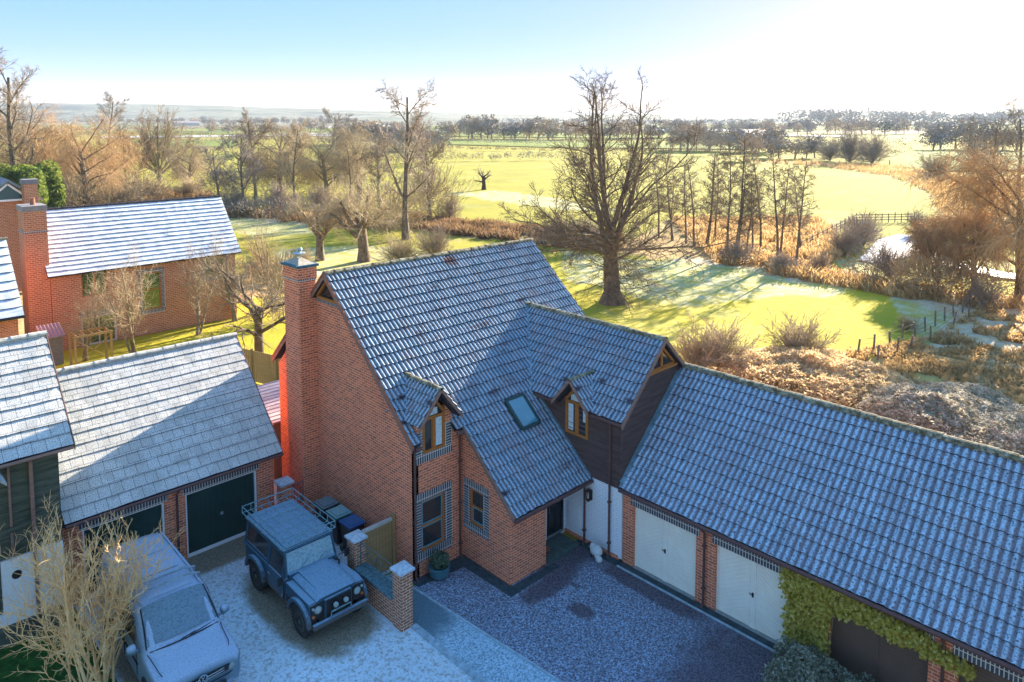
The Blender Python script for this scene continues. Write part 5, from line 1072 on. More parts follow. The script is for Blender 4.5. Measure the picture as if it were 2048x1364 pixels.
fc = t.ramp(fsep.outputs[0], [(0.0, (0.12, 0.17, 0.01)), (0.35, (0.18, 0.19, 0.02)), (0.5, (0.05, 0.07, 0.03)), (0.62, (0.19, 0.15, 0.09)), (0.8, (0.09, 0.14, 0.02)), (0.92, (0.34, 0.35, 0.34))], 'CONSTANT')
c = t.mix(t.attr('mid'), c, t.mix(1.0, c, (0.66, 0.70, 0.62), 'MULTIPLY')); c = t.mix(t.attr('far'), c, fc); hc = t.ramp(t.noise(t.mapping(pos, (0.003, 0.003, 0)), 1.0, 5, 0.7), [(0.38, (0.05, 0.065, 0.055)), (0.5, (0.20, 0.20, 0.15)), (0.62, (0.08, 0.10, 0.06))]); c = t.mix(t.attr('hill'), c, hc)
ff = t.math('MULTIPLY', t.attr('frost'), t.ramp(t.noise(pos, 0.6, 6, 0.8), [(0.36, 0.0), (0.66, 0.85)])); c = t.mix(ff, c, (0.68, 0.70, 0.60)); t.col(c); t.bump(t.noise(pos, 3.5, 4, 0.7), 0.5, 0.08)
gnd = npmesh('ground', V, Fq, t.m, None, dict(rough=rough.ravel(), frost=frost.ravel(), far=far.ravel(), mid=np.clip((dpos-72)/16, 0, 1).ravel(), hill=hill.ravel()), smooth=True); tag(gnd, kind='structure')
def sheet(name, pts, z, mat, th=0.0):
    m = MB()
    if th: m.prism([(p[0], p[1], z-th) for p in pts], (0, 0, th))
    else: m.add([(p[0], p[1], z) for p in pts], [tuple(range(len(pts)))])
    o = m.build(name, mat)
    if o.data.polygons[0].normal.z < 0 and not th: o.data.flip_normals()
    return tag(o, kind='structure')
def patch(t, pos, cx, cy, rx, ry, soft=0.25, nz=0.5):
    s = t.n('ShaderNodeSeparateXYZ'); t.set(s.inputs[0], pos)
    a = t.math('MULTIPLY', t.math('SUBTRACT', s.outputs[0], cx), 1/rx); b_ = t.math('MULTIPLY', t.math('SUBTRACT', s.outputs[1], cy), 1/ry)
    d = t.math('ADD', t.math('POWER', t.math('ABSOLUTE', a), 3.0), t.math('POWER', t.math('ABSOLUTE', b_), 3.0)); d = t.math('ADD', d, t.math('MULTIPLY', t.math('SUBTRACT', t.noise(pos, 1.6, 5, 0.7), 0.5), nz*2.2))
    return t.ramp(d, [(0.75-soft, 1.0), (0.75+soft, 0.0)])
def groundmat(name, base1, base2, frc, scale, cover, patches, inv=None, bd=0.01, hi=None, rim=None):
    t = NT(name, 0.95); pos = t.pos(); v = t.vor(pos, scale); s = t.n('ShaderNodeSeparateColor'); t.set(s.inputs[0], v)
    b_ = t.mix(s.outputs[0], base1, base2); n = t.noise(pos, scale*0.55, 5, 0.9); f = t.ramp(n, [(cover, 0.0), (cover+0.10, 1.0)]); f = t.math('MULTIPLY', f, t.ramp(t.vor(pos, scale*0.5), [(0.15, 0.45), (0.5, 1.0)]))
    k = f
    for p in patches: k = t.math('MULTIPLY', k, t.math('SUBTRACT', 1.0, patch(t, pos, *p)))
    big = t.ramp(t.noise(pos, 0.35, 4, 0.7), [(0.3, 0.72), (0.6, 1.0)]); k = t.math('MULTIPLY', k, big)
    t.col(t.mix(k, b_, frc)); t.bump(s.outputs[1], 0.5, bd); return t.m
M_DRIVE = groundmat('frosted_drive', (0.17, 0.14, 0.10), (0.34, 0.28, 0.20), (0.70, 0.80, 0.88), 26, 0.36, [(-5.25, 3.9, 1.55, 3.1, 0.2, 0.4), (-6.2, 8.6, 2.3, 1.0, 0.3, 0.6), (-9.4, 5.2, 1.35, 3.2, 0.2, 0.3)])
M_GRAVEL = groundmat('frosted_gravel', (0.05, 0.042, 0.055), (0.17, 0.14, 0.17), (0.44, 0.58, 0.76), 30, 0.47, [(0.66, -2.5, 0.34, 0.50, 0.5, 1.4), (1.5, -1.5, 0.14, 0.22, 0.5, 1.6), (2.4, 0.3, 1.7, 1.5, 0.5, 0.7), (0.9, -0.9, 1.4, 0.5, 0.5, 0.8), (3.2, -3.4, 0.6, 2.4, 0.4, 0.6), (1.8, -12.4, 4.6, 7.4, 0.22, 0.35)], bd=0.03)
M_GRAVEL_D = groundmat('dark_gravel', (0.035, 0.028, 0.032), (0.12, 0.095, 0.09), (0.30, 0.34, 0.40), 30, 0.60, [])
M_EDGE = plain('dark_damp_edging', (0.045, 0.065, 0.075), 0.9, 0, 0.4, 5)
M_PATH = groundmat('frosted_concrete_path', (0.10, 0.17, 0.21), (0.15, 0.23, 0.27), (0.56, 0.72, 0.84), 30, 0.42, [(-3.0, 1.2, 0.9, 1.6, 0.5, 0.5)])
M_KERB = plain('frosted_kerb', (0.34, 0.44, 0.50), 0.9, 0, 0.3, 6)
M_LAWN = leafm('dark_green_lawn', (0.02, 0.10, 0.015), (0.05, 0.20, 0.03), None, 3)  # the lawn's own dark green
sheet('drive', [(-10.7, 9.2), (-10.7, -16), (-3.55, -16), (-3.55, 3.4), (-2.3, 3.4), (-2.3, 13), (-10.7, 13)][::-1], 0.004, M_DRIVE)
sheet('path', [(-3.45, 3.3), (-3.45, -16), (-1.05, -16), (-2.45, 2.1), (-2.45, 3.3)], 0.010, M_PATH)
sheet('gravel_court', [(-2.45, 2.2), (-1.05, -16), (3.3, -16), (3.3, 0.9), (-0.05, 2.44)], 0.014, M_GRAVEL)
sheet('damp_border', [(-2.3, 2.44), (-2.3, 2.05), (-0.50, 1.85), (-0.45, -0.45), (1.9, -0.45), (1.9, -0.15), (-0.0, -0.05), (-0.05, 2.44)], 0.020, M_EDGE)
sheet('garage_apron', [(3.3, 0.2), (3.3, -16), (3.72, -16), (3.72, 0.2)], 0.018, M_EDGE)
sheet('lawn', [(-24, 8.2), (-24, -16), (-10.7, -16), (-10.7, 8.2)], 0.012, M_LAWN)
def kerb(p, q, w_, z): m = MB(); m.beam((p[0], p[1], z-0.04), (q[0], q[1], z-0.04), w_, 0.10); return tag(m.build('kerb', M_KERB), kind='structure')
kerb((-3.52, 0.66), (-3.52, -16), 0.20, 0.05); kerb((-2.44, 2.1), (-1.05, -16), 0.07, 0.04); kerb((3.33, -1.8), (3.33, -16), 0.05, 0.05)
M_ICE = plain('frozen_water', (0.66, 0.68, 0.72), 0.35, 0, 0.1, 0.3)
sheet('pond', [G(*p)[:2] for p in ((1716, 522), (1738, 500), (1756, 480), (1800, 470), (1830, 474), (1850, 490), (1835, 510), (1790, 522), (1745, 528))][::-1], 0.14, M_ICE)
sheet('stream', [G(*p)[:2] for p in ((1880, 520), (1940, 532), (2010, 548), (2090, 556), (2090, 566), (2000, 558), (1930, 543), (1880, 530))][::-1], 0.16, M_ICE)
M_FR = plain('frosted_field', (0.55, 0.56, 0.56), 1, 0, 0.1, 0.02); M_LIME = plain('lime_field', (0.14, 0.19, 0.008), 1, 0, 0.2, 0.02); M_DKF = plain('dark_field_margin', (0.06, 0.08, 0.035), 1, 0, 0.2, 0.02)
for i, (a, m_) in enumerate([(((330, 322), (470, 318), (470, 308), (340, 312)), M_LIME), (((340, 295), (470, 294), (470, 280), (340, 282)), M_LIME), (((210, 268), (470, 268), (470, 264), (210, 265)), M_LIME), (((560, 272), (740, 274), (740, 268), (560, 266)), M_FR), (((200, 277), (420, 274), (560, 272), (560, 270), (200, 273)), M_FR), (((560, 262), (760, 266), (800, 262), (600, 254)), M_LIME),
        (((900, 290), (1120, 296), (1500, 300), (1500, 290), (1000, 281), (900, 280)), M_LIME), (((1500, 272), (1690, 275), (1690, 271), (1500, 270)), M_FR), (((1340, 270), (1470, 274), (1470, 271), (1340, 268)), M_FR), (((1780, 345), (2048, 342), (2048, 304), (1800, 302), (1780, 320)), M_LIME), (((1500, 295), (1700, 300), (1700, 290), (1500, 288)), M_LIME), (((900, 274), (1320, 278), (1320, 272), (900, 266)), M_LIME), (((1000, 262), (1500, 264), (1500, 259), (1000, 257)), M_FR), (((200, 290), (330, 292), (330, 283), (200, 283)), M_LIME), (((820, 258), (1000, 259), (1000, 254), (820, 253)), M_LIME), (((1300, 256), (1560, 256), (1560, 251), (1300, 251)), M_LIME), (((420, 260), (620, 262), (620, 257), (420, 256)), M_LIME)]):
    sheet('field', [G(*p)[:2] for p in a][::-1], 0.20+0.03*i, m_)
# ================================================================== trees
def grow(rng, root, height, r0, lv, lean=(0, 0, 1), up0=0.02):
    """lv list of dict(n, K, L(lo,hi), ang(lo,hi), t(lo,hi), wander, up, rr, sides). returns list of (pts (B,K,3), rad (B,K), sides)"""
    d = np.array([lean], float); d /= np.linalg.norm(d); P = np.array([root], float); L = np.array([height]); Rr = np.array([r0]); out = []
    for li, q in enumerate(lv):
        B = len(P); K = q['K']; pts = np.zeros((B, K, 3)); pts[:, 0] = P; dirs = np.zeros((B, K, 3)); cur = d.copy(); dirs[:, 0] = cur
        for k in range(1, K):
            cur = cur+rng.normal(0, q['wander'], (B, 3)); cur[:, 2] += q['up']; cur /= np.linalg.norm(cur, axis=1)[:, None]
            pts[:, k] = pts[:, k-1]+cur*(L/(K-1))[:, None]; dirs[:, k] = cur
        tp = np.linspace(0, 1, K); rad = Rr[:, None]*(1-(1-q.get('tip', 0.25))*tp[None, :]**q.get('pow', 1.0))
        if li == 0 and q.get('flare'): rad[:, 0] *= q['flare']
        out.append((pts, rad, q['sides']))
        if li+1 < len(lv):
            c = lv[li+1]; n = c['n']; tl, th_ = c['t']
            T = tl+(th_-tl)*((np.arange(n)[None, :]+rng.random((B, n)))/n); kk = T*(K-1); k0 = np.minimum(kk.astype(int), K-2); fr = kk-k0; bi = np.arange(B)[:, None]
            pp = pts[bi, k0]*(1-fr)[..., None]+pts[bi, k0+1]*fr[..., None]; dd = dirs[bi, k0+1]; rr = rad[bi, k0]*(1-fr)+rad[bi, k0+1]*fr
            az = rng.random((B, 1))*6.28+np.arange(n)[None, :]*2.4+rng.normal(0, 0.4, (B, n)); an = np.radians(rng.uniform(*c['ang'], (B, n)))
            ref = np.where(np.abs(dd[..., 2:3]) > 0.9, np.array([1.0, 0, 0]), np.array([0, 0, 1.0])); e1 = np.cross(dd, ref); e1 /= np.linalg.norm(e1, axis=-1, keepdims=True)+1e-9; e2 = np.cross(dd, e1)
            nd = dd*np.cos(an)[..., None]+(e1*np.cos(az)[..., None]+e2*np.sin(az)[..., None])*np.sin(an)[..., None]
            P = pp.reshape(-1, 3); d = nd.reshape(-1, 3); sh = 1-c.get('taperL', 0.4)*((T-tl)/(th_-tl+1e-6)); L = (np.repeat(L[:, None], n, 1)*rng.uniform(*c['L'], (B, n))*sh).reshape(-1); Rr = np.minimum(rr*c.get('rr', 0.55), 1e9).reshape(-1)*rng.uniform(0.8, 1.1, B*n)
            keep = c.get('keep', 1.0)
            if keep < 1: m = rng.random(len(P)) < keep; P, d, L, Rr = P[m], d[m], L[m], Rr[m]
            Rr = np.maximum(Rr, c.get('rmin', 0.004))
    return out
def tubes(levels):
    VV = []; FF = []; b = 0
    for pts, rad, n in levels:
        B, K, _ = pts.shape
        if B == 0: continue
        tg = np.zeros_like(pts); tg[:, 1:-1] = pts[:, 2:]-pts[:, :-2]; tg[:, 0] = pts[:, 1]-pts[:, 0]; tg[:, -1] = pts[:, -1]-pts[:, -2]; tg /= np.linalg.norm(tg, axis=-1, keepdims=True)+1e-9
        ref = np.where(np.abs(tg[:, :1, 2:3]) > 0.8, np.array([1.0, 0, 0]), np.array([0, 0, 1.0])); ref = np.broadcast_to(ref, tg.shape)
        a = np.cross(tg, ref); a /= np.linalg.norm(a, axis=-1, keepdims=True)+1e-9; c = np.cross(tg, a)
        th = np.arange(n)*2*np.pi/n; ring = pts[:, :, None, :]+rad[:, :, None, None]*(a[:, :, None, :]*np.cos(th)[None, None, :, None]+c[:, :, None, :]*np.sin(th)[None, None, :, None])
        VV.append(ring.reshape(-1, 3)); i0 = (np.arange(B)*K*n)[:, None, None]+(np.arange(K-1)*n)[None, :, None]+np.arange(n)[None, None, :]; i1 = (np.arange(B)*K*n)[:, None, None]+(np.arange(K-1)*n)[None, :, None]+((np.arange(n)+1) % n)[None, None, :]
        FF.append(np.stack([i0, i1, i1+n, i0+n], -1).reshape(-1, 4)+b); b += B*K*n
    return np.concatenate(VV), np.concatenate(FF)
def tree(name, loc, label, cat, lv, height, r0, seed, bm, tm, split=2, lean=(0, 0, 1), group=None, roots=1, spread=0.0, rot=0.0):
    t = thing(name, (0, 0, 0), label, cat, group); rng = np.random.default_rng(seed); tr = []; cr = []
    for k in range(roots):
        ln = np.array(lean, float)+(rng.normal(0, spread, 3)*np.array([1, 1, 0.1]) if roots > 1 else 0); rt = (0, 0, -0.05) if roots == 1 else (rng.normal(0, spread*0.8), rng.normal(0, spread*0.8), -0.05)
        o = grow(rng, rt, height*(1 if k == 0 else rng.uniform(0.7, 1.0)), r0*(1 if k == 0 else rng.uniform(0.6, 1.0)), lv, ln); tr += o[:split]; cr += o[split:]
    V, Fc = tubes(tr); npmesh('trunk', V, Fc, bm, t, smooth=True); V, Fc = tubes(cr); npmesh('crown', V, Fc, tm, t)
    t.location = (loc[0], loc[1], 0); t.rotation_euler = (0, 0, rot); OFF[t.name] = Vector((0, 0, 0)); return t
def copytree(o, loc, s=1.0, rz=0.0, label=None, group=None):
    c = o.copy(); COL.objects.link(c); c.location = (loc[0], loc[1], loc[2] if len(loc) > 2 else 0); c.scale = (s, s, s) if not isinstance(s, tuple) else s; c.rotation_euler = (0, 0, rz)
    if label: c['label'] = label
    if group: c['group'] = group; o['group'] = group
    for ch in o.children: d = ch.copy(); COL.objects.link(d); d.parent = c
    return c
# big lime in the middle of the near paddock
BT = G(1225, 605)
bt = thing('lime_tree', (0, 0, 0), 'tallest bare tree with twin upright limbs standing in the near paddock', 'tree')
rng = np.random.default_rng(12)
TR = dict(K=7, wander=0.03, up=0.02, sides=14, flare=1.55, tip=0.72, pow=0.7)
tw = [dict(n=9, K=6, L=(0.22, 0.42), ang=(22, 58), t=(0.18, 0.98), wander=0.17, up=0.04, sides=4, rr=0.46, rmin=0.035, tip=0.3), dict(n=10, K=5, L=(0.32, 0.58), ang=(22, 60), t=(0.12, 0.98), wander=0.18, up=0.04, sides=3, rr=0.5, rmin=0.022, tip=0.4), dict(n=6, K=3, L=(0.4, 0.7), ang=(20, 55), t=(0.15, 1.0), wander=0.15, up=0.02, sides=3, rr=0.6, rmin=0.014, tip=0.7)]
ups = grow(rng, (0, 0, -0.05), 6.2, 0.78, [TR, dict(n=6, K=11, L=(1.7, 2.25), ang=(10, 30), t=(0.6, 1.0), wander=0.085, up=0.055, sides=8, rr=0.46, taperL=-0.1, tip=0.14, pow=0.8)]+tw)
lat = grow(rng, (0, 0, -0.05), 6.2, 0.78, [TR, dict(n=16, K=10, L=(1.0, 1.8), ang=(35, 80), t=(0.55, 1.0), wander=0.15, up=0.035, sides=6, rr=0.22, taperL=-0.1, tip=0.2)]+[dict(q) for q in tw])
skt = grow(rng, (0, 0, 0.6), 4.6, 0.9, [dict(K=3, wander=0, up=0, sides=3), dict(n=40, K=8, L=(0.6, 1.25), ang=(60, 100), t=(0.0, 1.0), wander=0.17, up=-0.045, sides=3, rr=0.06, taperL=0.0, rmin=0.03, tip=0.4), dict(n=10, K=5, L=(0.3, 0.55), ang=(20, 60), t=(0.1, 1), wander=0.18, up=-0.03, sides=3, rr=0.6, rmin=0.018), dict(n=5, K=3, L=(0.4, 0.7), ang=(20, 60), t=(0.1, 1), wander=0.2, up=0.0, sides=3, rr=0.6, rmin=0.012)])
V, Fc = tubes(ups[:2]+lat[1:2]); npmesh('trunk', V, Fc, M_BARK, bt, smooth=True)
V, Fc = tubes(ups[2:]+lat[2:]); npmesh('crown', V, Fc, M_TWIG_B, bt); V, Fc = tubes(skt[1:]); npmesh('lower_branches', V, Fc, M_TWIG_B, bt)
bt.location = (BT[0], BT[1], 0); bt.rotation_euler = (0, 0, 0.5)
# other trees -------------------------------------------------------------
def broad(seed, h, r, w_=1.0, bm=M_BARK, tm=M_TWIG): 
    return [dict(K=7, wander=0.05, up=0.02, sides=8, flare=1.4, tip=0.3), dict(n=11, K=8, L=(0.40*w_, 0.62*w_), ang=(30, 65), t=(0.2, 0.97), wander=0.14, up=0.10, sides=5, rr=0.5, taperL=0.4), dict(n=10, K=6, L=(0.35, 0.55), ang=(25, 60), t=(0.15, 1), wander=0.16, up=0.05, sides=4, rr=0.5, rmin=0.045), dict(n=9, K=4, L=(0.35, 0.6), ang=(25, 60), t=(0.1, 1), wander=0.18, up=0.03, sides=3, rr=0.5, rmin=0.030), dict(n=5, K=3, L=(0.4, 0.7), ang=(20, 55), t=(0.15, 1), wander=0.15, up=0.0, sides=3, rr=0.6, rmin=0.022)]
mt = tree('poplar_tree', G(812, 478), 'tall narrow topped bare tree with purplish lower crown rising above the hedges left of centre', 'tree', broad(1, 18, .5, 0.75), 18.0, 0.42, 21, M_BARK, M_TWIG_P)
pol_lv = [dict(K=4, wander=0.05, up=0.0, sides=9, flare=1.3, tip=0.8), dict(n=6, K=5, L=(0.75, 1.2), ang=(35, 62), t=(0.6, 1.0), wander=0.12, up=0.12, sides=7, rr=0.62, taperL=0.0, tip=0.5), dict(n=9, K=5, L=(0.45, 1.0), ang=(15, 80), t=(0.35, 1), wander=0.20, up=0.07, sides=5, rr=0.42, rmin=0.045, taperL=0.1), dict(n=9, K=4, L=(0.45, 0.8), ang=(15, 50), t=(0.1, 1), wander=0.15, up=0.05, sides=3, rr=0.5, rmin=0.022), dict(n=4, K=3, L=(0.4, 0.7), ang=(15, 50), t=(0.1, 1), wander=0.15, up=0.05, sides=3, rr=0.5, rmin=0.016)]
pd = tree('pollard_tree', G(728, 522), 'thick trunked pollard with knuckled limbs just behind the chimney house ridge', 'tree', pol_lv, 3.9, 0.62, 31, M_BARK, M_TWIG_T)
mt2 = copytree(pd, G(640, 520), (0.75, 0.75, 0.8), 2.0, 'smaller twiggy pollard left of the thick trunked one, its crown touching it')
od = tree('orchard_tree', G(522, 738), 'dark twisted old orchard tree in front of the yellow garden fence', 'tree', [dict(K=5, wander=0.06, up=0.0, sides=9, flare=1.3, tip=0.6), dict(n=8, K=7, L=(0.8, 1.25), ang=(35, 70), t=(0.5, 1.0), wander=0.2, up=0.06, sides=6, rr=0.5, taperL=0.1), dict(n=9, K=6, L=(0.4, 0.7), ang=(25, 70), t=(0.2, 1), wander=0.22, up=0.05, sides=4, rr=0.5, rmin=0.02), dict(n=8, K=4, L=(0.35, 0.6), ang=(25, 65), t=(0.1, 1), wander=0.22, up=0.04, sides=3, rr=0.5, rmin=0.010), dict(n=4, K=3, L=(0.4, 0.7), ang=(25, 60), t=(0.1, 1), wander=0.2, up=0.0, sides=3, rr=0.6, rmin=0.006)], 4.0, 0.33, 41, plain('dark_bark', (0.09, 0.07, 0.055), 0.95, 0, 0.4, 5), M_TWIG)
yt = tree('garden_tree', G(262, 705), 'slender multi stemmed golden tree in front of the neighbour patio doors', 'tree', [dict(K=7, wander=0.06, up=0.05, sides=6, tip=0.3), dict(n=9, K=6, L=(0.35, 0.6), ang=(25, 55), t=(0.2, 1.0), wander=0.13, up=0.06, sides=4, rr=0.5), dict(n=8, K=5, L=(0.4, 0.7), ang=(25, 60), t=(0.1, 1), wander=0.16, up=0.03, sides=3, rr=0.5, rmin=0.010), dict(n=6, K=3, L=(0.4, 0.7), ang=(25, 60), t=(0.1, 1), wander=0.15, up=0.0, sides=3, rr=0.5, rmin=0.007)], 5.8, 0.10, 51, M_TWIG, M_TWIG_T, roots=4, spread=0.22)
copytree(yt, G(170, 722), 0.75, 1.7, 'low golden twiggy tree over the trellis arbour'); copytree(yt, G(400, 668), 0.9, 3.1, 'pale twiggy tree against the right half of the neighbour brick wall'); copytree(yt, G(470, 640), 0.95, 4.4, 'pale twiggy tree at the right corner of the neighbour house'); copytree(yt, G(548, 620), 1.1, 5.2, 'bushy bare tree left of the tall house chimney')
# front shrub, its sunlit look painted into the twig colour
fs_ = tree('lilac_shrub', (-11.15, 4.75), 'big bare golden shrub with sunlight painted into its twigs at the lower left beside the silver van', 'shrub', [dict(K=7, wander=0.10, up=0.05, sides=6, tip=0.3), dict(n=6, K=6, L=(0.4, 0.75), ang=(15, 45), t=(0.2, 0.95), wander=0.12, up=0.07, sides=5, rr=0.55), dict(n=6, K=5, L=(0.3, 0.65), ang=(20, 50), t=(0.15, 1), wander=0.15, up=0.07, sides=4, rr=0.6, rmin=0.013), dict(n=5, K=4, L=(0.3, 0.6), ang=(25, 60), t=(0.1, 1), wander=0.16, up=0.05, sides=3, rr=0.6, rmin=0.009)], 4.0, 0.055, 61, M_TWIG_Y, M_TWIG_Y, roots=17, spread=0.34, split=1)
# fan shaped hedge tree
fan_lv = [dict(K=3, wander=0.02, up=0.0, sides=8, tip=0.9), dict(n=20, K=8, L=(4.2, 6.0), ang=(10, 68), t=(0.5, 1.0), wander=0.05, up=0.035, sides=5, rr=0.42, taperL=0.0, tip=0.2), dict(n=11, K=6, L=(0.3, 0.5), ang=(12, 40), t=(0.2, 1), wander=0.09, up=0.03, sides=3, rr=0.5, rmin=0.05), dict(n=10, K=4, L=(0.35, 0.6), ang=(15, 45), t=(0.1, 1), wander=0.1, up=0.02, sides=3, rr=0.5, rmin=0.035), dict(n=5, K=3, L=(0.35, 0.6), ang=(15, 45), t=(0.1, 1), wander=0.1, up=0.0, sides=3, rr=0.6, rmin=0.028)]
fn = tree('hornbeam_tree', G(320, 362), 'bare fan shaped tree with mossy radiating limbs beyond the far roof ridge', 'tree', fan_lv, 2.3, 0.62, 71, M_TWIG_M, M_TWIG)
# left oak
ok = tree('oak_tree', G(28, 432), 'tall bare oak with wide spreading limbs against the sky at the far left', 'tree', broad(3, 21, .6, 0.95), 21.5, 0.60, 82, M_BARK, M_TWIG)
ok2 = copytree(ok, G(-50, 430), 0.95, 2.0, 'bare oak cut off by the left edge of the picture')
# weeping willows: arching then hanging
def weep(seed, h, r, w_=1.0, n1=12, hang=10): 
    return [dict(K=6, wander=0.06, up=0.0, sides=8, flare=1.3, tip=0.5), dict(n=n1, K=9, L=(0.7*w_, 1.05*w_), ang=(25, 62), t=(0.3, 1.0), wander=0.09, up=-0.02, sides=5, rr=0.48, taperL=0.2), dict(n=13, K=7, L=(0.35, 0.6), ang=(20, 60), t=(0.2, 1), wander=0.1, up=-0.08, sides=3, rr=0.4, rmin=0.035), dict(n=hang*2, K=6, L=(0.5, 1.1), ang=(20, 75), t=(0.05, 1), wander=0.09, up=-0.30, sides=3, rr=0.5, rmin=0.022, taperL=0.0)]
W1 = tree('willow_tree', G(175, 425), 'glowing orange weeping willow left of the fan shaped tree', 'tree', weep(1, 12, .6, 0.85), 10.5, 0.55, 91, M_BARK, M_TWIG_O)
W2 = copytree(W1, G(60, 400), (1.25, 1.25, 1.1), 1.3, 'orange willow behind the left oak limbs')
W3 = tree('willow_tree', G(2042, 600), 'large weeping willow leaning over the stream at the right edge', 'tree', weep(2, 9, .5, 1.0, 12, 11), 8.8, 0.42, 92, M_BARK, M_TWIG_O, lean=(0.0, 0.10, 1))
W4 = tree('willow_tree', G(1872, 572), 'dense low drooping willow mound on the stream bank beside the pond', 'tree', weep(3, 6, .3, 0.8, 14, 12), 4.6, 0.26, 93, M_BARK, M_TWIG_O)
copytree(W4, G(1950, 590), (1.2, 1.2, 1.15), 2.2, 'golden drooping willow between the willow mound and the leaning willow')
# alders
al_lv = [dict(K=9, wander=0.03, up=0.02, sides=6, tip=0.2), dict(n=26, K=5, L=(0.13, 0.26), ang=(45, 80), t=(0.28, 1.0), wander=0.12, up=0.05, sides=4, rr=0.30, taperL=0.55, rmin=0.025), dict(n=10, K=4, L=(0.35, 0.65), ang=(25, 65), t=(0.15, 1), wander=0.18, up=0.02, sides=3, rr=0.5, rmin=0.022), dict(n=9, K=3, L=(0.3, 0.6), ang=(25, 65), t=(0.15, 1), wander=0.2, up=0.0, sides=3, rr=0.6, rmin=0.017)]
AG = 'bare alders along the far stream bank'
A1 = tree('alder_tree', G(1592, 532), 'right hand alder of the row with side branches down one side', 'tree', al_lv, 11.0, 0.16, 101, M_BARK, M_TWIG, group=AG)
A2 = tree('alder_tree', G(1556, 528), 'tall dense alder next in from the right end of the row', 'tree', al_lv, 12.0, 0.17, 102, M_BARK, M_TWIG, group=AG)
A3 = tree('alder_tree', G(1470, 514), 'pair stemmed ivy based alder in the middle of the row', 'tree', al_lv, 13.5, 0.20, 103, M_BARK, M_TWIG, group=AG, roots=2, spread=0.10)
for i, (px, py, src, s, lb) in enumerate([(1560, 520, A1, .95, 'thin alder behind the dense one'), (1522, 512, A2, .9, 'thin straight alder left of the dense pair'), (1505, 508, A1, .85, 'slim alder just right of the ivy based pair'), (1492, 520, A2, .7, 'short leaning alder at the foot of the ivy based pair'), (1455, 508, A1, 1.1, 'tall alder touching the left of the ivy based pair'), (1412, 500, A3, .85, 'twin stemmed alder nearer the big paddock tree'), (1388, 492, A2, .85, 'alder seen through the right twigs of the big tree'), (1372, 486, A1, .9, 'alder at the left end of the row behind big tree twigs'), (1345, 480, A3, .8, 'alder half hidden in the right side of the big tree crown'), (1430, 490, A1, .95, 'pale alder standing behind the twin stemmed one'), (1600, 505, A2, .75, 'short alder near the foot of the rail fence'), (1318, 476, A2, .85, 'alder behind the big tree at right of its main fork')]):
    copytree(src, G(px, py), s, i*1.3, lb+' on the bank')
# trees left of centre, along the meadow edge
T1 = tree('ivy_tree', G(512, 410), 'ivy clad bare tree in the hedge beyond the neighbour roof end', 'tree', broad(4, 14, .35, 0.8), 14.5, 0.36, 111, M_TWIG_M, M_TWIG)
T2 = tree('field_tree', G(428, 418) if False else G(488, 420), 'dark leaning bare tree just right of the neighbour roof ridge end', 'tree', broad(5, 11, .3, 0.95), 12.0, 0.30, 112, M_BARK, M_TWIG_D, lean=(0.1, 0.15, 1))
T3 = tree('field_tree', G(588, 418), 'slim straight bare tree with open crown right of the ivy clad tree', 'tree', broad(6, 12, .26, 0.7), 13.5, 0.22, 113, M_BARK, M_TWIG_T)
for i, (px, py, src, s, lb) in enumerate([(655, 405, W1, .85, 'tan willow topped tree right of the slim straight tree'), (720, 400, W1, .9, 'tan willow like tree touching the tall narrow topped tree'), (560, 395, W1, .95, 'tan willow behind the ivy clad tree'), (700, 425, T3, .8, 'slim bare tree beside the left of the pollard crowns'), (760, 440, T1, .75, 'thin bare tree between pollard and tall narrow tree'), (860, 440, T1, .8, 'bare side tree at the right foot of the tall narrow tree'), (440, 400, T2, .8, 'small dark bare tree in the hedge right of the fan shaped tree'), (250, 392, T1, .8, 'bare tree in brown scrub left of the fan shaped tree'), (380, 385, W1, .7, 'low orange scrub willow right of the fan shaped tree'), (660, 330, T2, 1.3, 'bare field tree beyond the tan willows'), (215, 300, T2, 1.9, 'distant round bare tree left of the fan tree top')]):
    c = copytree(src, G(px, py), s, i*1.1+0.4, lb)
    if src is W1:
        for ch in c.children:
            if ch.name.startswith('crown'): 
                ch.material_slots[0].link = 'OBJECT'; ch.material_slots[0].material = M_TWIG_T
LD = tree('dead_tree', G(968, 379), 'lone stunted bare tree in the middle of the bright green field', 'tree', [dict(K=4, wander=0.05, up=0, sides=7, tip=0.8, flare=1.3), dict(n=8, K=5, L=(0.6, 1.2), ang=(25, 75), t=(0.6, 1), wander=0.2, up=0.02, sides=4, rr=0.45), dict(n=6, K=4, L=(0.4, 0.7), ang=(25, 70), t=(0.2, 1), wander=0.2, up=0.0, sides=3, rr=0.5, rmin=0.04), dict(n=3, K=3, L=(0.4, 0.7), ang=(25, 70), t=(0.2, 1), wander=0.2, up=0.0, sides=3, rr=0.5, rmin=0.025)], 2.9, 0.45, 121, plain('dead_wood', (0.07, 0.05, 0.04), 0.9), M_TWIG_D)
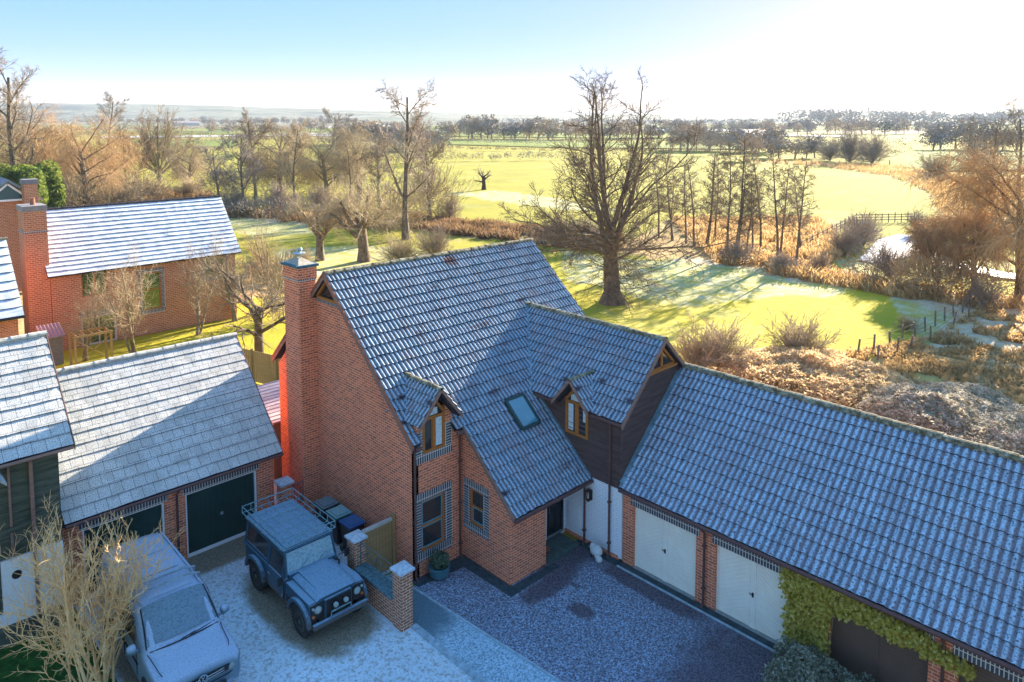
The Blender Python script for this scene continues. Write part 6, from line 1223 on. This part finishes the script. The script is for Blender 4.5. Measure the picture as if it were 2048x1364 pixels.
# bushes built as twig sprays
bu_lv = [dict(K=2, wander=0, up=0, sides=3), dict(n=60, K=6, L=(4.0, 8.0), ang=(5, 80), t=(0.0, 1.0), wander=0.12, up=0.03, sides=3, rr=0.45, rmin=0.03, taperL=0), dict(n=9, K=5, L=(0.3, 0.55), ang=(12, 45), t=(0.15, 1), wander=0.12, up=0.03, sides=3, rr=0.5, rmin=0.020), dict(n=6, K=3, L=(0.4, 0.7), ang=(15, 60), t=(0.15, 1), wander=0.15, up=0.0, sides=3, rr=0.5, rmin=0.014)]
BU = tree('bare_bush', G(1728, 492), 'dark twiggy bush with a thin top beside the frozen pond', 'bush', bu_lv, 0.5, 0.07, 131, M_TWIG_P, M_TWIG_P, split=1)
BUT = tree('bare_bush', G(1600, 722), 'pale twiggy bush poking above the garage ridge', 'bush', bu_lv, 0.38, 0.05, 132, M_TWIG_T, M_TWIG_T, split=1)
for i, (px, py, src, s, lb) in enumerate([(1690, 512, BU, .8, 'low purple brown bush at the foot of the pond bush'), (1640, 545, BU, .5, 'small dark bush on the bank below the alders'), (1560, 545, BU, .5, 'dark scrub bush under the right hand alders'), (1470, 525, BU, .5, 'dark scrub bush under the middle alders'), (1780, 560, BU, .9, 'brown bush on the bank left of the willow mound'), (1835, 470, BU, .8, 'brown bush on the top side of the frozen pond'), (1700, 325, BU, 2.6, 'wide brown thicket on the edge of the far reed bed'), (1745, 328, BU, 2.4, 'brown thicket joined to the wide one at its right'), (1660, 322, BU, 1.8, 'smaller brown thicket left of the wide one'), (1870, 355, BUT, 2.2, 'pale rounded bush in the far reed bed'), (1950, 335, BU, 2.3, 'dark bush near the field corner at the far right'), (1965, 615, BU, .6, 'purple bush near the far end of the paddock posts'), (1815, 662, BUT, .4, 'tall tan reeds clump at the bend of the paddock posts'), (1400, 745, BUT, .9, 'thin twiggy bush just above the boarded gable roof end'), (1440, 735, BUT, 1.0, 'golden bush close behind the garage ridge start'), (870, 520, BU, .9, 'brown twiggy bush right of the pollard behind the roof'), (800, 530, BUT, 1.1, 'tan twiggy bush right beside the pollard trunk'), (900, 440, BU, .9, 'brown scrub bush on the stream edge right of the tall narrow tree'), (1120, 490, BU, 1.0, 'dark drooping scrub left of the big paddock tree'), (1180, 500, BU, .9, 'dark scrub at the left foot of the big paddock tree'), (640, 425, BU, 1.1, 'brown scrub under the slim straight tree'), (560, 425, BU, 1.2, 'brown scrub under the ivy clad tree'), (470, 425, BU, 1.0, 'brown scrub under the dark leaning tree'), (700, 440, BU, 1.0, 'brown scrub right of the slim straight tree'), (300, 400, BUT, 1.5, 'tan scrub under the fan shaped tree'), (180, 410, BUT, 1.8, 'tan scrub in front of the orange willow'), (380, 395, BUT, 1.4, 'tan scrub at the right of the fan shaped tree'), (100, 425, BUT, 1.7, 'tan scrub beside the evergreen'), (250, 420, BUT, 1.5, 'tan twiggy scrub over the neighbour roof ridge'), (520, 560, BUT, .9, 'pale twigs rising left of the main chimney top'), (600, 535, BUT, .7, 'thin twigs behind the main chimney cowl')]):
    copytree(src, G(px, py), s, i*0.9, lb)
for i, (px, py, sc_, lb) in enumerate([(1985, 400, .62, 'tall pale bare tree at the right edge above the willows'), (2035, 395, .7, 'tall pale bare tree cut by the right edge above the willows'), (1945, 350, .5, 'shorter bare tree left of the tall pale pair at the right edge')]): copytree(ok, G(px, py), sc_, i*2.0+1, lb)
def thicket(px, py, w_, h, n, mat, seed, label):
    r_ = np.random.default_rng(seed); p = G(px, py); d = r_.normal(size=(n, 3)); d /= np.linalg.norm(d, axis=1)[:, None]; rad = r_.random(n)**0.5; P = d*rad[:, None]*np.array([w_, w_, h*0.5]); P *= (0.45+1.1*fbm(d[:, 0]*2.6+seed, d[:, 1]*2.6+d[:, 2]*2, seed))[:, None]; P[:, 2] += h*0.48
    a = d*0.8+r_.normal(0, 0.55, (n, 3)); a[:, 2] += 0.7; a /= np.linalg.norm(a, axis=1)[:, None]; b_ = np.cross(a, r_.normal(size=(n, 3))); b_ /= np.linalg.norm(b_, axis=1)[:, None]; s = (0.35+0.5*r_.random(n))[:, None]*h*0.16
    V = np.stack([P-a*s, P+b_*0.035, P+a*s, P-b_*0.035], 1).reshape(-1, 3)+np.array([p[0], p[1], 0]); return tag(npmesh('scrub_thicket', V, np.arange(4*n).reshape(n, 4), mat), label, 'scrub')
for i, (px, py, w_, h, n, m_, lb) in enumerate([(110, 400, 9, 13, 9000, M_TWIG_O, 'glowing orange thicket behind the left oak limbs'), (210, 395, 8, 12, 9000, M_TWIG_O, 'glowing orange thicket left of the fan shaped tree'), (160, 425, 9, 7, 7000, M_TWIG_T, 'tan thicket beyond the two left chimneys'), (260, 408, 8, 6, 6000, M_TWIG_T, 'tan thicket over the frosted far ridge'), (385, 372, 6, 7, 5000, M_TWIG_T, 'tan thicket touching the right of the fan shaped tree'), (450, 400, 5, 6, 5000, M_TWIG_P, 'brown thicket at the left foot of the dark leaning tree'), (545, 395, 8, 9, 7000, M_TWIG_T, 'pale brown thicket behind the ivy clad tree'), (620, 395, 7, 8, 6000, M_TWIG_T, 'pale brown thicket right of the slim straight tree'), (690, 385, 7, 9, 6000, M_TWIG_T, 'tan thicket behind the left of the pollard'), (760, 330, 12, 10, 6000, M_TWIG_P, 'purplish thicket left of the tall narrow tree'), (850, 328, 11, 10, 6000, M_TWIG_P, 'purplish thicket right of the tall narrow tree'), (860, 440, 5, 8, 6000, M_TWIG_T, 'tan thicket at the right foot of the tall narrow tree'), (790, 470, 5, 7, 6000, M_TWIG_T, 'tan thicket at the left foot of the tall narrow tree'), (590, 435, 8, 3.5, 5000, M_TWIG_P, 'low brown scrub under the slim straight tree'), (500, 430, 5, 3, 4000, M_TWIG_P, 'low brown scrub under the ivy clad tree'), (1720, 505, 2.2, 4.0, 3500, M_TWIG_P, 'dark thicket core beside the pond'), (1760, 560, 4, 2.4, 4000, M_TWIG_P, 'purple brown scrub below the pond'), (1860, 590, 3.5, 3.6, 6000, M_TWIG_O, 'golden drooping mass at the foot of the willow mound'), (1975, 590, 4.0, 2.6, 4000, M_TWIG_P, 'purple brown bank scrub left of the leaning willow'), (1730, 322, 22, 8, 5000, M_TWIG_P, 'wide hazy brown thicket in the reed bed'), (1480, 525, 2.5, 2.2, 3000, M_TWIG_P, 'dark scrub under the middle alders'), (1575, 548, 2.0, 1.8, 2500, M_TWIG_P, 'dark scrub under the right alders'), (1130, 490, 6, 2.5, 4000, M_TWIG_P, 'dark bank scrub left of the big tree'), (1420, 310, 14, 10, 5000, M_TWIG_P, 'brown thicket right of the big tree crown'), (560, 640, 1.6, 5, 2500, M_TWIG_T, 'fine twig haze left of the main chimney')]): thicket(px, py, w_, h*1.05, int(n*0.38), m_, 600+i, lb)
# evergreen
ev = thing('evergreen_tree', (0, 0, 0), 'dense dark green evergreen behind the two left chimneys', 'tree'); p = G(62, 455)
m = MB(); m.tube([(0, 0, 0), (0, 0, 5)], [0.4, 0.25], 8); m.build('trunk', M_BARK, ev)
leafball('crown', ev, (0, 0, 4.6), (5.2, 5.2, 5.0), 15000, 0.55, M_YEW, 5, shell=0.5); ev.location = (p[0], p[1], 0)
# distant trees and woods -----------------------------------------------------
def puff(rng, n, w_, h, leaf):
    d = rng.normal(size=(n, 3)); d /= np.linalg.norm(d, axis=1)[:, None]; rad = rng.random(n)**0.45; p = d*rad[:, None]*np.array([w_, w_, h*0.42]); p[:, 2] += h*0.58
    a = rng.normal(size=(n, 3)); a /= np.linalg.norm(a, axis=1)[:, None]; b_ = np.cross(a, rng.normal(size=(n, 3))); b_ /= np.linalg.norm(b_, axis=1)[:, None]; s = leaf*(0.5+rng.random(n))[:, None]
    return np.stack([p-a*s, p+b_*s*0.22, p+a*s, p-b_*s*0.22], 1).reshape(-1, 3)
rng = np.random.default_rng(77)
def fartree(mat, seed, n=420, leaf=0.85):
    r_ = np.random.default_rng(seed); V1 = puff(r_, n, 4.6, 10, leaf); o = grow(r_, (0, 0, 0), 6, 0.35, [dict(K=3, wander=0.03, up=0, sides=4, tip=0.6), dict(n=7, K=4, L=(0.5, 0.9), ang=(20, 60), t=(0.3, 1), wander=0.1, up=0.1, sides=3, rr=0.5)]); V2, F2 = tubes(o)
    V = np.concatenate([V1, V2]); Fc = np.concatenate([np.arange(4*n).reshape(n, 4), F2+4*n]); return npmesh('distant_tree', V, Fc, mat)
FTM = [M_TWIG_D, bark('far_tan_twigs', (0.40, 0.30, 0.21), (0.58, 0.45, 0.33), 0.05), bark('far_dark_evergreen', (0.025, 0.05, 0.03), (0.05, 0.09, 0.045), 0.1), M_TWIG_P]
ft = [fartree(FTM[i % 4], 200+i) for i in range(6)]
kinds = ['grey brown', 'tan', 'dark evergreen', 'purplish', 'grey brown', 'tan']
used = [False]*6
def where(px, py):
    h_ = 'left' if px < 500 else ('left centre' if px < 880 else ('centre' if px < 1250 else ('right centre' if px < 1600 else 'right'))); return h_
spots = []
for (x0, y0, x1, y1, n, s0, s1) in [(380, 250, 740, 248, 34, 0.9, 1.5), (560, 262, 880, 262, 12, 0.6, 1.0), (880, 276, 1100, 280, 15, 1.0, 1.6), (1100, 280, 1400, 276, 16, 0.8, 1.3), (1330, 264, 1640, 262, 18, 0.8, 1.3), (1340, 300, 1560, 305, 14, 0.8, 1.2), (200, 248, 420, 246, 14, 1.0, 1.5), (680, 290, 880, 300, 16, 0.9, 1.3), (420, 268, 640, 268, 10, 0.8, 1.2), (1500, 318, 1640, 315, 6, 0.8, 1.1), (1850, 300, 2048, 300, 8, 1.0, 1.5), (1500, 270, 1900, 268, 20, 0.9, 1.4), (940, 258, 1300, 256, 22, 0.8, 1.3)]:
    ROWI = spots[-1][3]+1 if spots else 0
    for i in range(n):
        f_ = (i+rng.random())/n; spots.append((x0+(x1-x0)*f_, y0+(y1-y0)*f_+rng.normal(0, 1.2), rng.uniform(s0, s1), ROWI))
RN = ['under the left hills', 'round the long frosty strip', 'behind the tall narrow tree, at the field head', 'behind the big tree crown', 'beyond the alders on the skyline', 'in the hedge just beyond the alders', 'beyond the orange willows', 'right of the brown hedge block', 'above the fan shaped tree', 'on the reed bed edge', 'on the far right field', 'below the wooded hill', 'before the central skyline']
for i, (px, py, s, rw) in enumerate(spots):
    k = int(rng.choice([0, 1, 3, 4, 5, 2], p=[.27, .23, .23, .15, .11, .01])); py = max(py, 240.5); p = G(px, py); 
    if used[k]: c = ft[k].copy(); COL.objects.link(c)
    else: c = ft[k]; used[k] = True
    c.location = (p[0], p[1], 0); c.scale = (s*rng.uniform(.9, 1.5), s*rng.uniform(.9, 1.5), s*rng.uniform(0.8, 1.15)); c.rotation_euler = (0, 0, rng.random()*6.28)
    tag(c, '%s %s distant tree %s' % ('larger' if s > 1.15 else 'smaller', kinds[k], RN[rw]), 'tree', '%s %s trees %s' % ('larger' if s > 1.15 else 'smaller', kinds[k], RN[rw]))
for k in range(6):
    if not used[k]: bpy.data.objects.remove(ft[k])
def mass(name, pts, w_, h, dens, mat, seed, kind='stuff', leaf=0.8, label=None, cat=None):
    """long hedge or wood made of twig puffs along a line"""
    r_ = np.random.default_rng(seed); Vs = []
    for a, b in zip(pts[:-1], pts[1:]):
        a = np.array(a); b = np.array(b); L = np.linalg.norm(b-a); n = max(2, int(L/(w_*0.9))); side = np.array([-(b-a)[1], (b-a)[0], 0])/L
        for i in range(n):
            c = a+(b-a)*((i+r_.random())/n)+side*r_.normal(0, w_*0.35); q = puff(r_, dens, w_*r_.uniform(0.7, 1.2), h*r_.uniform(0.75, 1.15), leaf); Vs.append(q+np.array([c[0], c[1], 0]))
    V = np.concatenate(Vs); o = npmesh(name, V, np.arange(len(V)).reshape(-1, 4), mat); 
    if kind: tag(o, kind=kind)
    if label: tag(o, label, cat)
    return o
def PX_(l): return [G(*p) for p in l]
hedges = [([(880, 300), (1100, 304), (1500, 307)], 2.2, 2.6), ([(330, 306), (480, 303)], 2.5, 3), ([(330, 279), (480, 277)], 4, 4), ([(930, 322), (1130, 320)], 2.0, 3.2), ([(640, 330), (860, 326), (930, 322)], 2.6, 3.4), ([(680, 306), (870, 304)], 4, 6), ([(1480, 280), (1700, 286)], 6, 6), ([(560, 277), (770, 268)], 4, 4), ([(330, 322), (470, 324)], 2.4, 3), ([(1800, 300), (2060, 300)], 5, 6), ([(620, 252), (1000, 250)], 8, 9), ([(200, 262), (480, 259)], 5, 5), ([(480, 284), (700, 290)], 4, 5), ([(930, 289), (1100, 291)], 3, 4), ([(1480, 292), (1760, 296)], 4, 5), ([(940, 268), (1300, 270)], 6, 7), ([(1350, 258), (1640, 257)], 7, 7), ([(880, 283), (1130, 286), (1320, 286)], 2.6, 3.2), ([(900, 276), (1100, 278)], 3, 4), ([(1000, 264), (1500, 266)], 5, 6), ([(200, 271), (420, 270)], 4, 4), ([(330, 288), (480, 286)], 3, 3.5), ([(820, 257), (1240, 256)], 6, 7), ([(480, 274), (760, 279)], 3.5, 4), ([(1500, 306), (1800, 312)], 3, 3.5)]
HL = ['thin straight field hedge across the far green field behind the big tree top', 'hedge between the green strips beyond the fan shaped tree', 'hedge above the upper green strip beyond the fan shaped tree', 'dark clipped hedge along the top of the bright field left of the big tree', 'brown hedge behind the tall narrow topped tree', 'tall brown hedge block left of the tall narrow topped tree', 'hedge beyond the alders in the right distance', 'hedge in front of the long frosty strip', 'low hedge nearest the fan shaped tree', 'dark hedge topping the far right green field', 'far hedge under the left hills', 'low hedge over the pale strip at far left', 'hedge crossing behind the orange willows', 'short hedge above the green strip right of the tall narrow tree', 'hedge on the near side of the distant shed', 'tree lined hedge before the central skyline', 'hedge under the right skyline', 'second straight hedge up the far green field behind the big tree', 'thin hedge at the head of the far green field', 'hedge along the frosty strip below the central skyline', 'thin hedge left of the fan tree top', 'hedge through the middle of the strips beyond the fan tree', 'hedge line just under the central skyline', 'hedge below the long frosty strip', 'hedge in front of the wide brown thicket']
for i, (pts, w_, h) in enumerate(hedges): mass('field_hedge', PX_(pts), w_, h, 60, M_HEDGE if i % 2 == 0 else M_TWIG_P, 300+i, None, max(0.35, w_*0.13), HL[i], 'hedge')
for i, (y, x0, x1, h, w_) in enumerate([(243, 40, 1000, 12, 26), (241, 600, 1400, 14, 30), (246, 120, 560, 9, 16), (246, 1000, 1700, 10, 20), (251, 1180, 1500, 9, 14)]): mass('far_woodland', PX_([(x0, y), (x1, y)]), w_, h, 46, M_TWIG_D, 330+i, 'stuff', w_*0.16)
mass('wooded_hill', PX_([(1590, 250), (1780, 248.5), (2120, 247.5)]), 36, 27, 170, M_TWIG_P, 340, 'stuff', 4.5); mass('wooded_hill', PX_([(1620, 259), (1900, 258), (2120, 262)]), 22, 14, 110, M_TWIG_P, 341, 'stuff', 3)
# bramble mounds behind the garage range, dead grass
def mound(name, cen, rad, n, mat, seed, leaf, label, cat, h=None):
    r_ = np.random.default_rng(seed); x = r_.normal(0, 0.42, n); y = r_.normal(0, 0.42, n); rr = np.hypot(x, y); k = rr < 1; x, y, rr = x[k], y[k], rr[k]; n = len(x)
    X = cen[0]+x*rad[0]; Y = cen[1]+y*rad[1]; hh = rad[2]*np.sqrt(np.maximum(0, 1-rr**2))*(0.55+0.75*fbm(X/1.3, Y/1.3, seed)); Z = hh*(1-0.45*r_.random(n)**2)
    P = np.stack([X, Y, Z], 1); a = r_.normal(size=(n, 3)); a[:, 2] = np.abs(a[:, 2])*0.6; a /= np.linalg.norm(a, axis=1)[:, None]; b_ = np.cross(a, r_.normal(size=(n, 3))); b_ /= np.linalg.norm(b_, axis=1)[:, None]; s = leaf*(0.5+r_.random(n))[:, None]
    V = np.stack([P-a*s, P+b_*s*0.30, P+a*s, P-b_*s*0.30], 1).reshape(-1, 3); return tag(npmesh(name, V, np.arange(4*n).reshape(n, 4), mat), label, cat)
def gp(px, py): return G(px, py)
for i, (px, py, rx, ry, rz, n, mt_, lf, lb) in enumerate([(1590, 752, 5.0, 3.2, 1.5, 12000, M_BRAMBLE, .12, 'tan bramble mound just behind the garage ridge left part'), (1500, 745, 3.0, 2.2, 1.1, 6000, M_BRAMBLE, .11, 'low tan bramble at the paddock corner near the boarded gable'), (1720, 790, 4.2, 3.0, 1.5, 10000, M_BRAMBLE, .12, 'brown bramble mound in the middle behind the garage ridge'), (1850, 850, 4.5, 3.2, 1.7, 14000, M_BRAMBLE_W, .11, 'white frosted bramble thicket behind the right part of the garage ridge'), (1930, 830, 3.6, 3.0, 1.2, 8000, M_BRAMBLE_W, .10, 'smaller frosted bramble to the right of the white thicket'), (2040, 900, 4.0, 3.0, 1.2, 8000, M_BRAMBLE_W, .10, 'frosted bramble reaching the right edge above the garage ridge')]):
    c = gp(px, py); mound('bramble_thicket', c, (rx, ry, rz), n, mt_, 400+i, lf, lb, 'bramble')
def tufts(name, poly, n, h, mat, seed, lean=0.5):
    r_ = np.random.default_rng(seed); pw = [G(*p) for p in poly]; xs = [p[0] for p in pw]; ys = [p[1] for p in pw]; x = r_.uniform(min(xs), max(xs), n*3); y = r_.uniform(min(ys), max(ys), n*3); k = inpoly(x, y, pw) & (fbm(x/1.7, y/1.7, seed) > 0.42); x, y = x[k][:n], y[k][:n]; n = len(x)
    hh = h*(0.4+0.9*r_.random(n))*(0.5+fbm(x/2, y/2, seed+5)); P = np.stack([x, y, np.zeros(n)-0.02], 1); a = r_.normal(0, lean, (n, 3)); a[:, 2] = 1; T = P+a*hh[:, None]; s = r_.normal(size=(n, 3)); s[:, 2] = 0; s /= np.linalg.norm(s, axis=1)[:, None]; w_ = 0.04+0.05*r_.random(n)[:, None]
    V = np.stack([P-s*w_, P+s*w_, T+s*w_*0.5, T-s*w_*0.5], 1).reshape(-1, 3); return tag(npmesh(name, V, np.arange(4*n).reshape(n, 4), mat), kind='stuff')
tufts('dead_grass', ((1480, 760), (1700, 705), (1860, 680), (1960, 620), (2090, 640), (2150, 900), (1900, 900)), 26000, 0.32, M_DEADGRASS, 500)
tufts('reeds', ((1340, 440), (1640, 440), (1700, 500), (1640, 545), (1900, 590), (2080, 610), (2080, 635), (1850, 605), (1600, 560), (1430, 525)), 26000, 0.8, M_DEADGRASS, 501)
tufts('reed_bed', ((1480, 322), (1640, 332), (1780, 352), (1860, 385), (1880, 430), (1960, 470), (2100, 470), (2100, 370), (1900, 352), (1800, 335)), 26000, 1.1, M_DEADGRASS, 502)
tufts('stream_bank_grass', ((820, 432), (960, 452), (1100, 462), (1250, 478), (1240, 505), (1100, 492), (900, 470), (800, 455)), 16000, 0.9, leafm('brown_bank', (0.20, 0.12, 0.06), (0.34, 0.22, 0.12), None, 0.6), 503)
tufts('scrub_grass', ((-60, 440), (260, 380), (420, 388), (470, 428), (800, 440), (780, 462), (450, 436)), 16000, 1.2, leafm('brown_scrub', (0.22, 0.13, 0.06), (0.42, 0.28, 0.14), None, 0.4), 504)
# ivy on the garage range
iv = thing('wall_ivy', (3.6, -8.4, 0), 'yellow green ivy climbing the pier and trailing under the garage eaves', 'ivy')
r_ = np.random.default_rng(9); Y_ = []; Z_ = []
def band(n, y0, y1, f0, f1):
    y = r_.uniform(y0, y1, n); lo = np.interp(y, *f0); hi = np.interp(y, *f1); z = lo+(hi-lo)*r_.random(n); Y_.append(y); Z_.append(z)
band(3000, -8.95, -7.72, ([-9, -7.7], [0.3, 0.15]), ([-9, -8.3, -7.9, -7.7], [2.72, 2.72, 2.6, 1.9])); band(1500, -9.6, -7.6, ([-9.6, -8.9, -7.6], [2.0, 1.8, 1.9]), ([-9.6, -7.6], [2.70, 2.66])); band(1500, -11.4, -9.5, ([-11.4, -10.5, -9.5], [2.0, 1.98, 2.08]), ([-11.4, -9.5], [2.45, 2.62])); band(500, -12.4, -11.3, ([-12.4, -11.3], [2.0, 1.98]), ([-12.4, -11.3], [2.10, 2.40]))
Y_ = np.concatenate(Y_); Z_ = np.concatenate(Z_); Y_ += r_.normal(0, 0.04, len(Y_)); Z_ += r_.normal(0, 0.05, len(Z_)); n = len(Y_); X_ = 3.66-0.30*r_.random(n)**1.5*(0.5+fbm(Y_*2, Z_*2, 4)); P = np.stack([X_, Y_, Z_], 1); nn = r_.normal(0, 0.5, (n, 3)); nn[:, 0] -= 1; nn[:, 2] += 0.6; nn /= np.linalg.norm(nn, axis=1)[:, None]; a = np.cross(nn, r_.normal(size=(n, 3))); a /= np.linalg.norm(a, axis=1)[:, None]; b_ = np.cross(nn, a); s = 0.048*(0.5+1.1*r_.random(n))[:, None]
V = np.stack([P-a*s, P+b_*s*0.8, P+a*s, P-b_*s*0.8], 1).reshape(-1, 3)-np.array([3.6, -8.4, 0]); npmesh('leaves', V, np.arange(4*n).reshape(n, 4), M_IVY, iv)
m = MB()
for i in range(14): y = -7.85-1.0*random.random(); m.tube([(3.66, y, 0), (3.64, y+random.uniform(-.2, .2), 1.2), (3.64, y+random.uniform(-.3, .3), 2.5)], 0.015, 5)
m.tube([(3.62, -8.6, 2.3), (3.6, -10, 2.3), (3.6, -11.5, 2.15), (3.6, -12.3, 2.05)], 0.02, 5); m.build('stems', M_TWIG, iv)
fsb = thing('frosted_shrub', (2.35, -9.2, 0), 'rounded shrub with white frosted leaves in front of the brown garage door', 'shrub')
leafball('foliage', fsb, (2.45, -8.75, 0.45), (1.0, 1.05, 0.85), 9000, 0.10, M_FROSTLEAF, 15, shell=0.4); leafball('foliage', fsb, (2.75, -10.1, 0.3), (0.8, 0.9, 0.75), 6000, 0.10, M_FROSTLEAF, 16, shell=0.4)
m = MB()
for i in range(10): m.tube([(2.4, -9.0, 0), (2.4+random.uniform(-.5, .5), -9+random.uniform(-.6, .6), 0.7)], 0.02, 5)
m.build('stems', M_TWIG, fsb)
gs = thing('grey_shrub', (3.2, -11.75, 0), 'small grey green shrub against the brick pier at the bottom right', 'shrub'); leafball('foliage', gs, (3.2, -11.75, 0.4), (0.35, 0.4, 0.55), 1500, 0.09, M_POTLEAF, 17); m = MB(); m.tube([(3.2, -11.75, 0), (3.2, -11.75, 0.5)], 0.02, 5); m.build('stems', M_TWIG, gs)
# distant farm buildings
for i, (px, py, w_, lb) in enumerate([(530, 246, 60, 'long dark roofed barn in the left centre distance'), (372, 251, 40, 'low white farm shed between far trees at left'), (1505, 283, 26, 'pale industrial shed beyond the alders'), (708, 270, 20, 'small white farmhouse beside a far evergreen')]):
    p = G(px, py); fb = thing('farm_building', (p[0], p[1], 0), lb, 'building'); m = MB(); m.box(p[0]-w_/2, p[0]+w_/2, p[1]-5, p[1]+5, 0, 4); m.build('wall', plain('pale_wall%d' % i, (0.55, 0.52, 0.5) if i else (0.2, 0.18, 0.16), 0.9), fb)
    m = MB(); m.prism([(p[0]-w_/2-1, p[1]-5.5, 4), (p[0]-w_/2-1, p[1]+5.5, 4), (p[0]-w_/2-1, p[1], 7.5)], (w_+2, 0, 0)); m.build('roof', plain('far_roof%d' % i, (0.10, 0.16, 0.20) if i == 0 else (0.34, 0.30, 0.30), 0.8), fb)
# a few grazing animals in the far field are specks: three dark sheep
# ------------------------------------------------------------------ haze
m = MB(); m.box(-9500, 9500, -9500, 9500, -1.5, 70); hz = m.build('haze', plain('haze_air', (1, 1, 1))); tag(hz, kind='stuff')
hm = bpy.data.materials.new('haze_volume'); hm.use_nodes = True; ht = hm.node_tree; ht.nodes.clear(); out = ht.nodes.new('ShaderNodeOutputMaterial'); pv = ht.nodes.new('ShaderNodeVolumePrincipled'); pv.inputs['Color'].default_value = (0.62, 0.76, 0.95, 1); pv.inputs['Density'].default_value = 0.00012; pv.inputs['Anisotropy'].default_value = 0.12
ht.links.new(pv.outputs[0], out.inputs['Volume']); hz.data.materials.clear(); hz.data.materials.append(hm)
